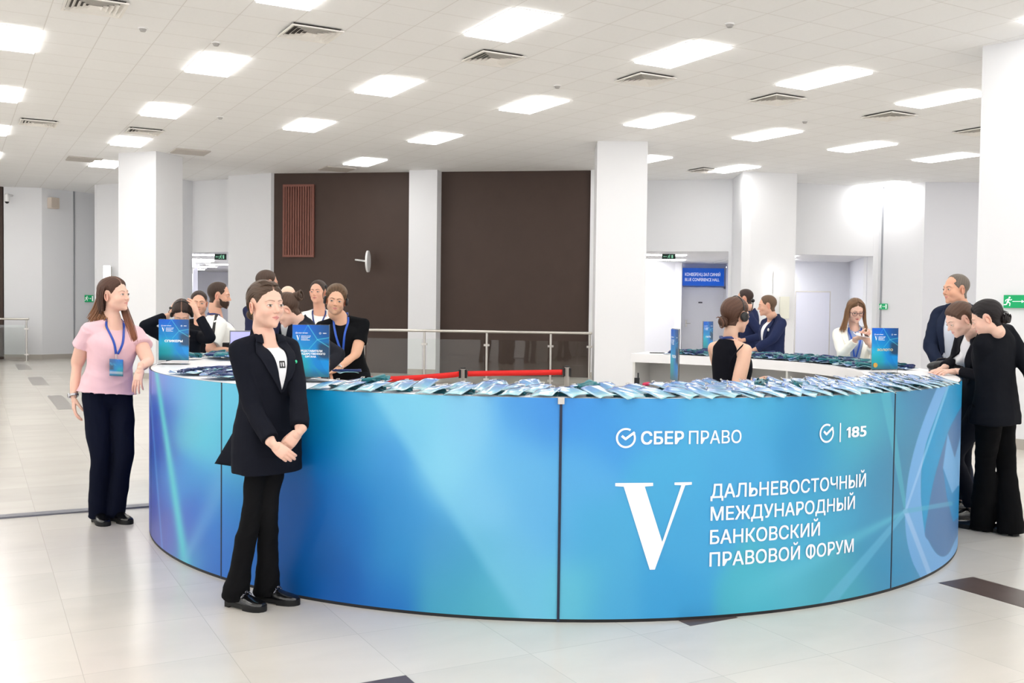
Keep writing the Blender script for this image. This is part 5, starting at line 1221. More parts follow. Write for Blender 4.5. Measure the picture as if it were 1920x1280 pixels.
def person(cfg):
    R = make_rig(cfg); s = R.s; g = cfg['g']; q = cfg.get('q', 1.0); vox = cfg.get('vox', .008)
    T = thing('person', cfg['label'], 'person', tuple(R.root), 0); O = np.array([R.root[0], R.root[1], R.root[2]])
    def add(name, V, F, m, col=None, smooth=True, label=None, parent=None, fm=None):
        return obj(name, (np.asarray(V) - O if parent is None else np.asarray(V) - O, F), m, T if parent is None else parent, smooth, col=col, label=label)
    # ---- body: one mesh (trunk and limbs, hands, head)
    skin = np.array(rgb(*g['skin'])); P = []
    mf = R.male
    P.append(torso_loft(R, [(-.20, .10, .06, .07, 0), (-.05, .11, .07, .08, 0), (.22, .105, .07, .07, 0), (.6, .125, .085, .085, 0), (.82, .13, .068, .078, 0), (.92, .09, .046, .056, -.01), (.97, .052, .038, .046, -.012)], 24))
    nr = g.get('neck', .058 if mf else .0495) * R.hs; ne_ = R.hc + R.HR @ np.array([0, -.036, -.112]) * R.hs; nu_ = R.hc + R.HR @ np.array([0, -.024, -.075]) * R.hs
    P.append(tube([R.pos(.88), R.pos(1.0) * .75 + ne_ * .25, ne_, nu_], [nr * 1.12, nr * 1.0, nr * .975, nr * .93], 20, 5))
    ar = cfg.get('arm_r', 1.0) * (1.12 if mf else 1.0)
    for k in (-1, 1):
        P.append(tube([R.B(k * .02, -.012, .965), R.B(k * .09, -.010, .90), R.sh[k]], [.030, .037, .041], 14, 3)); P.append(tube([R.B(k * .08, 0, .78), R.sh[k]], [.055, .041], 14))
        P.append(arm_tube(R.sh[k], R.el[k], R.wr[k], [.042, .043 * ar, .037 * ar, .0205 * (1 + (ar - 1) * .4)]))
        P.append(tube([R.hip[k], R.hip[k] + (R.kn[k] - R.hip[k]) * .4, R.kn[k], R.kn[k] + (R.an[k] - R.kn[k]) * .35, R.an[k] + (R.kn[k] - R.an[k]) * .1, R.an[k] - np.array([0, 0, .03])], [.056, .050, .038, .036, .030, .030], 16, 4))
    V, F, N = remesh(P, cfg.get('bvox', .007), 3); parts = [(V, F, np.tile(skin, (len(V), 1)))]
    R.hm = {}
    for k in (-1, 1):
        hd = cfg.get('hand', {}).get(k, {}); fd = norm(R.wr[k] - R.el[k]); d = norm(hd.get('dir', fd)); up = np.array(hd.get('back', R.frame(.5)[0] * k + R.frame(.5)[1] * .3), float); up = up - d * (up @ d); up = norm(up)
        hv, hf = hand_mesh(hd.get('curl', (.3, .35, .4, .45)), hd.get('thumb', (.55, .35)), hd.get('side', -k), hd.get('spread', .06), 1.0, hd.get('vox', .0028 if q < 1.5 else .0020)); hsz = cfg.get('handsize', 1.0) * (1.06 if mf else .96)
        x = np.cross(d, up); M = np.c_[x, d, up]; W_ = (hv * hsz) @ M.T + R.wr[k]; R.hm[k] = (M, R.wr[k], hsz)
        kc = np.exp(-((hv[:, 1] - .16) / .05) ** 2)[:, None]; c = skin * (1 - kc * np.array([0, .08, .08])); parts.append((W_, hf, c))
    hp = head_parts(g, q)
    for key in ('skin', 'ears'):
        v, f, c = hp[key]; parts.append((v * R.hs @ R.HR.T + R.hc, f, c))
    n = 0; VV = []; FF = []; CC_ = []
    for v, f, c in parts:
        VV.append(v); FF += [tuple(int(i) + n for i in fa) for fa in f]; CC_.append(c); n += len(v)
    add('body', np.concatenate(VV), FF, M_SKIN, np.concatenate(CC_))
    hw = lambda v: np.asarray(v) * R.hs @ R.HR.T + R.hc
    for v, f, c in hp['eyes']: add('eye', hw(v), f, M_EYE, c)
    R.hw = hw; R.T = T; R.add = add; R.hairobj = None
    hairparts = []
    if 'cap' in hp: v, f, c = hp['cap']; hairparts.append((hw(v), f, c))
    for fn in cfg.get('hairx', []):
        hairparts += fn(R, g)
    if hairparts:
        n = 0; VV = []; FF = []; CC_ = []
        for v, f, c in hairparts: VV.append(v); FF += [tuple(int(i) + n for i in fa) for fa in f]; CC_.append(c); n += len(v)
        R.hairobj = add('hair', np.concatenate(VV), FF, M_HAIR, np.concatenate(CC_))
    R.garb = []
    for fn in cfg.get('wear', []): fn(R, cfg)
    return R
def shade_strands(n, g, seed=0, v=.35):
    hc = np.array(rgb(*g['hair'])); r = np.random.default_rng(seed); return hc * (1 + r.uniform(-v, v, (n, 1)))
def strands(guides, n, spread, rad, seed=0, tip=.3, world=False, tint=None, seg=6):
    """bundle of tapering locks; guides are polylines in head space (or the world's)"""
    def fn(R, g):
        r = np.random.default_rng(seed); out = []
        G = [np.array(catmull([np.array(p, float) for p in gd], 5)) for gd in guides]; m_ = min(len(a) for a in G); G = [a[np.linspace(0, len(a) - 1, m_).astype(int)] for a in G]
        hc = np.array(rgb(*g['hair'])); tipc = hc if tint is None else np.array(rgb(*tint))
        for i in range(n):
            w_ = r.uniform(0, len(G) - 1) if len(G) > 1 else 0; a = int(min(w_, len(G) - 2)) if len(G) > 1 else 0; u = w_ - a
            P = G[a] * (1 - u) + G[a + 1] * u if len(G) > 1 else G[0].copy()
            tt = np.linspace(0, 1, m_); off = r.normal(0, spread, 3); wv = np.stack([np.sin(tt * r.uniform(2, 6) + r.uniform(0, 6)) for _ in range(3)], 1) * spread * .5
            P = P + off * (.35 + .65 * tt[:, None]) + wv * tt[:, None]; cut = int(m_ * r.uniform(.86, 1.0)); P = P[:max(cut, 4)]; t2 = np.linspace(0, 1, len(P))
            rr = rad * r.uniform(.7, 1.3) * (1 - (1 - tip) * t2 ** 2) * np.clip(t2 * 12 + .35, 0, 1)
            v, f = tube(P if world else R.hw(P), list(rr), seg, 1, flat=.6)
            c0 = hc * (1 + r.uniform(-.3, .35)); k = len(v); tv = np.linspace(0, 1, k)[:, None]; out.append((v, f, c0 + (tipc * (1 + r.uniform(-.2, .2)) - c0) * tv ** 1.5))
        return out
    return fn
def bun(c, rad, seed=0, axis=(0, 1, .3), turns=3, thick=.012):
    """twisted knot of hair"""
    def fn(R, g):
        r = np.random.default_rng(seed); out = []; hc = np.array(rgb(*g['hair'])); ax = norm(axis); e1 = norm(np.cross(ax, (0, 0, 1))); e2 = np.cross(ax, e1)
        v, f = ell(c, (rad * .8,) * 3); out.append((R.hw(v), f, np.tile(hc * .7, (len(v), 1))))
        for k in range(26):
            ph = r.uniform(0, 6.28); rr = rad * r.uniform(.55, .98); h0 = r.uniform(-.5, .5) * rad; t = np.linspace(0, r.uniform(3.5, 7), 22)
            P = np.array(c) + rr * (np.outer(np.cos(t + ph), e1) + np.outer(np.sin(t + ph), e2)) * (1 - .2 * (t / 7)[:, None]) + np.outer(h0 + rad * .6 * np.sin(t * .5 + ph), ax)
            v, f = tube(R.hw(P), list(thick * .38 * r.uniform(.7, 1.2) * np.clip(np.sin(np.linspace(.15, 3, 22)), .2, 1)), 7); c0 = hc * (1 + r.uniform(-.35, .4)); out.append((v, f, np.tile(c0, (len(v), 1))))
        return out
    return fn
# ---- garments
def seen(R, x, y, off=.004, bv=None):
    """where the line of sight of a picture point meets the garment"""
    d = ray(x, y).normalized(); h = (bv or R.bv).ray_cast(Vector((0, 0, EYE)), d, 60.)
    return None if h[0] is None else (np.array(h[0]) + np.array(h[1]) * off, np.array(h[1]))
def strap_seen(R, pts, width, name, m, n=24):
    E = np.array(catmull([np.array(p, float) for p in pts], 8)); P = [seen(R, x, y) for x, y in E]; P = [p for p in P if p is not None]
    Q = np.array([p[0] for p in P]); Nn = np.array([p[1] for p in P])
    for _ in range(3): Q[1:-1] = (Q[:-2] + Q[2:] + 2 * Q[1:-1]) / 4
    T = np.gradient(Q, axis=0); T /= np.linalg.norm(T, axis=1, keepdims=True) + 1e-9; S = np.cross(Nn, T); S /= np.linalg.norm(S, axis=1, keepdims=True) + 1e-9
    R.add(name, *sheet(np.stack([Q - S * width / 2, Q + S * width / 2], 1), .002), m)
def W(x, t, front=1):   # marker for a place on the chest or back
    return (x, t, front)
def _drape(R, bvh, x, t, front, off, extra=None):
    X, Y, Z = R.frame(t); o = R.pos(t) + X * x * R.s + Y * front * .20; d = -Y * front
    h = bvh.ray_cast(Vector(o), Vector(d), 1.0)
    if h[0] is None: h = bvh.find_nearest(Vector(o + d * .15))
    nrm = np.array(h[1]); 
    return np.array(h[0]) + nrm * off, nrm
def patch(R, bvh, left, right, off=.003, thick=.003, front=1, n=18, m_=8):
    """cloth laid on a garment between two edges, each a list of (x, t)"""
    def res(E, n):
        E = np.array(E, float); L_ = np.r_[0, np.cumsum(np.linalg.norm(np.diff(E, axis=0), axis=1))]; u = np.linspace(0, L_[-1], n); return np.c_[np.interp(u, L_, E[:, 0]), np.interp(u, L_, E[:, 1])]
    A, B_ = res(left, n), res(right, n); G = np.zeros((n, m_, 3))
    for i in range(n):
        for j in range(m_):
            u = j / (m_ - 1); p = A[i] * (1 - u) + B_[i] * u; G[i, j] = _drape(R, bvh, p[0], p[1], front, off)[0]
    G2 = G.copy()
    for _ in range(2): G2[1:-1, 1:-1] = (G2[:-2, 1:-1] + G2[2:, 1:-1] + G2[1:-1, :-2] + G2[1:-1, 2:] + G2[1:-1, 1:-1] * 2) / 6
    v, f = sheet(G2, thick); 
    Y = R.frame(.6)[1] * front
    du = G2[1, 0] - G2[0, 0]; dv = G2[0, 1] - G2[0, 0]
    if np.cross(dv, du) @ Y < 0: v, f = sheet(G2[:, ::-1], thick)
    return v, f
def ribbon_on(R, bvh, path, width, off=.004, front=1, n=24, thick=.0015):
    E = np.array(path, float); L_ = np.r_[0, np.cumsum(np.linalg.norm(np.diff(E, axis=0), axis=1))]; u = np.linspace(0, L_[-1], n); E = np.c_[np.interp(u, L_, E[:, 0]), np.interp(u, L_, E[:, 1])]
    P = []; Nn = []
    for x, t in E: p, nn = _drape(R, bvh, x, t, front, off); P.append(p); Nn.append(nn)
    P = np.array(P); Nn = np.array(Nn)
    for _ in range(3): P[1:-1] = (P[:-2] + P[2:] + P[1:-1] * 2) / 4
    T = np.gradient(P, axis=0); T /= np.linalg.norm(T, axis=1, keepdims=True) + 1e-9; S = np.cross(Nn, T); S /= np.linalg.norm(S, axis=1, keepdims=True) + 1e-9
    return sheet(np.stack([P - S * width / 2, P + S * width / 2], 1), thick), P, Nn
def jacket(c=(22, 25, 33), hem=-.36, w=1.0, name='jacket', key='jacket_cloth', lapel=True, vee=.30, shirt=None, length_f=0, sleeve=1.0, cuff=True, rough=.85, collar=True, ease=1.0, vox=None, lap_col=None, ctilt=.6, vtop=.93, amp=.0030, flare=0., open_=0.0, shirt_name='shirt'):
    """tailored jacket following torso and arms"""
    def fn(R, cfg):
        m_ = R.male; k = w * (1.10 if m_ else 1.0) * ease; M = cloth_mat(key, c, rough)
        hw = .170 * k
        st = [(hem, .202 * k + flare, .138 * k, .150 * k, 0, 2.3), (hem * .5, .198 * k + flare * .6, .134 * k, .150 * k, 0, 2.3), (0, .182 * k, .122 * k, .138 * k, 0, 2.3), (.28, .156 * k, .108 * k, .110 * k, .0, 2.3), (.5, .158 * k, .118 * k, .110 * k, .005, 2.3),
              (.68, .160 * k, .122 * k, .112 * k, .004, 2.4), (.80, .150 * k, .104 * k, .108 * k, -.002, 2.4), (.88, .122 * k, .080 * k, .096 * k, -.01, 2.3, .15 * ctilt), (.945, .088 * k, .062 * k, .080 * k, -.016, 2.2, .45 * ctilt), (.985, .074 * k, .052 * k, .066 * k, -.014, 2.1, .8 * ctilt), (1.03 + (collar if collar is not True else 0), .062, .050, .060, -.022, 2., ctilt)]
        P = [torso_loft(R, st)]
        ends = {}
        for s_ in (-1, 1):
            we = R.wr[s_] - norm(R.wr[s_] - R.el[s_]) * .0 - norm(R.wr[s_] - R.el[s_]) * (.035 if cuff else 0.); rs = [.055 * k, .057 * k, .051 * k, .041 * k * sleeve]
            P.append(tube([R.B(s_ * .09, -.004, .76), R.sh[s_]], [.080 * k, .054 * k], 16)); P.append(tube([R.B(s_ * .045, -.014, .955), R.B(s_ * .10, -.012, .905), R.sh[s_] + np.array([0, 0, .004])], [.040 * k, .050 * k, .054 * k], 16, 3)); P.append(arm_tube(R.sh[s_], R.el[s_], we, rs, caps='flat')); ends[s_] = we
        V, F, N = remesh(P, vox or cfg.get('vox', .008), 5)
        V = wrinkle(V, N, amp, seed=cfg.get('seed', 3)); R.add(name, V, F, M); bv = bvh_of(V, F); R.garb.append(bv); R.bv = bv
        if lapel:
            ML = cloth_mat(key + '_lapel', tuple(min(255, x + 5) for x in c), rough); o = open_
            if shirt:
                sv, sf = patch(R, bv, [(-.052 - o, vtop), (-.040 - o, vtop - .18), (-.006 - o * .6, vee - .02)], [(.052 + o, vtop), (.040 + o, vtop - .18), (.006 + o * .6, vee - .02)], .003, .003, n=26, m_=12); R.add(shirt_name, sv, sf, cloth_mat('cloth_%d_%d_%d' % shirt, shirt))
            for s_ in (-1, 1):
                i_ = [(s_ * (.044 + o), 1.0), (s_ * (.050 + o), .94), (s_ * (.044 + o), .80), (s_ * (.022 + o), .55), (s_ * (-.004 + o * .6), vee - .05)]
                u_ = [(s_ * (.072 + o), 1.0), (s_ * (.098 + o), .925), (s_ * (.112 + o), .80), (s_ * (.082 + o), .62), (s_ * (.006 + o * .6), vee - .05)]
                v, f = patch(R, bv, i_, u_, .008, .004, n=24, m_=7); R.add('lapel', v, f, ML)
                v, f = patch(R, bv, [(s_ * (.046 + o), 1.01), (s_ * (.048 + o), .93)], [(s_ * (.086 + o), .99), (s_ * (.094 + o), .935)], .013, .004, n=6, m_=6); R.add('collar', v, f, ML)
        R.ends = ends
    return fn
def tee(c, name='t_shirt', key='tee', slv=.55, hem=-.20, w=1.0, neck=.050, ease=1.0, vox=None, amp=.0030, slr=1.0, bust=0., vneck=0.):
    def fn(R, cfg):
        m_ = R.male; k = w * (1.10 if m_ else 1.0) * ease; M = cloth_mat(key, c)
        st = [(hem, .198 * k, .138 * k, .146 * k, 0, 2.3), (0, .184 * k, .122 * k, .130 * k, 0, 2.3), (.28, .152 * k, .104 * k, .100 * k, 0, 2.3), (.5, .156 * k, .118 * k + bust, .103 * k, .004, 2.3),
              (.68, .164 * k, .124 * k + bust * .8, .106 * k, .003, 2.4), (.80, .150 * k, .096 * k, .100 * k, -.003, 2.4), (.88, .120 * k, .074 * k, .086 * k, -.01, 2.3, .1), (.945, .088 * k, .054 * k, .070 * k, -.014, 2.2, .25), (.985 + .0, (neck + .018) * 1.0, .050, .060, -.014, 2., .35), (1.0, neck + .006, .044, .054, -.014, 2., .4)]
        P = [torso_loft(R, st)]; ar = cfg.get('arm_r', 1.0) * (1.12 if m_ else 1.)
        for s_ in (-1, 1):
            e = R.sh[s_] + (R.el[s_] - R.sh[s_]) * slv; P.append(tube([R.B(s_ * .09, -.004, .77), R.sh[s_]], [.074 * k, .052 * k], 16)); P.append(tube([R.B(s_ * .045, -.014, .955), R.B(s_ * .10, -.012, .90), R.sh[s_]], [.036 * k, .045 * k, .050 * k], 16, 3)); P.append(tube([R.sh[s_], R.sh[s_] + (e - R.sh[s_]) * .5, e], [.052 * k * slr, .056 * k * slr, .058 * k * slr * max(1, ar * .97)], 18, 4, caps='flat'))
        V, F, N = remesh(P, vox or cfg.get('vox', .008), 4); V = wrinkle(V, N, amp, seed=cfg.get('seed', 3) + 5); R.add(name, V, F, M); R.bv = bvh_of(V, F); R.garb.append(R.bv)
    return fn
def trousers(c=(16, 18, 26), key='trouser_cloth', top=.12, rad=(.102, .088, .066, .062), flare=.062, name='trousers', gap=.035, w=1.0, amp=.0032, flat=1.0):
    def fn(R, cfg):
        m_ = R.male; k = w * (1.04 if m_ else 1.0); M = cloth_mat(key, c); P = [torso_loft(R, [(-.26, .160 * k, .085 * k, .10 * k, 0, 2.4), (-.15, .172 * k, .105 * k, .125 * k, 0, 2.4), (-.06, .164 * k, .100 * k, .118 * k, 0, 2.4), (top, .146 * k, .094 * k, .096 * k, 0, 2.3), (top + .03, .142 * k, .090 * k, .092 * k, 0, 2.3)], 28)]
        for s_ in (-1, 1):
            a = R.an[s_].copy(); bot = a + norm(a - R.kn[s_]) * (.085 - gap); bot[2] = gap
            P.append(tube([R.hip[s_] + np.array([0, 0, .03]), R.hip[s_] + (R.kn[s_] - R.hip[s_]) * .45, R.kn[s_], R.kn[s_] + (a - R.kn[s_]) * .45, bot], [rad[0] * k, rad[1] * k, rad[2] * k, rad[3] * k, flare * k], 22, 8, flat, side=R.frame(-1)[0], caps='flat'))
        V, F, N = remesh(P, cfg.get('vox', .008), 4); N[V[:, 2] < gap + .01] *= .2; V = wrinkle(V, N, amp, seed=cfg.get('seed', 3) + 9, kz=1.6); V[:, 2] = np.maximum(V[:, 2], gap * .8); R.add(name, V, F, M); R.tbv = bvh_of(V, F)
    return fn
def shoes(c=(14, 14, 16), key='black_leather', style='loafer', rough=.22, toe=None):
    def fn(R, cfg):
        M = mat(key, rgb(*c), rough, spec=.55, coat=.3); MS = mat('shoe_sole', rgb(12, 12, 13), .6); sc_ = .96 if not R.male else 1.06
        for s_ in (-1, 1):
            yw = math.radians(cfg.get('feet', {}).get(s_, cfg['face'])); a = R.an[s_]; f = np.array([math.sin(yw), math.cos(yw), 0]); x = np.array([f[1], -f[0], 0]); Mx = np.c_[x, f, np.array([0, 0, 1.])]
            key_ = (style, vox_ := (.004 if cfg.get('q', 1) > 1.5 else .006))
            if key_ not in SHOEC:
                prof = [(-.062, .026, .050), (-.05, .033, .058), (-.02, .036, .066), (.02, .036, .070), (.06, .042, .062), (.10, .047, .048), (.14, .046, .040), (.17, .038, .034), (.188, .022, .026)]
                up = loft([[(hw_ * math.copysign(abs(math.cos(t)) ** .8, math.cos(t)), y, .028 + max(0, math.sin(t)) * (h_ - .012) + min(0, math.sin(t)) * .012) for t in np.linspace(0, 2 * PI, 22, endpoint=False)] for y, hw_, h_ in prof])
                ank = tube([(0, -.02, .06), (0, -.018, .105)], [.036, .034], 16, caps='flat')
                U = remesh([up, ank], vox_, 4)[:2]
                out = [(-.068, .020), (-.055, .036), (-.02, .040), (.03, .040), (.08, .047), (.12, .051), (.155, .046), (.182, .032), (.196, .010)]
                poly = [(w_, y) for y, w_ in out] + [(-w_, y) for y, w_ in out[::-1]]
                S_ = [prism(poly, .009, .030), prism([p for p in poly if p[1] < -.01] , 0, .012), prism([p for p in poly if p[1] > .035], .0, .012)]
                SHOEC[key_] = (U, join(S_))
            (uv_, uf), (sv, sf) = SHOEC[key_]; base = np.array([a[0], a[1], 0]) + f * .005
            o = R.add('shoe', uv_ * sc_ @ Mx.T + base, uf, M); R.add('sole', sv * sc_ @ Mx.T + base, sf, MS, smooth=40, parent=o)
            if style == 'chain':
                P = []
                for i in range(5):
                    u = (i - 2) / 2; c_ = np.array([u * .030, .062 + .004 * math.cos(u), .085 - .018 * u * u + .002]); th = np.linspace(0, 2 * PI, 13)[:-1]
                    e2 = np.array([0, .75, -.55]) if i % 2 else np.array([0, .2, .95]); ring = [c_ + .010 * math.cos(t) * np.array([1, 0, -.5 * u]) + .006 * math.sin(t) * e2 for t in th]; ring.append(ring[0]); P.append(tube(ring, .0022, 6))
                v, ff = join(P); R.add('chain', v * sc_ @ Mx.T + base, ff, mat('gunmetal_chain', rgb(150, 150, 155), .25, metal=.95), parent=o)
            v, ff = tube([(-.040, .028, .060), (-.022, .040, .082), (0, .044, .090), (.022, .040, .082), (.040, .028, .060)], .0045, 8, 4, flat=.5); R.add('strap', v * sc_ @ Mx.T + base, ff, M, parent=o)
    return fn
def lanyard(c=(18, 66, 160), drop=.42, side=0., width=.016, badge_=True, nx=.060, key='lanyard_cloth', off=.006, back=True):
    """neck strap with a badge, laid on the last garment put on"""
    def fn(R, cfg):
        M = mat(key, rgb(*c), .5, sheen=.3); bv = R.bv; low = None
        for s_ in (-1, 1):
            p = [(s_ * nx, .985), (s_ * nx * 1.05, .93), (s_ * nx * .75 + side * .4, .80), (side + s_ * .006, 1 - drop)]
            (v, f), P, Nn = ribbon_on(R, bv, p, width, off); R.add('lanyard', v, f, M); low = P[-1]; nn = Nn[-1]; top = R.B(s_ * nx, 0, .985)
            bk = [P[0], R.B(s_ * nx * .95, -.02, 1.03), R.B(s_ * nx * .75, -.062, 1.04), R.B(0, -.078, 1.03)]; Q = np.array(catmull(bk, 6)); T_ = np.gradient(Q, axis=0); T_ /= np.linalg.norm(T_, axis=1, keepdims=True); Zu = np.array(R.frame(1)[2]); Z2 = Zu - T_ * (T_ @ Zu)[:, None]; Z2 /= np.linalg.norm(Z2, axis=1, keepdims=True)
            if back: R.add('lanyard', *sheet(np.stack([Q - Z2 * width / 2, Q + Z2 * width / 2], 1), .0015), M)
        if badge_:
            Y = norm(R.frame(.5)[1]); X = R.frame(.5)[0]; dn = np.array([0, 0, -1.]); a = low; b = a + dn * .035 + Y * .004
            R.add('clip', *tube([a, b], .003, 8), M_STEEL); c0 = b; W2, H2 = .047, .118
            U, Vv = np.meshgrid(np.linspace(-1, 1, 13), np.linspace(0, 1, 21)); Pp = c0 + X * (U.ravel() * W2)[:, None] + dn * ((1 - Vv.ravel()) * H2)[:, None] + Y * (.004)
            v, f = sheet(Pp.reshape(21, 13, 3), .0025); cc = tolin(sign_art(np.tile((U.ravel() + 1) / 2, 2), np.tile(Vv.ravel(), 2)) * .75 + 45); k = np.tile(Vv.ravel(), 2); band = ((k > .12) & (k < .3))[:, None]; cc = np.where(band, cc * .4 + .35, cc)
            R.add('badge_card', v, f, M_ART, cc)
    return fn
def headset(mic=1, flip=1):
    """over-ear headset with a boom microphone on the mic side"""
    def fn(R, cfg):
        t = np.linspace(math.radians(-78), math.radians(78), 25); g = cfg['g']; ht = .012 + g.get('hair_t', .01)
        band = [np.array([math.sin(a) * (.080 + ht * .4), -.012, .012 + math.cos(a) * (.108 + ht * .7)]) for a in t]; o = R.add('headset', *tube([R.hw(p) for p in band], .0065, 10, 1, flat=.5, side=R.HR @ np.array([0, 1., 0])), M_BLACKP)
        for s_ in (-1, 1):
            c = np.array([s_ * .083, -.008, -.006]); R.add('ear_cushion', *tube([R.hw(c - np.array([s_ * .006, 0, 0])), R.hw(c + np.array([s_ * .002, 0, 0])), R.hw(c + np.array([s_ * .012, 0, 0])), R.hw(c + np.array([s_ * .018, 0, 0]))], [.028, .034, .033, .026], 20, caps='flat'), M_BLACKP, parent=o)
        if flip > 0: B_ = [(mic * .104, -.006, -.012), (mic * .107, .035, -.040), (mic * .088, .080, -.058), (mic * .055, .108, -.062)]
        else: B_ = [(mic * .104, -.006, .0), (mic * .110, .030, .040), (mic * .100, .050, .082), (mic * .092, .056, .108)]
        R.add('microphone_boom', *tube([R.hw(np.array(p)) for p in B_], .003, 8, 4), M_BLACKP, parent=o); e = np.array(B_[-1]); R.add('microphone_tip', *ell(R.hw(e), (.0125,) * 3), M_BLACKP, parent=o)
    return fn
def watch(k, c=(200, 200, 205), face=(40, 42, 48)):
    def fn(R, cfg):
        d = norm(R.wr[k] - R.el[k]); p = R.wr[k] - d * .012; n_ = R.hm[k][0][:, 2]; x = np.cross(d, n_); th = np.linspace(0, 2 * PI, 25); ar = cfg.get('arm_r', 1) * (1.08 if R.male else 1)
        ring = [p + (math.cos(t) * x * .0305 + math.sin(t) * n_ * .0255) * ar for t in th]; G = np.stack([np.array(ring) - d * .008, np.array(ring) + d * .008], 1); v, f = sheet(G, .002)
        o = R.add('watch', v, f, mat('watch_steel', rgb(*c), .3, metal=.8)); q_ = p + n_ * .0255 * ar; R.add('watch_case', *tube([q_, q_ + n_ * .008], [.0185, .0165], 24, caps='flat'), mat('watch_steel', rgb(*c), .3, metal=.8), parent=o, smooth=40); R.add('watch_face', *tube([q_ + n_ * .008, q_ + n_ * .0088], .0145, 24, caps='flat'), mat('watch_dial', rgb(*face), .2), parent=o, smooth=40)
    return fn
# ================================================================ PEOPLE
A = lambda x, y, d: np.array(at(x, y, d))
def gp(x, d): p = at(x, 640, d); return np.array([p.x, p.y, 0.])
def stand(x, d, w_=.10, yaw=180, fwd=.0):
    """feet under the hips"""
    p = gp(x, d); a = math.radians(yaw); f = np.array([math.sin(a), math.cos(a), 0]); r = np.array([f[1], -f[0], 0])
    return {1: p + r * w_ + f * fwd, -1: p - r * w_}
def base(x, d, s=1.0): p = gp(x, d); return dict(root=p, pelvis=p + np.array([0, 0, .93 * s]), s=s)
def hair_falls(gl, n=60, sp=.008, rad=.0045, seed=1, tint=None): return strands(gl, n, sp, rad, seed, world=True, tint=tint)
SK1, SK2, SK3, SK4 = (226, 184, 165), (222, 178, 156), (216, 166, 144), (222, 172, 148)
BLK = (20, 22, 30)

# ---- woman in pink leaning on the counter's left end
def pink_front_lock(R, g):
    gl = [[A(222, 560, 7.22), A(230, 584, 7.14), A(237, 604, 6.99), A(245, 624, 6.94), A(251, 641, 6.93)], [A(232, 560, 7.24), A(241, 584, 7.14), A(248, 604, 6.99), A(253, 624, 6.94), A(255, 642, 6.93)]]
    return strands(gl, 130, .006, .0044, 5, tip=.3, world=True, tint=(150, 92, 66))(R, g)
def pink_back_fall(R, g):
    gl = [[A(190, 535, 7.20), A(182, 560, 7.22), A(174, 582, 7.22), A(161, 602, 7.2)], [A(196, 538, 7.16), A(192, 566, 7.15), A(185, 588, 7.14), A(174, 606, 7.10)], [A(206, 560, 7.14), A(204, 575, 7.12), A(201, 592, 7.08), A(196, 606, 7.06)]]
    a = strands(gl, 240, .008, .0052, 6, tip=.35, world=True, tint=(150, 104, 70))(R, g)
    gl = [[(-.02, -.02, .118), (.045, -.045, .095), (.078, -.058, .03), (.074, -.070, -.05), (.062, -.072, -.12)], [(-.02, .02, .118), (.050, .005, .095), (.082, -.018, .04), (.080, -.040, -.04), (.070, -.050, -.11)], [(.0, -.06, .105), (.03, -.10, .06), (.04, -.108, .0), (.045, -.10, -.08), (.04, -.09, -.13)]]
    b = strands(gl, 90, .004, .0042, 7, tip=.9)(R, g); gl = [[(-p[0], p[1], p[2]) for p in L_] for L_ in gl]; c = strands(gl, 90, .004, .0042, 8, tip=.9)(R, g); return a + b + c
fl = lambda x, y: np.array(on_z(x, y, 0))
pk = base(201, 7.10, 1.01)
person(dict(label='woman in pink T-shirt and navy trousers leaning her elbow on the counter end', **pk, neck=A(214, 602, 7.12), headc=A(215, 553, 7.10), face=140, chest=138, head=(104, -4, 2), bulge=(0, 0, 0), q=1.7, vox=.006, bvox=.006, hs=1.06,
    hands={1: A(138, 744, 7.02), -1: A(263, 690, 6.83)}, elbows={1: A(139, 690, 7.15), -1: A(288, 690, 7.08)}, ankles={1: fl(184, 978), -1: fl(217, 976)}, feet={1: 142, -1: 128}, arm_r=1.22, shoulder=.160, seed=11, handsize=1.0,
    hand={1: dict(dir=(.10, -.10, -1), back=(-.8, -.5, 0), side=-1, curl=(.30, .34, .36, .34), thumb=(.25, .5)), -1: dict(dir=(-.10, -.25, -1), back=(-.15, -1, .2), side=1, curl=(.22, .16, .2, .28), thumb=(.35, .2), spread=.10)},
    g=dict(skin=SK1, hair=(77, 53, 43), hair_t=.010, flow=(0, -.5, -.85), part=.012, cover_ears=False, full=.003, iris=(96, 88, 78), seed=2, gaze=(.0015, .0005), nape=-.11, lip=(206, 140, 132), nose=1.0),
    hairx=[pink_back_fall, pink_front_lock], ankz=.085,
    wear=[trousers((14, 18, 34), 'navy_trouser_cloth', top=-.01, rad=(.096, .090, .076, .070), flare=.070, w=.95), tee((227, 189, 197), 'pink_blouse', 'pink_cotton', slv=.50, hem=-.045, w=1.05, neck=.062, ease=1.0, slr=1.10, bust=.012, amp=.0034),
          lanyard((22, 70, 170), drop=.46, side=.012, key='royal_blue_strap'), watch(1), shoes()]))

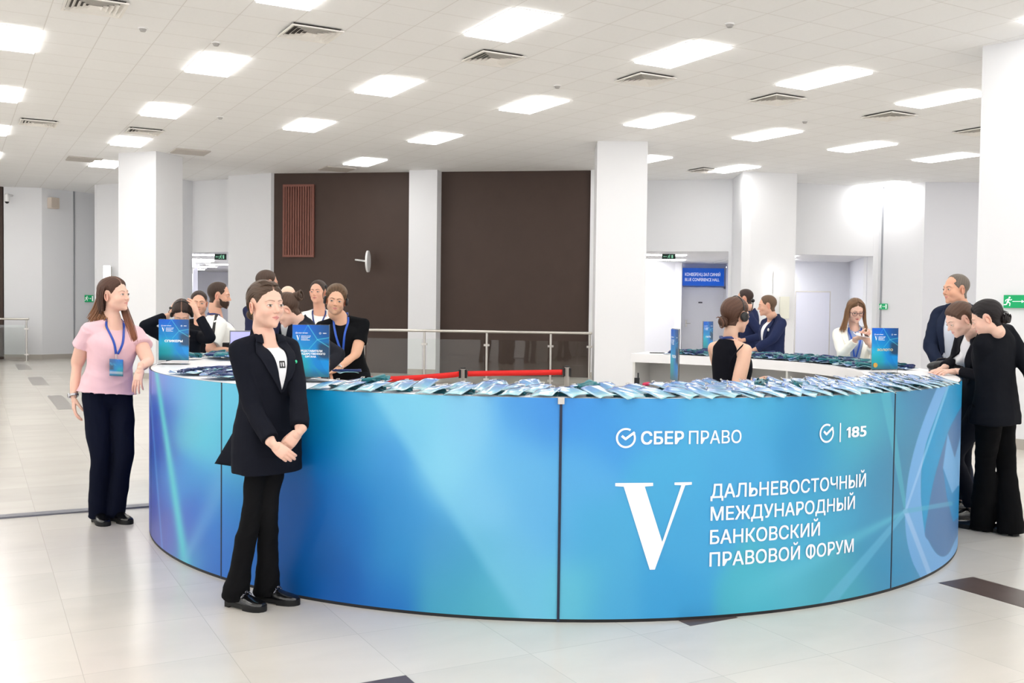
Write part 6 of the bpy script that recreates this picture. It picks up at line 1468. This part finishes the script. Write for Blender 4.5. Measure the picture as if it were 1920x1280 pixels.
# ---- woman in the black blazer, foreground
fgp = base(503, 5.10, 1.0)
def fg_side(R, g):
    out = []
    for s_ in (-1, 1):
        gl = [[(0, .070, .098), (s_ * .040, .045, .098), (s_ * .074, -.01, .055), (s_ * .055, -.075, .0), (s_ * .012, -.105, -.045)], [(0, .062, .104), (s_ * .032, .02, .115), (s_ * .070, -.045, .075), (s_ * .050, -.092, .02), (s_ * .010, -.112, -.035)], [(s_ * .045, .062, .070), (s_ * .068, .035, .060), (s_ * .079, -.01, .030), (s_ * .066, -.055, -.02), (s_ * .016, -.095, -.055)]]
        out += strands(gl, 70, .0022, .0026, 40 + s_, tip=.9)(R, g)
    return out
def jacket_tail(R, cfg):
    P = [A(447, 792, 5.24), A(425, 830, 5.28), A(402, 869, 5.32)]; Q = [A(449, 794, 5.22), A(446, 838, 5.22), A(436, 874, 5.24)]
    G = np.array([[p * (1 - u) + q_ * u for u in np.linspace(0, 1, 6)] for p, q_ in zip(catmull(P, 5), catmull(Q, 5))]); R.add('jacket_vent_flap', *sheet(G, .006), cloth_mat('black_blazer_cloth', (20, 22, 31)))
def pin_and_print(R, cfg):
    p, n_ = _drape(R, R.bv, -.098, .70, 1, .010); R.add('lapel_pin', *ell(p, (.0065, .006, .009)), mat('green_enamel', rgb(60, 200, 150), .3))
    M = mat('shirt_print_black', rgb(24, 24, 26), .6)
    for a, b, c, d in ((-.018, .72, .016, .705), (-.018, .66, .016, .645), (-.018, .72, -.012, .645), (-.002, .72, .003, .645), (.010, .72, .016, .66)):
        R.add('shirt_print', *patch(R, R.bv, [(a, b), (a, d)], [(c, b), (c, d)], .0078, .0008, n=4, m_=4), M)
def ring_earring(R, cfg):
    for s_ in (-1, 1): R.add('earring', *ell(R.hw(np.array([s_ * .080, -.006, -.042])), (.0035,) * 3), mat('gold_earring', rgb(190, 160, 110), .3, metal=.9))
person(dict(label='woman in black blazer over white T-shirt with clasped hands before the counter', **fgp, neck=A(498, 631, 5.13), headc=A(499, 572, 5.12), face=129, chest=130, head=(133, 0, 1), bulge=(0, .01, 0), q=2.4, vox=.005, bvox=.006, hs=1.06,
    hands={1: A(512, 833, 4.86), -1: A(562, 815, 4.90)}, elbows={1: A(440, 760, 5.12), -1: A(600, 750, 5.10)}, ankles={1: fl(443, 1136), -1: fl(500, 1127)}, feet={1: 118, -1: 108}, seed=3, handsize=.94,
    knees={1: A(486, 1000, 4.85), -1: A(498, 1000, 4.95)}, hipw=.046,
    hand={1: dict(dir=(.80, -.10, -.60), back=(-.1, -1, .35), side=-1, curl=(.75, .8, .9, 1.0), thumb=(.15, .3), spread=.03), -1: dict(dir=(-.62, -.12, -.72), back=(.45, -.9, .2), side=1, curl=(.5, .55, .6, .65), thumb=(.20, .3), spread=.03)},
    g=dict(skin=SK1, hair=(77, 61, 50), hair_t=.007, flow=(0, -.85, -.45), part=0.0, strand=70, top=.5, groove=.0006, full=.001, iris=(98, 84, 70), seed=4, gaze=(.0018, -.0002), lip=(206, 134, 130), nape=-.085, blush=.28),
    hairx=[fg_side, bun((0, -.108, -.045), .026, 3, thick=.012)],
    wear=[trousers((17, 17, 19), 'black_trouser_cloth', top=.0, rad=(.082, .072, .058, .064), flare=.086, w=.84, gap=.045), jacket((20, 22, 31), hem=-.44, w=.97, key='black_blazer_cloth', vee=.42, shirt=(236, 236, 240), vtop=.935, ease=1.02, amp=.0028, sleeve=1.12, name='blazer', flare=-.01, ctilt=1.0, collar=.02), pin_and_print, ring_earring, jacket_tail, shoes(style='chain')]))

# ---- staff woman adjusting her headset behind the СПИКЕРЫ sign
b3 = base(343, 9.05, .97)
person(dict(label='woman in black jacket with both hands on her headset behind the СПИКЕРЫ sign', **b3, neck=A(342, 620, 8.98), headc=A(341, 588, 8.88), face=162, head=(164, 38, 0), q=1.1,
    hands={1: A(317, 590, 8.86), -1: A(371, 590, 8.86)}, elbows={1: A(268, 640, 8.8), -1: A(408, 652, 8.8)}, ankles=stand(343, 9.05, .1, 162),
    hand={1: dict(dir=(.45, 0, 1), back=(-1, -.5, .2), side=-1, curl=(.3, .3, .35, .4)), -1: dict(dir=(-.45, 0, 1), back=(1, -.5, .2), side=1, curl=(.3, .3, .35, .4))},
    g=dict(skin=SK2, hair=(48, 35, 31), hair_t=.011, flow=(0, -.8, -.5), seed=5, part=.0, cover_ears=True, nape=-.10), hairx=[bun((0, -.105, -.02), .03, 8)],
    wear=[trousers(BLK, 'charcoal_trouser_cloth'), jacket(BLK, w=.98, key='charcoal_jacket_cloth', lapel=False, hem=-.2), headset(1, -1), shoes()]))
# ---- man behind her
person(dict(label='man in dark shirt with short brown hair behind the woman adjusting her headset', **base(372, 10.5, 1.02), neck=A(375, 600, 10.5), headc=A(373, 568, 10.45), face=166, head=(164, 2, 0), male=True, q=1.1, ankles=stand(372, 10.5, .1, 166),
    hands={1: A(352, 690, 10.35), -1: A(396, 690, 10.35)}, hs=1.02,
    g=dict(skin=SK4, hair=(55, 42, 37), hair_t=.006, flow=(0, -.2, 1), male=True, stubble=.12, full=.003, seed=6), wear=[trousers((28, 30, 36), 'grey_trouser_cloth'), tee((24, 24, 28), 'dark_t_shirt', 'dark_cotton', slv=.6), shoes()]))
# ---- bearded man in a white T-shirt with a shoulder bag
def beard(R, g):
    out = []; gl = []
    for s_ in (-1, 1):
        gl = [[(s_ * .066, .010, -.025), (s_ * .062, .020, -.07), (s_ * .045, .045, -.10)], [(s_ * .050, .055, -.045), (s_ * .045, .062, -.08), (s_ * .03, .066, -.118)], [(s_ * .022, .090, -.048), (s_ * .026, .078, -.08), (s_ * .015, .072, -.115)], [(0, .088, -.078), (0, .080, -.10), (0, .074, -.118)]]
        out += strands(gl, 130, .0022, .0036, 30 + s_, tip=.5)(R, g)
    return out
def sling(R, cfg):
    M = mat('black_webbing', rgb(26, 26, 28), .7)
    strap_seen(R, [(426, 582), (417, 577), (409, 583), (403, 603), (399, 628), (395, 650), (394, 668)], .030, 'bag_strap', M)
    c = R.B(.06, -.20, .12); v, f = remesh([ell(c, (.13, .08, .08))], .008, 2)[:2]; R.add('shoulder_bag', v, f, cloth_mat('grey_bag', (150, 150, 150)))
person(dict(label='bearded man in white T-shirt with a black shoulder strap, turned to the right', **base(415, 9.75, 1.06), neck=A(405, 590, 9.7), headc=A(412, 554, 9.7), face=60, chest=62, head=(84, 6, 0), male=True, q=1.2, ankles=stand(415, 9.75, .1, 60),
    hands={1: A(447, 655, 9.45), -1: A(446, 655, 9.9)}, elbows={1: A(432, 668, 9.4), -1: A(420, 660, 10.1)}, hand={1: dict(dir=(1, 0, .1), back=(0, -1, 0), side=-1, curl=(.8, .8, .8, .8))},
    g=dict(skin=SK4, hair=(58, 43, 35), hair_t=.008, flow=(0, -.3, 1), male=True, stubble=.6, recede=.018, seed=7), hairx=[beard],
    wear=[trousers((90, 92, 98), 'grey_trouser_cloth_light'), tee((236, 236, 232), 'white_t_shirt', 'white_cotton', slv=.78, hem=-.18, w=1.04, slr=1.15), lanyard((20, 50, 120), key='navy_strap', badge_=False), sling, shoes()]))
p = at(432, 652, 9.42); t = thing('folder', 'black folder held by the bearded man in the white T-shirt', 'folder', (p.x, p.y, p.z)); o = obj('folder_cover', box(-.075, .075, -.012, .012, -.05, .05), M_BLACKP, t); bevel(o, .008); obj('folder_strap', box(-.01, .01, -.016, .016, -.052, .052), M_BLACKP, t, False)
# ---- tall man in navy
person(dict(label='tall man in navy suit standing with his back behind the foreground woman', **base(487, 10.6, 1.12), neck=A(493, 572, 10.6), headc=A(502, 531, 10.6), hs=1.08, face=30, head=(58, 4, 0), male=True, q=1.1, ankles=stand(487, 10.6, .1, 30), hands={1: A(480, 690, 10.4), -1: A(520, 690, 10.8)},
    g=dict(skin=SK3, hair=(72, 56, 47), hair_t=.008, flow=(0, -.2, 1), male=True, seed=8), wear=[trousers((36, 40, 62), 'navy_suit_trousers'), jacket((44, 48, 76), key='slate_navy_suit', lapel=False, w=1.0), shoes()]))
# ---- bald man
person(dict(label='bald man mostly hidden behind the woman with the messy bun', **base(540, 11.0, 1.04), neck=A(541, 590, 11.0), headc=A(539, 557, 11.0), face=185, head=(190, 10, 0), male=True, q=1.0, ankles=stand(540, 11.0, .1, 185), hands={1: A(520, 680, 10.8), -1: A(560, 680, 10.8)},
    g=dict(skin=(236, 198, 176), hair=(87, 71, 61), hair_t=.003, bald=True, cap=False, male=True, seed=9), wear=[trousers((28, 30, 38), 'grey_trouser_cloth'), jacket((26, 30, 44), key='dark_navy_suit', lapel=True, shirt=(230, 232, 236)), shoes()]))
# ---- woman with bun leaning over the counter
person(dict(label='woman in black jacket with messy brown bun bending behind the ПРЕДСТАВИТЕЛИ sign', **base(590, 7.55, 1.0), neck=A(560, 606, 7.45), headc=A(537, 581, 7.42), face=262, chest=250, head=(262, 34, 0), q=1.3, bulge=(.06, 0, .05), ankles=stand(590, 7.55, .1, 262),
    hands={1: A(560, 690, 7.6), -1: A(600, 700, 7.15)}, elbows={1: A(600, 670, 7.9), -1: A(640, 680, 7.3)},
    g=dict(skin=SK1, hair=(75, 56, 45), hair_t=.010, flow=(0, -.75, .5), seed=10, groove=.0014, nape=-.085, iris=(80, 70, 60)), hairx=[bun((0, -.128, .040), .038, 12, thick=.018), strands([[(0, -.09, -.02), (0, -.085, -.06), (0, -.08, -.09)], [(.03, -.08, -.02), (.03, -.075, -.06), (.02, -.07, -.10)]], 14, .006, .0016, 3)],
    wear=[trousers(BLK, 'charcoal_trouser_cloth'), jacket((34, 35, 42), w=.98, key='soft_black_jacket', lapel=False, hem=-.25), shoes()]))
# ---- man in white T-shirt with lanyard
person(dict(label='man in white T-shirt with lanyard and folded arms before the dark brown wall', **base(599, 10.35, 1.07), neck=A(599, 581, 10.35), headc=A(596, 548, 10.3), face=176, head=(190, -4, 0), male=True, q=1.2, ankles=stand(599, 10.35, .1, 176),
    hands={1: A(606, 606, 10.08), -1: A(590, 612, 10.1)}, elbows={1: A(572, 640, 10.15), -1: A(630, 640, 10.15)}, hand={1: dict(dir=(1, 0, .1), back=(0, -1, .3), side=-1), -1: dict(dir=(-1, 0, .1), back=(0, -1, .3), side=1)},
    g=dict(skin=SK4, hair=(61, 48, 42), hair_t=.008, flow=(0, -.2, 1), male=True, seed=12, lid=.75), wear=[trousers((44, 50, 66), 'blue_grey_trousers'), tee((240, 240, 240), 'white_t_shirt', 'white_cotton', slv=.5, w=1.0), lanyard((20, 40, 100), key='navy_strap', drop=.40, badge_=False), shoes()]))
# ---- man in black T-shirt with headset
person(dict(label='man in black T-shirt with headset and blue lanyard behind the ПРЕДСТАВИТЕЛИ sign', **base(652, 8.65, 1.02), neck=A(640, 594, 8.6), headc=A(630, 563, 8.52), face=178, chest=182, head=(172, 4, -6), male=True, q=1.6, vox=.007, ankles=stand(652, 8.65, .1, 178), arm_r=1.05,
    hands={1: A(618, 700, 8.3), -1: A(634, 690, 8.28)}, elbows={1: A(598, 690, 8.6), -1: A(690, 676, 8.6)}, hand={1: dict(dir=(-.2, -.6, -.5), back=(0, -.4, 1), side=-1), -1: dict(dir=(-.9, -.3, -.35), back=(0, -.5, 1), side=1, curl=(.6, .6, .6, .6))},
    g=dict(skin=(224, 176, 148), hair=(96, 75, 56), hair_t=.016, flow=(.3, -.4, 1), male=True, stubble=.18, seed=13, brow=-.0015, lid=.8, top=.6, iris=(90, 84, 78)),
    wear=[trousers((24, 25, 30), 'black_jeans'), tee((16, 17, 20), 'black_t_shirt', 'black_cotton', slv=.62, w=.98, hem=-.12), lanyard((26, 84, 190), key='bright_blue_strap', drop=.55, badge_=False, width=.018), headset(1, -1), watch(-1, (150, 150, 150), (60, 60, 60)), shoes()]))
# ---- woman with headset, seen from behind
def strap_back(R, cfg):
    M = cloth_mat('black_top', (18, 19, 26)); pts = [R.B(.112, .03, .955), R.B(.150, -.035, .93), R.B(.150, -.090, .84), R.B(.125, -.112, .72), R.B(.11, -.112, .60)]; R.add('shoulder_strap', *tube(pts, .0045, 8, 5), M)
def tank(R, cfg):
    M = cloth_mat('black_top', (18, 19, 26)); st = [(-.2, .178, .12, .125, 0), (0, .165, .11, .12, 0), (.28, .138, .098, .100, 0), (.5, .142, .125, .106, .004), (.66, .142, .128, .108, .003), (.78, .126, .100, .104, -.002), (.88, .116, .070, .092, -.010, 2.4, .1), (.95, .086, .058, .076, -.014, 2.3, .2), (1.0, .062, .050, .062, -.016, 2.1, .3)]
    V, F, N = remesh([torso_loft(R, st)], .006, 4); V = wrinkle(V, N, .0015, 5); R.add('black_top', V, F, M); R.bv = bvh_of(V, F)
person(dict(label='woman in sleeveless black top with low bun and headset, seen from behind', **base(1374, 6.72, .98), neck=A(1369, 636, 6.7), headc=A(1380, 592, 6.7), face=62, chest=58, head=(58, 4, 0), q=1.8, vox=.006, ankles=stand(1374, 6.72, .09, 62), arm_r=1.08,
    hands={1: A(1400, 790, 6.62), -1: A(1411, 716, 6.85)}, elbows={1: A(1372, 760, 6.5), -1: A(1400, 760, 7.1)}, hand={-1: dict(dir=(.8, -.1, .25), back=(.2, .4, 1), side=1, curl=(.8, .8, .8, .8), thumb=(.3, .2))},
    g=dict(skin=(226, 184, 160), hair=(85, 60, 48), hair_t=.010, flow=(.0, -.8, -.55), seed=14, groove=.0010, nape=-.075, strand=70), hairx=[bun((.0, -.116, -.048), .042, 21, thick=.018)],
    wear=[trousers(BLK, 'charcoal_trouser_cloth'), tank, strap_back, lanyard((24, 50, 110), key='navy_strap', badge_=False, drop=.4, nx=.055), headset(1, -1), shoes()]))
# ---- two men in navy suits
person(dict(label='taller man in navy suit further back, between the headset woman and the pilaster', **base(1409, 13.2, 1.05), neck=A(1404, 583, 13.2), headc=A(1396, 560, 13.15), face=285, head=(288, 6, 0), male=True, q=1.0, ankles=stand(1409, 13.2, .1, 285), hands={1: A(1390, 630, 13.4), -1: A(1392, 638, 12.9)}, elbows={-1: A(1422, 630, 12.9), 1: A(1420, 630, 13.5)},
    g=dict(skin=SK4, hair=(56, 43, 40), hair_t=.006, flow=(0, -.2, 1), male=True, recede=.015, seed=15), wear=[trousers((34, 40, 66), 'navy_suit_cloth_trousers'), jacket((36, 44, 76), key='navy_suit_cloth', lapel=True, shirt=(238, 238, 242)), shoes()]))
def name_pin(R, cfg):
    p, n_ = _drape(R, R.bv, -.10, .72, 1, .012); R.add('name_pin', *ell(p, (.012, .012, .02)), M_WHITEP)
person(dict(label='man in navy suit with a white name pin leaning on the far counter', **base(1450, 12.1, 1.0), neck=A(1449, 594, 12.1), headc=A(1438, 573, 12.05), face=262, chest=250, head=(278, 6, 0), male=True, q=1.0, ankles=stand(1450, 12.1, .1, 262), hands={1: A(1420, 655, 12.2), -1: A(1414, 656, 11.8)}, elbows={-1: A(1452, 650, 11.6), 1: A(1440, 640, 12.5)},
    g=dict(skin=SK4, hair=(98, 77, 61), hair_t=.006, flow=(0, -.2, 1), male=True, recede=.01, seed=16), wear=[trousers((32, 38, 62), 'navy_suit_cloth_trousers'), jacket((34, 42, 74), key='navy_suit_cloth', lapel=True, shirt=(238, 238, 242)), name_pin, shoes()]))
# ---- woman in cream blazer with a phone
def cream_hair(R, g):
    out = []
    for s_ in (-1, 1):
        gl = [[(0, .062, .112), (s_ * .050, .060, .085), (s_ * .080, .040, .02), (s_ * .088, .045, -.07), (s_ * .10, .05, -.16), (s_ * .11, .06, -.22)], [(0, .0, .125), (s_ * .062, .01, .095), (s_ * .090, .0, .02), (s_ * .098, .01, -.07), (s_ * .115, .02, -.15), (s_ * .14, .03, -.22)], [(0, -.06, .105), (s_ * .055, -.06, .08), (s_ * .085, -.05, .0), (s_ * .095, -.04, -.08), (s_ * .12, -.02, -.16), (s_ * .15, -.0, -.22)]]
        out += strands(gl, 120, .006, .0046, 60 + s_, tip=.3, tint=(176, 132, 96))(R, g)
    return out
def glasses(R, cfg):
    M = mat('dark_plum_frame', rgb(74, 40, 58), .3); P = []
    for s_ in (-1, 1):
        c = np.array([s_ * .032, .100, -.004]); th = np.linspace(0, 2 * PI, 25); P.append(tube([R.hw(c + np.array([.024 * math.copysign(abs(math.cos(t)) ** .7, math.cos(t)), -.006 * abs(math.cos(t)), .018 * math.copysign(abs(math.sin(t)) ** .8, math.sin(t))])) for t in th], .0022, 6)); P.append(tube([R.hw(np.array(p)) for p in ((s_ * .056, .094, .004), (s_ * .072, .06, .004), (s_ * .076, .0, .002))], .0022, 6))
    P.append(tube([R.hw(np.array(p)) for p in ((-.010, .100, .0), (0, .103, .003), (.010, .100, .0))], .0022, 6)); R.add('glasses', *join(P), M)
person(dict(label='woman in cream blazer and glasses with long light brown hair holding a phone', **base(1600, 10.05, .98), neck=A(1602, 614, 10.05), headc=A(1604, 583, 9.98), face=192, chest=188, head=(182, 16, 0), q=1.6, vox=.007, ankles=stand(1600, 10.05, .1, 190),
    hands={1: A(1607, 634, 9.70), -1: A(1630, 645, 9.72)}, elbows={1: A(1572, 668, 9.95), -1: A(1648, 668, 9.95)}, hand={1: dict(dir=(.7, -.3, .25), back=(-.2, -.8, -.5), side=-1, curl=(.7, .7, .7, .7)), -1: dict(dir=(-.5, -.3, .6), back=(.3, -.8, -.2), side=1, curl=(.6, .6, .6, .6))},
    g=dict(skin=SK1, hair=(107, 80, 60), hair_t=.012, flow=(0, -.5, -.85), part=.0, seed=17, cover_ears=True, nape=-.11, lip=(200, 110, 110), lid=.7), hairx=[cream_hair],
    wear=[trousers((228, 222, 206), 'cream_trousers'), jacket((248, 245, 236), key='cream_blazer_cloth', shirt=(150, 166, 204), vee=-.1, open_=.030, w=1.04, hem=-.40, vtop=.95, amp=.004, name='blazer', shirt_name='blue_grey_top'), lanyard((30, 90, 180), key='bright_blue_strap', drop=.62, off=.013), glasses, shoes((60, 40, 34), 'brown_leather')]))
p = at(1616, 628, 9.62); t = thing('mobile_phone', 'phone in a pale case held by the woman in the cream blazer', 'phone', (p.x, p.y, p.z)); t.rotation_euler = (math.radians(25), math.radians(8), .25)
o = obj('phone_body', box(-.075, .075, -.036, .036, -.004, .004), mat('pale_phone_case', rgb(226, 214, 216), .4), t); bevel(o, .003); obj('phone_screen', box(-.07, .07, -.033, .033, .004, .0048), mat('phone_glass', rgb(30, 32, 38), .1), t, False)
# ---- older man in navy jacket
person(dict(label='older man with short grey hair in navy jacket standing at the right counter side', **base(1797, 8.25, 1.06), neck=A(1802, 573, 8.2), headc=A(1792, 542, 8.15), face=232, chest=230, head=(258, 2, 0), male=True, q=1.5, vox=.007, ankles=stand(1797, 8.25, .11, 232),
    hands={1: A(1764, 688, 8.02), -1: A(1790, 694, 7.75)}, elbows={1: A(1722, 662, 8.3), -1: A(1830, 680, 7.8)}, hand={1: dict(dir=(.85, -.3, .15), back=(-.2, -.5, .9), side=-1, curl=(.5, .5, .55, .6))}, bulge=(-.02, -.02, 0),
    g=dict(skin=(218, 166, 140), hair=(105, 96, 88), hair_t=.003, flow=(0, -.2, 1), male=True, recede=.030, full=.004, seed=18, brow=-.001, lid=.85, edge=.012, nose=1.15),
    wear=[trousers((30, 34, 48), 'dark_navy_trousers'), jacket((30, 38, 58), key='navy_bomber_cloth', shirt=(214, 220, 232), w=1.08, vee=-.05, hem=-.2, amp=.006, open_=.012, vox=.008), shoes()]))
p = at(1778, 690, 7.93); t = thing('card', 'small pale card in the fingers of the older man in navy', 'card', (p.x, p.y, p.z)); t.rotation_euler = (.7, .3, .3); obj('card_sheet', box(-.035, .035, -.022, .022, -.0006, .0006), M_WHITEP, t, False)
# ---- brown-haired woman bending over the counter
person(dict(label='woman in black jacket with pulled-back brown hair bending over the badges', **base(1840, 7.65, 1.0), neck=A(1820, 622, 7.20), headc=A(1799, 599, 7.08), face=265, chest=258, head=(266, 28, 0), q=1.7, vox=.007, bulge=(.10, 0, .04), ankles={1: fl(1803, 957), -1: fl(1822, 972)}, feet={1: 275, -1: 265},
    hands={1: A(1768, 690, 7.35), -1: A(1792, 695, 7.12)}, elbows={1: A(1800, 690, 7.7), -1: A(1840, 700, 7.0)}, hand={-1: dict(dir=(-.8, -.15, -.05), back=(0, -.3, 1), side=1, curl=(.3, .35, .4, .4)), 1: dict(dir=(-.8, 0, -.3), back=(0, 0, 1), side=-1)},
    g=dict(skin=(228, 190, 172), hair=(82, 61, 50), hair_t=.009, flow=(0, -.9, .1), seed=19, strand=70, nape=-.085, lid=.55, gaze=(0, -.003), nose=1.15, lip=(214, 150, 146)), hairx=[bun((0, -.112, .0), .024, 23)],
    wear=[trousers(BLK, 'charcoal_trouser_cloth', rad=(.095, .08, .062, .055), flare=.055, gap=.10), jacket((26, 26, 32), w=.98, key='soft_black_jacket_dark', shirt=(240, 240, 244), vee=.25, hem=-.35, name='jacket'), ring_earring, shoes()]))
p = at(1770, 700, 7.45); t = thing('handbag', 'black leather handbag on the counter in front of the bending women', 'handbag', (p.x, p.y, HT + .0)); v, f = remesh([ell((0, 0, .045), (.13, .06, .045)), box(-.10, .10, -.045, .045, .002, .06)], .006, 4)[:2]; obj('bag_body', (v, f), mat('black_leather_bag', rgb(24, 24, 28), .4), t, True)
obj('bag_handle', tube([(-.06, 0, .08), (-.04, 0, .10), (.04, 0, .10), (.06, 0, .08)], .006, 8, 4), mat('black_leather_bag', rgb(24, 24, 28), .4), t)
# ---- woman in black, back to the camera at the right edge
person(dict(label='woman in black suit with dark bun, back to the camera at the right edge', **base(1868, 6.93, .99), neck=A(1858, 613, 6.87), headc=A(1849, 597, 6.80), face=318, chest=325, head=(296, 22, 0), q=1.8, vox=.006, bulge=(.03, .0, .02), ankles={-1: fl(1842, 994), 1: fl(1893, 1002)}, feet={-1: 320, 1: 330}, shoulder=.165,
    hands={1: A(1965, 770, 6.75), -1: A(1858, 775, 7.16)}, elbows={1: A(1980, 720, 6.75), -1: A(1800, 735, 6.95)}, knees={1: A(1893, 880, 7.3), -1: A(1845, 880, 7.3)},
    g=dict(skin=SK1, hair=(26, 21, 23), hair_t=.012, flow=(0, -.85, -.4), seed=20, strand=60, groove=.0012, nape=-.08, top=.3), hairx=[bun((.01, -.112, -.045), .036, 31, thick=.016), strands([[(0, -.11, .02), (0, -.13, .0), (.02, -.14, -.02)], [(.03, -.10, .0), (.04, -.125, -.02), (.03, -.13, -.05)]], 16, .006, .003, 9)],
    wear=[trousers((10, 10, 12), 'deep_black_trousers', top=.0, rad=(.104, .086, .070, .078), flare=.090, w=1.0, gap=.012), jacket((16, 18, 24), w=1.06, key='deep_black_jacket', lapel=False, hem=-.24, name='jacket', amp=.0024, collar=.02, ctilt=.35), shoes()]))
# laptop behind the foreground woman
p = at(463, 640, 8.75); t = thing('laptop', 'open laptop with lilac screen at the far left end of the counter', 'laptop', (p.x, p.y, HT)); t.rotation_euler = (0, 0, .25)
o = obj('keyboard_base', box(-.15, .15, -.10, .10, 0, .016), mat('laptop_grey', rgb(120, 122, 130), .4), t); bevel(o, .004)
obj('lid', join([xf(box(-.15, .15, 0, .008, 0, .20), mtx((0, .10, .016), (1, 0, 0), (0, .97, .24), (0, -.24 * -1, .97)))]), mat('laptop_grey', rgb(120, 122, 130), .4), t, False)
obj('screen', xf(box(-.14, .14, -.002, 0, .015, .19), mtx((0, .099, .016), (1, 0, 0), (0, .97, .24), (0, .24, .97))), mat('lilac_screen', rgb(150, 150, 220), .3, emit=rgb(150, 150, 225), estr=.5), t, False)
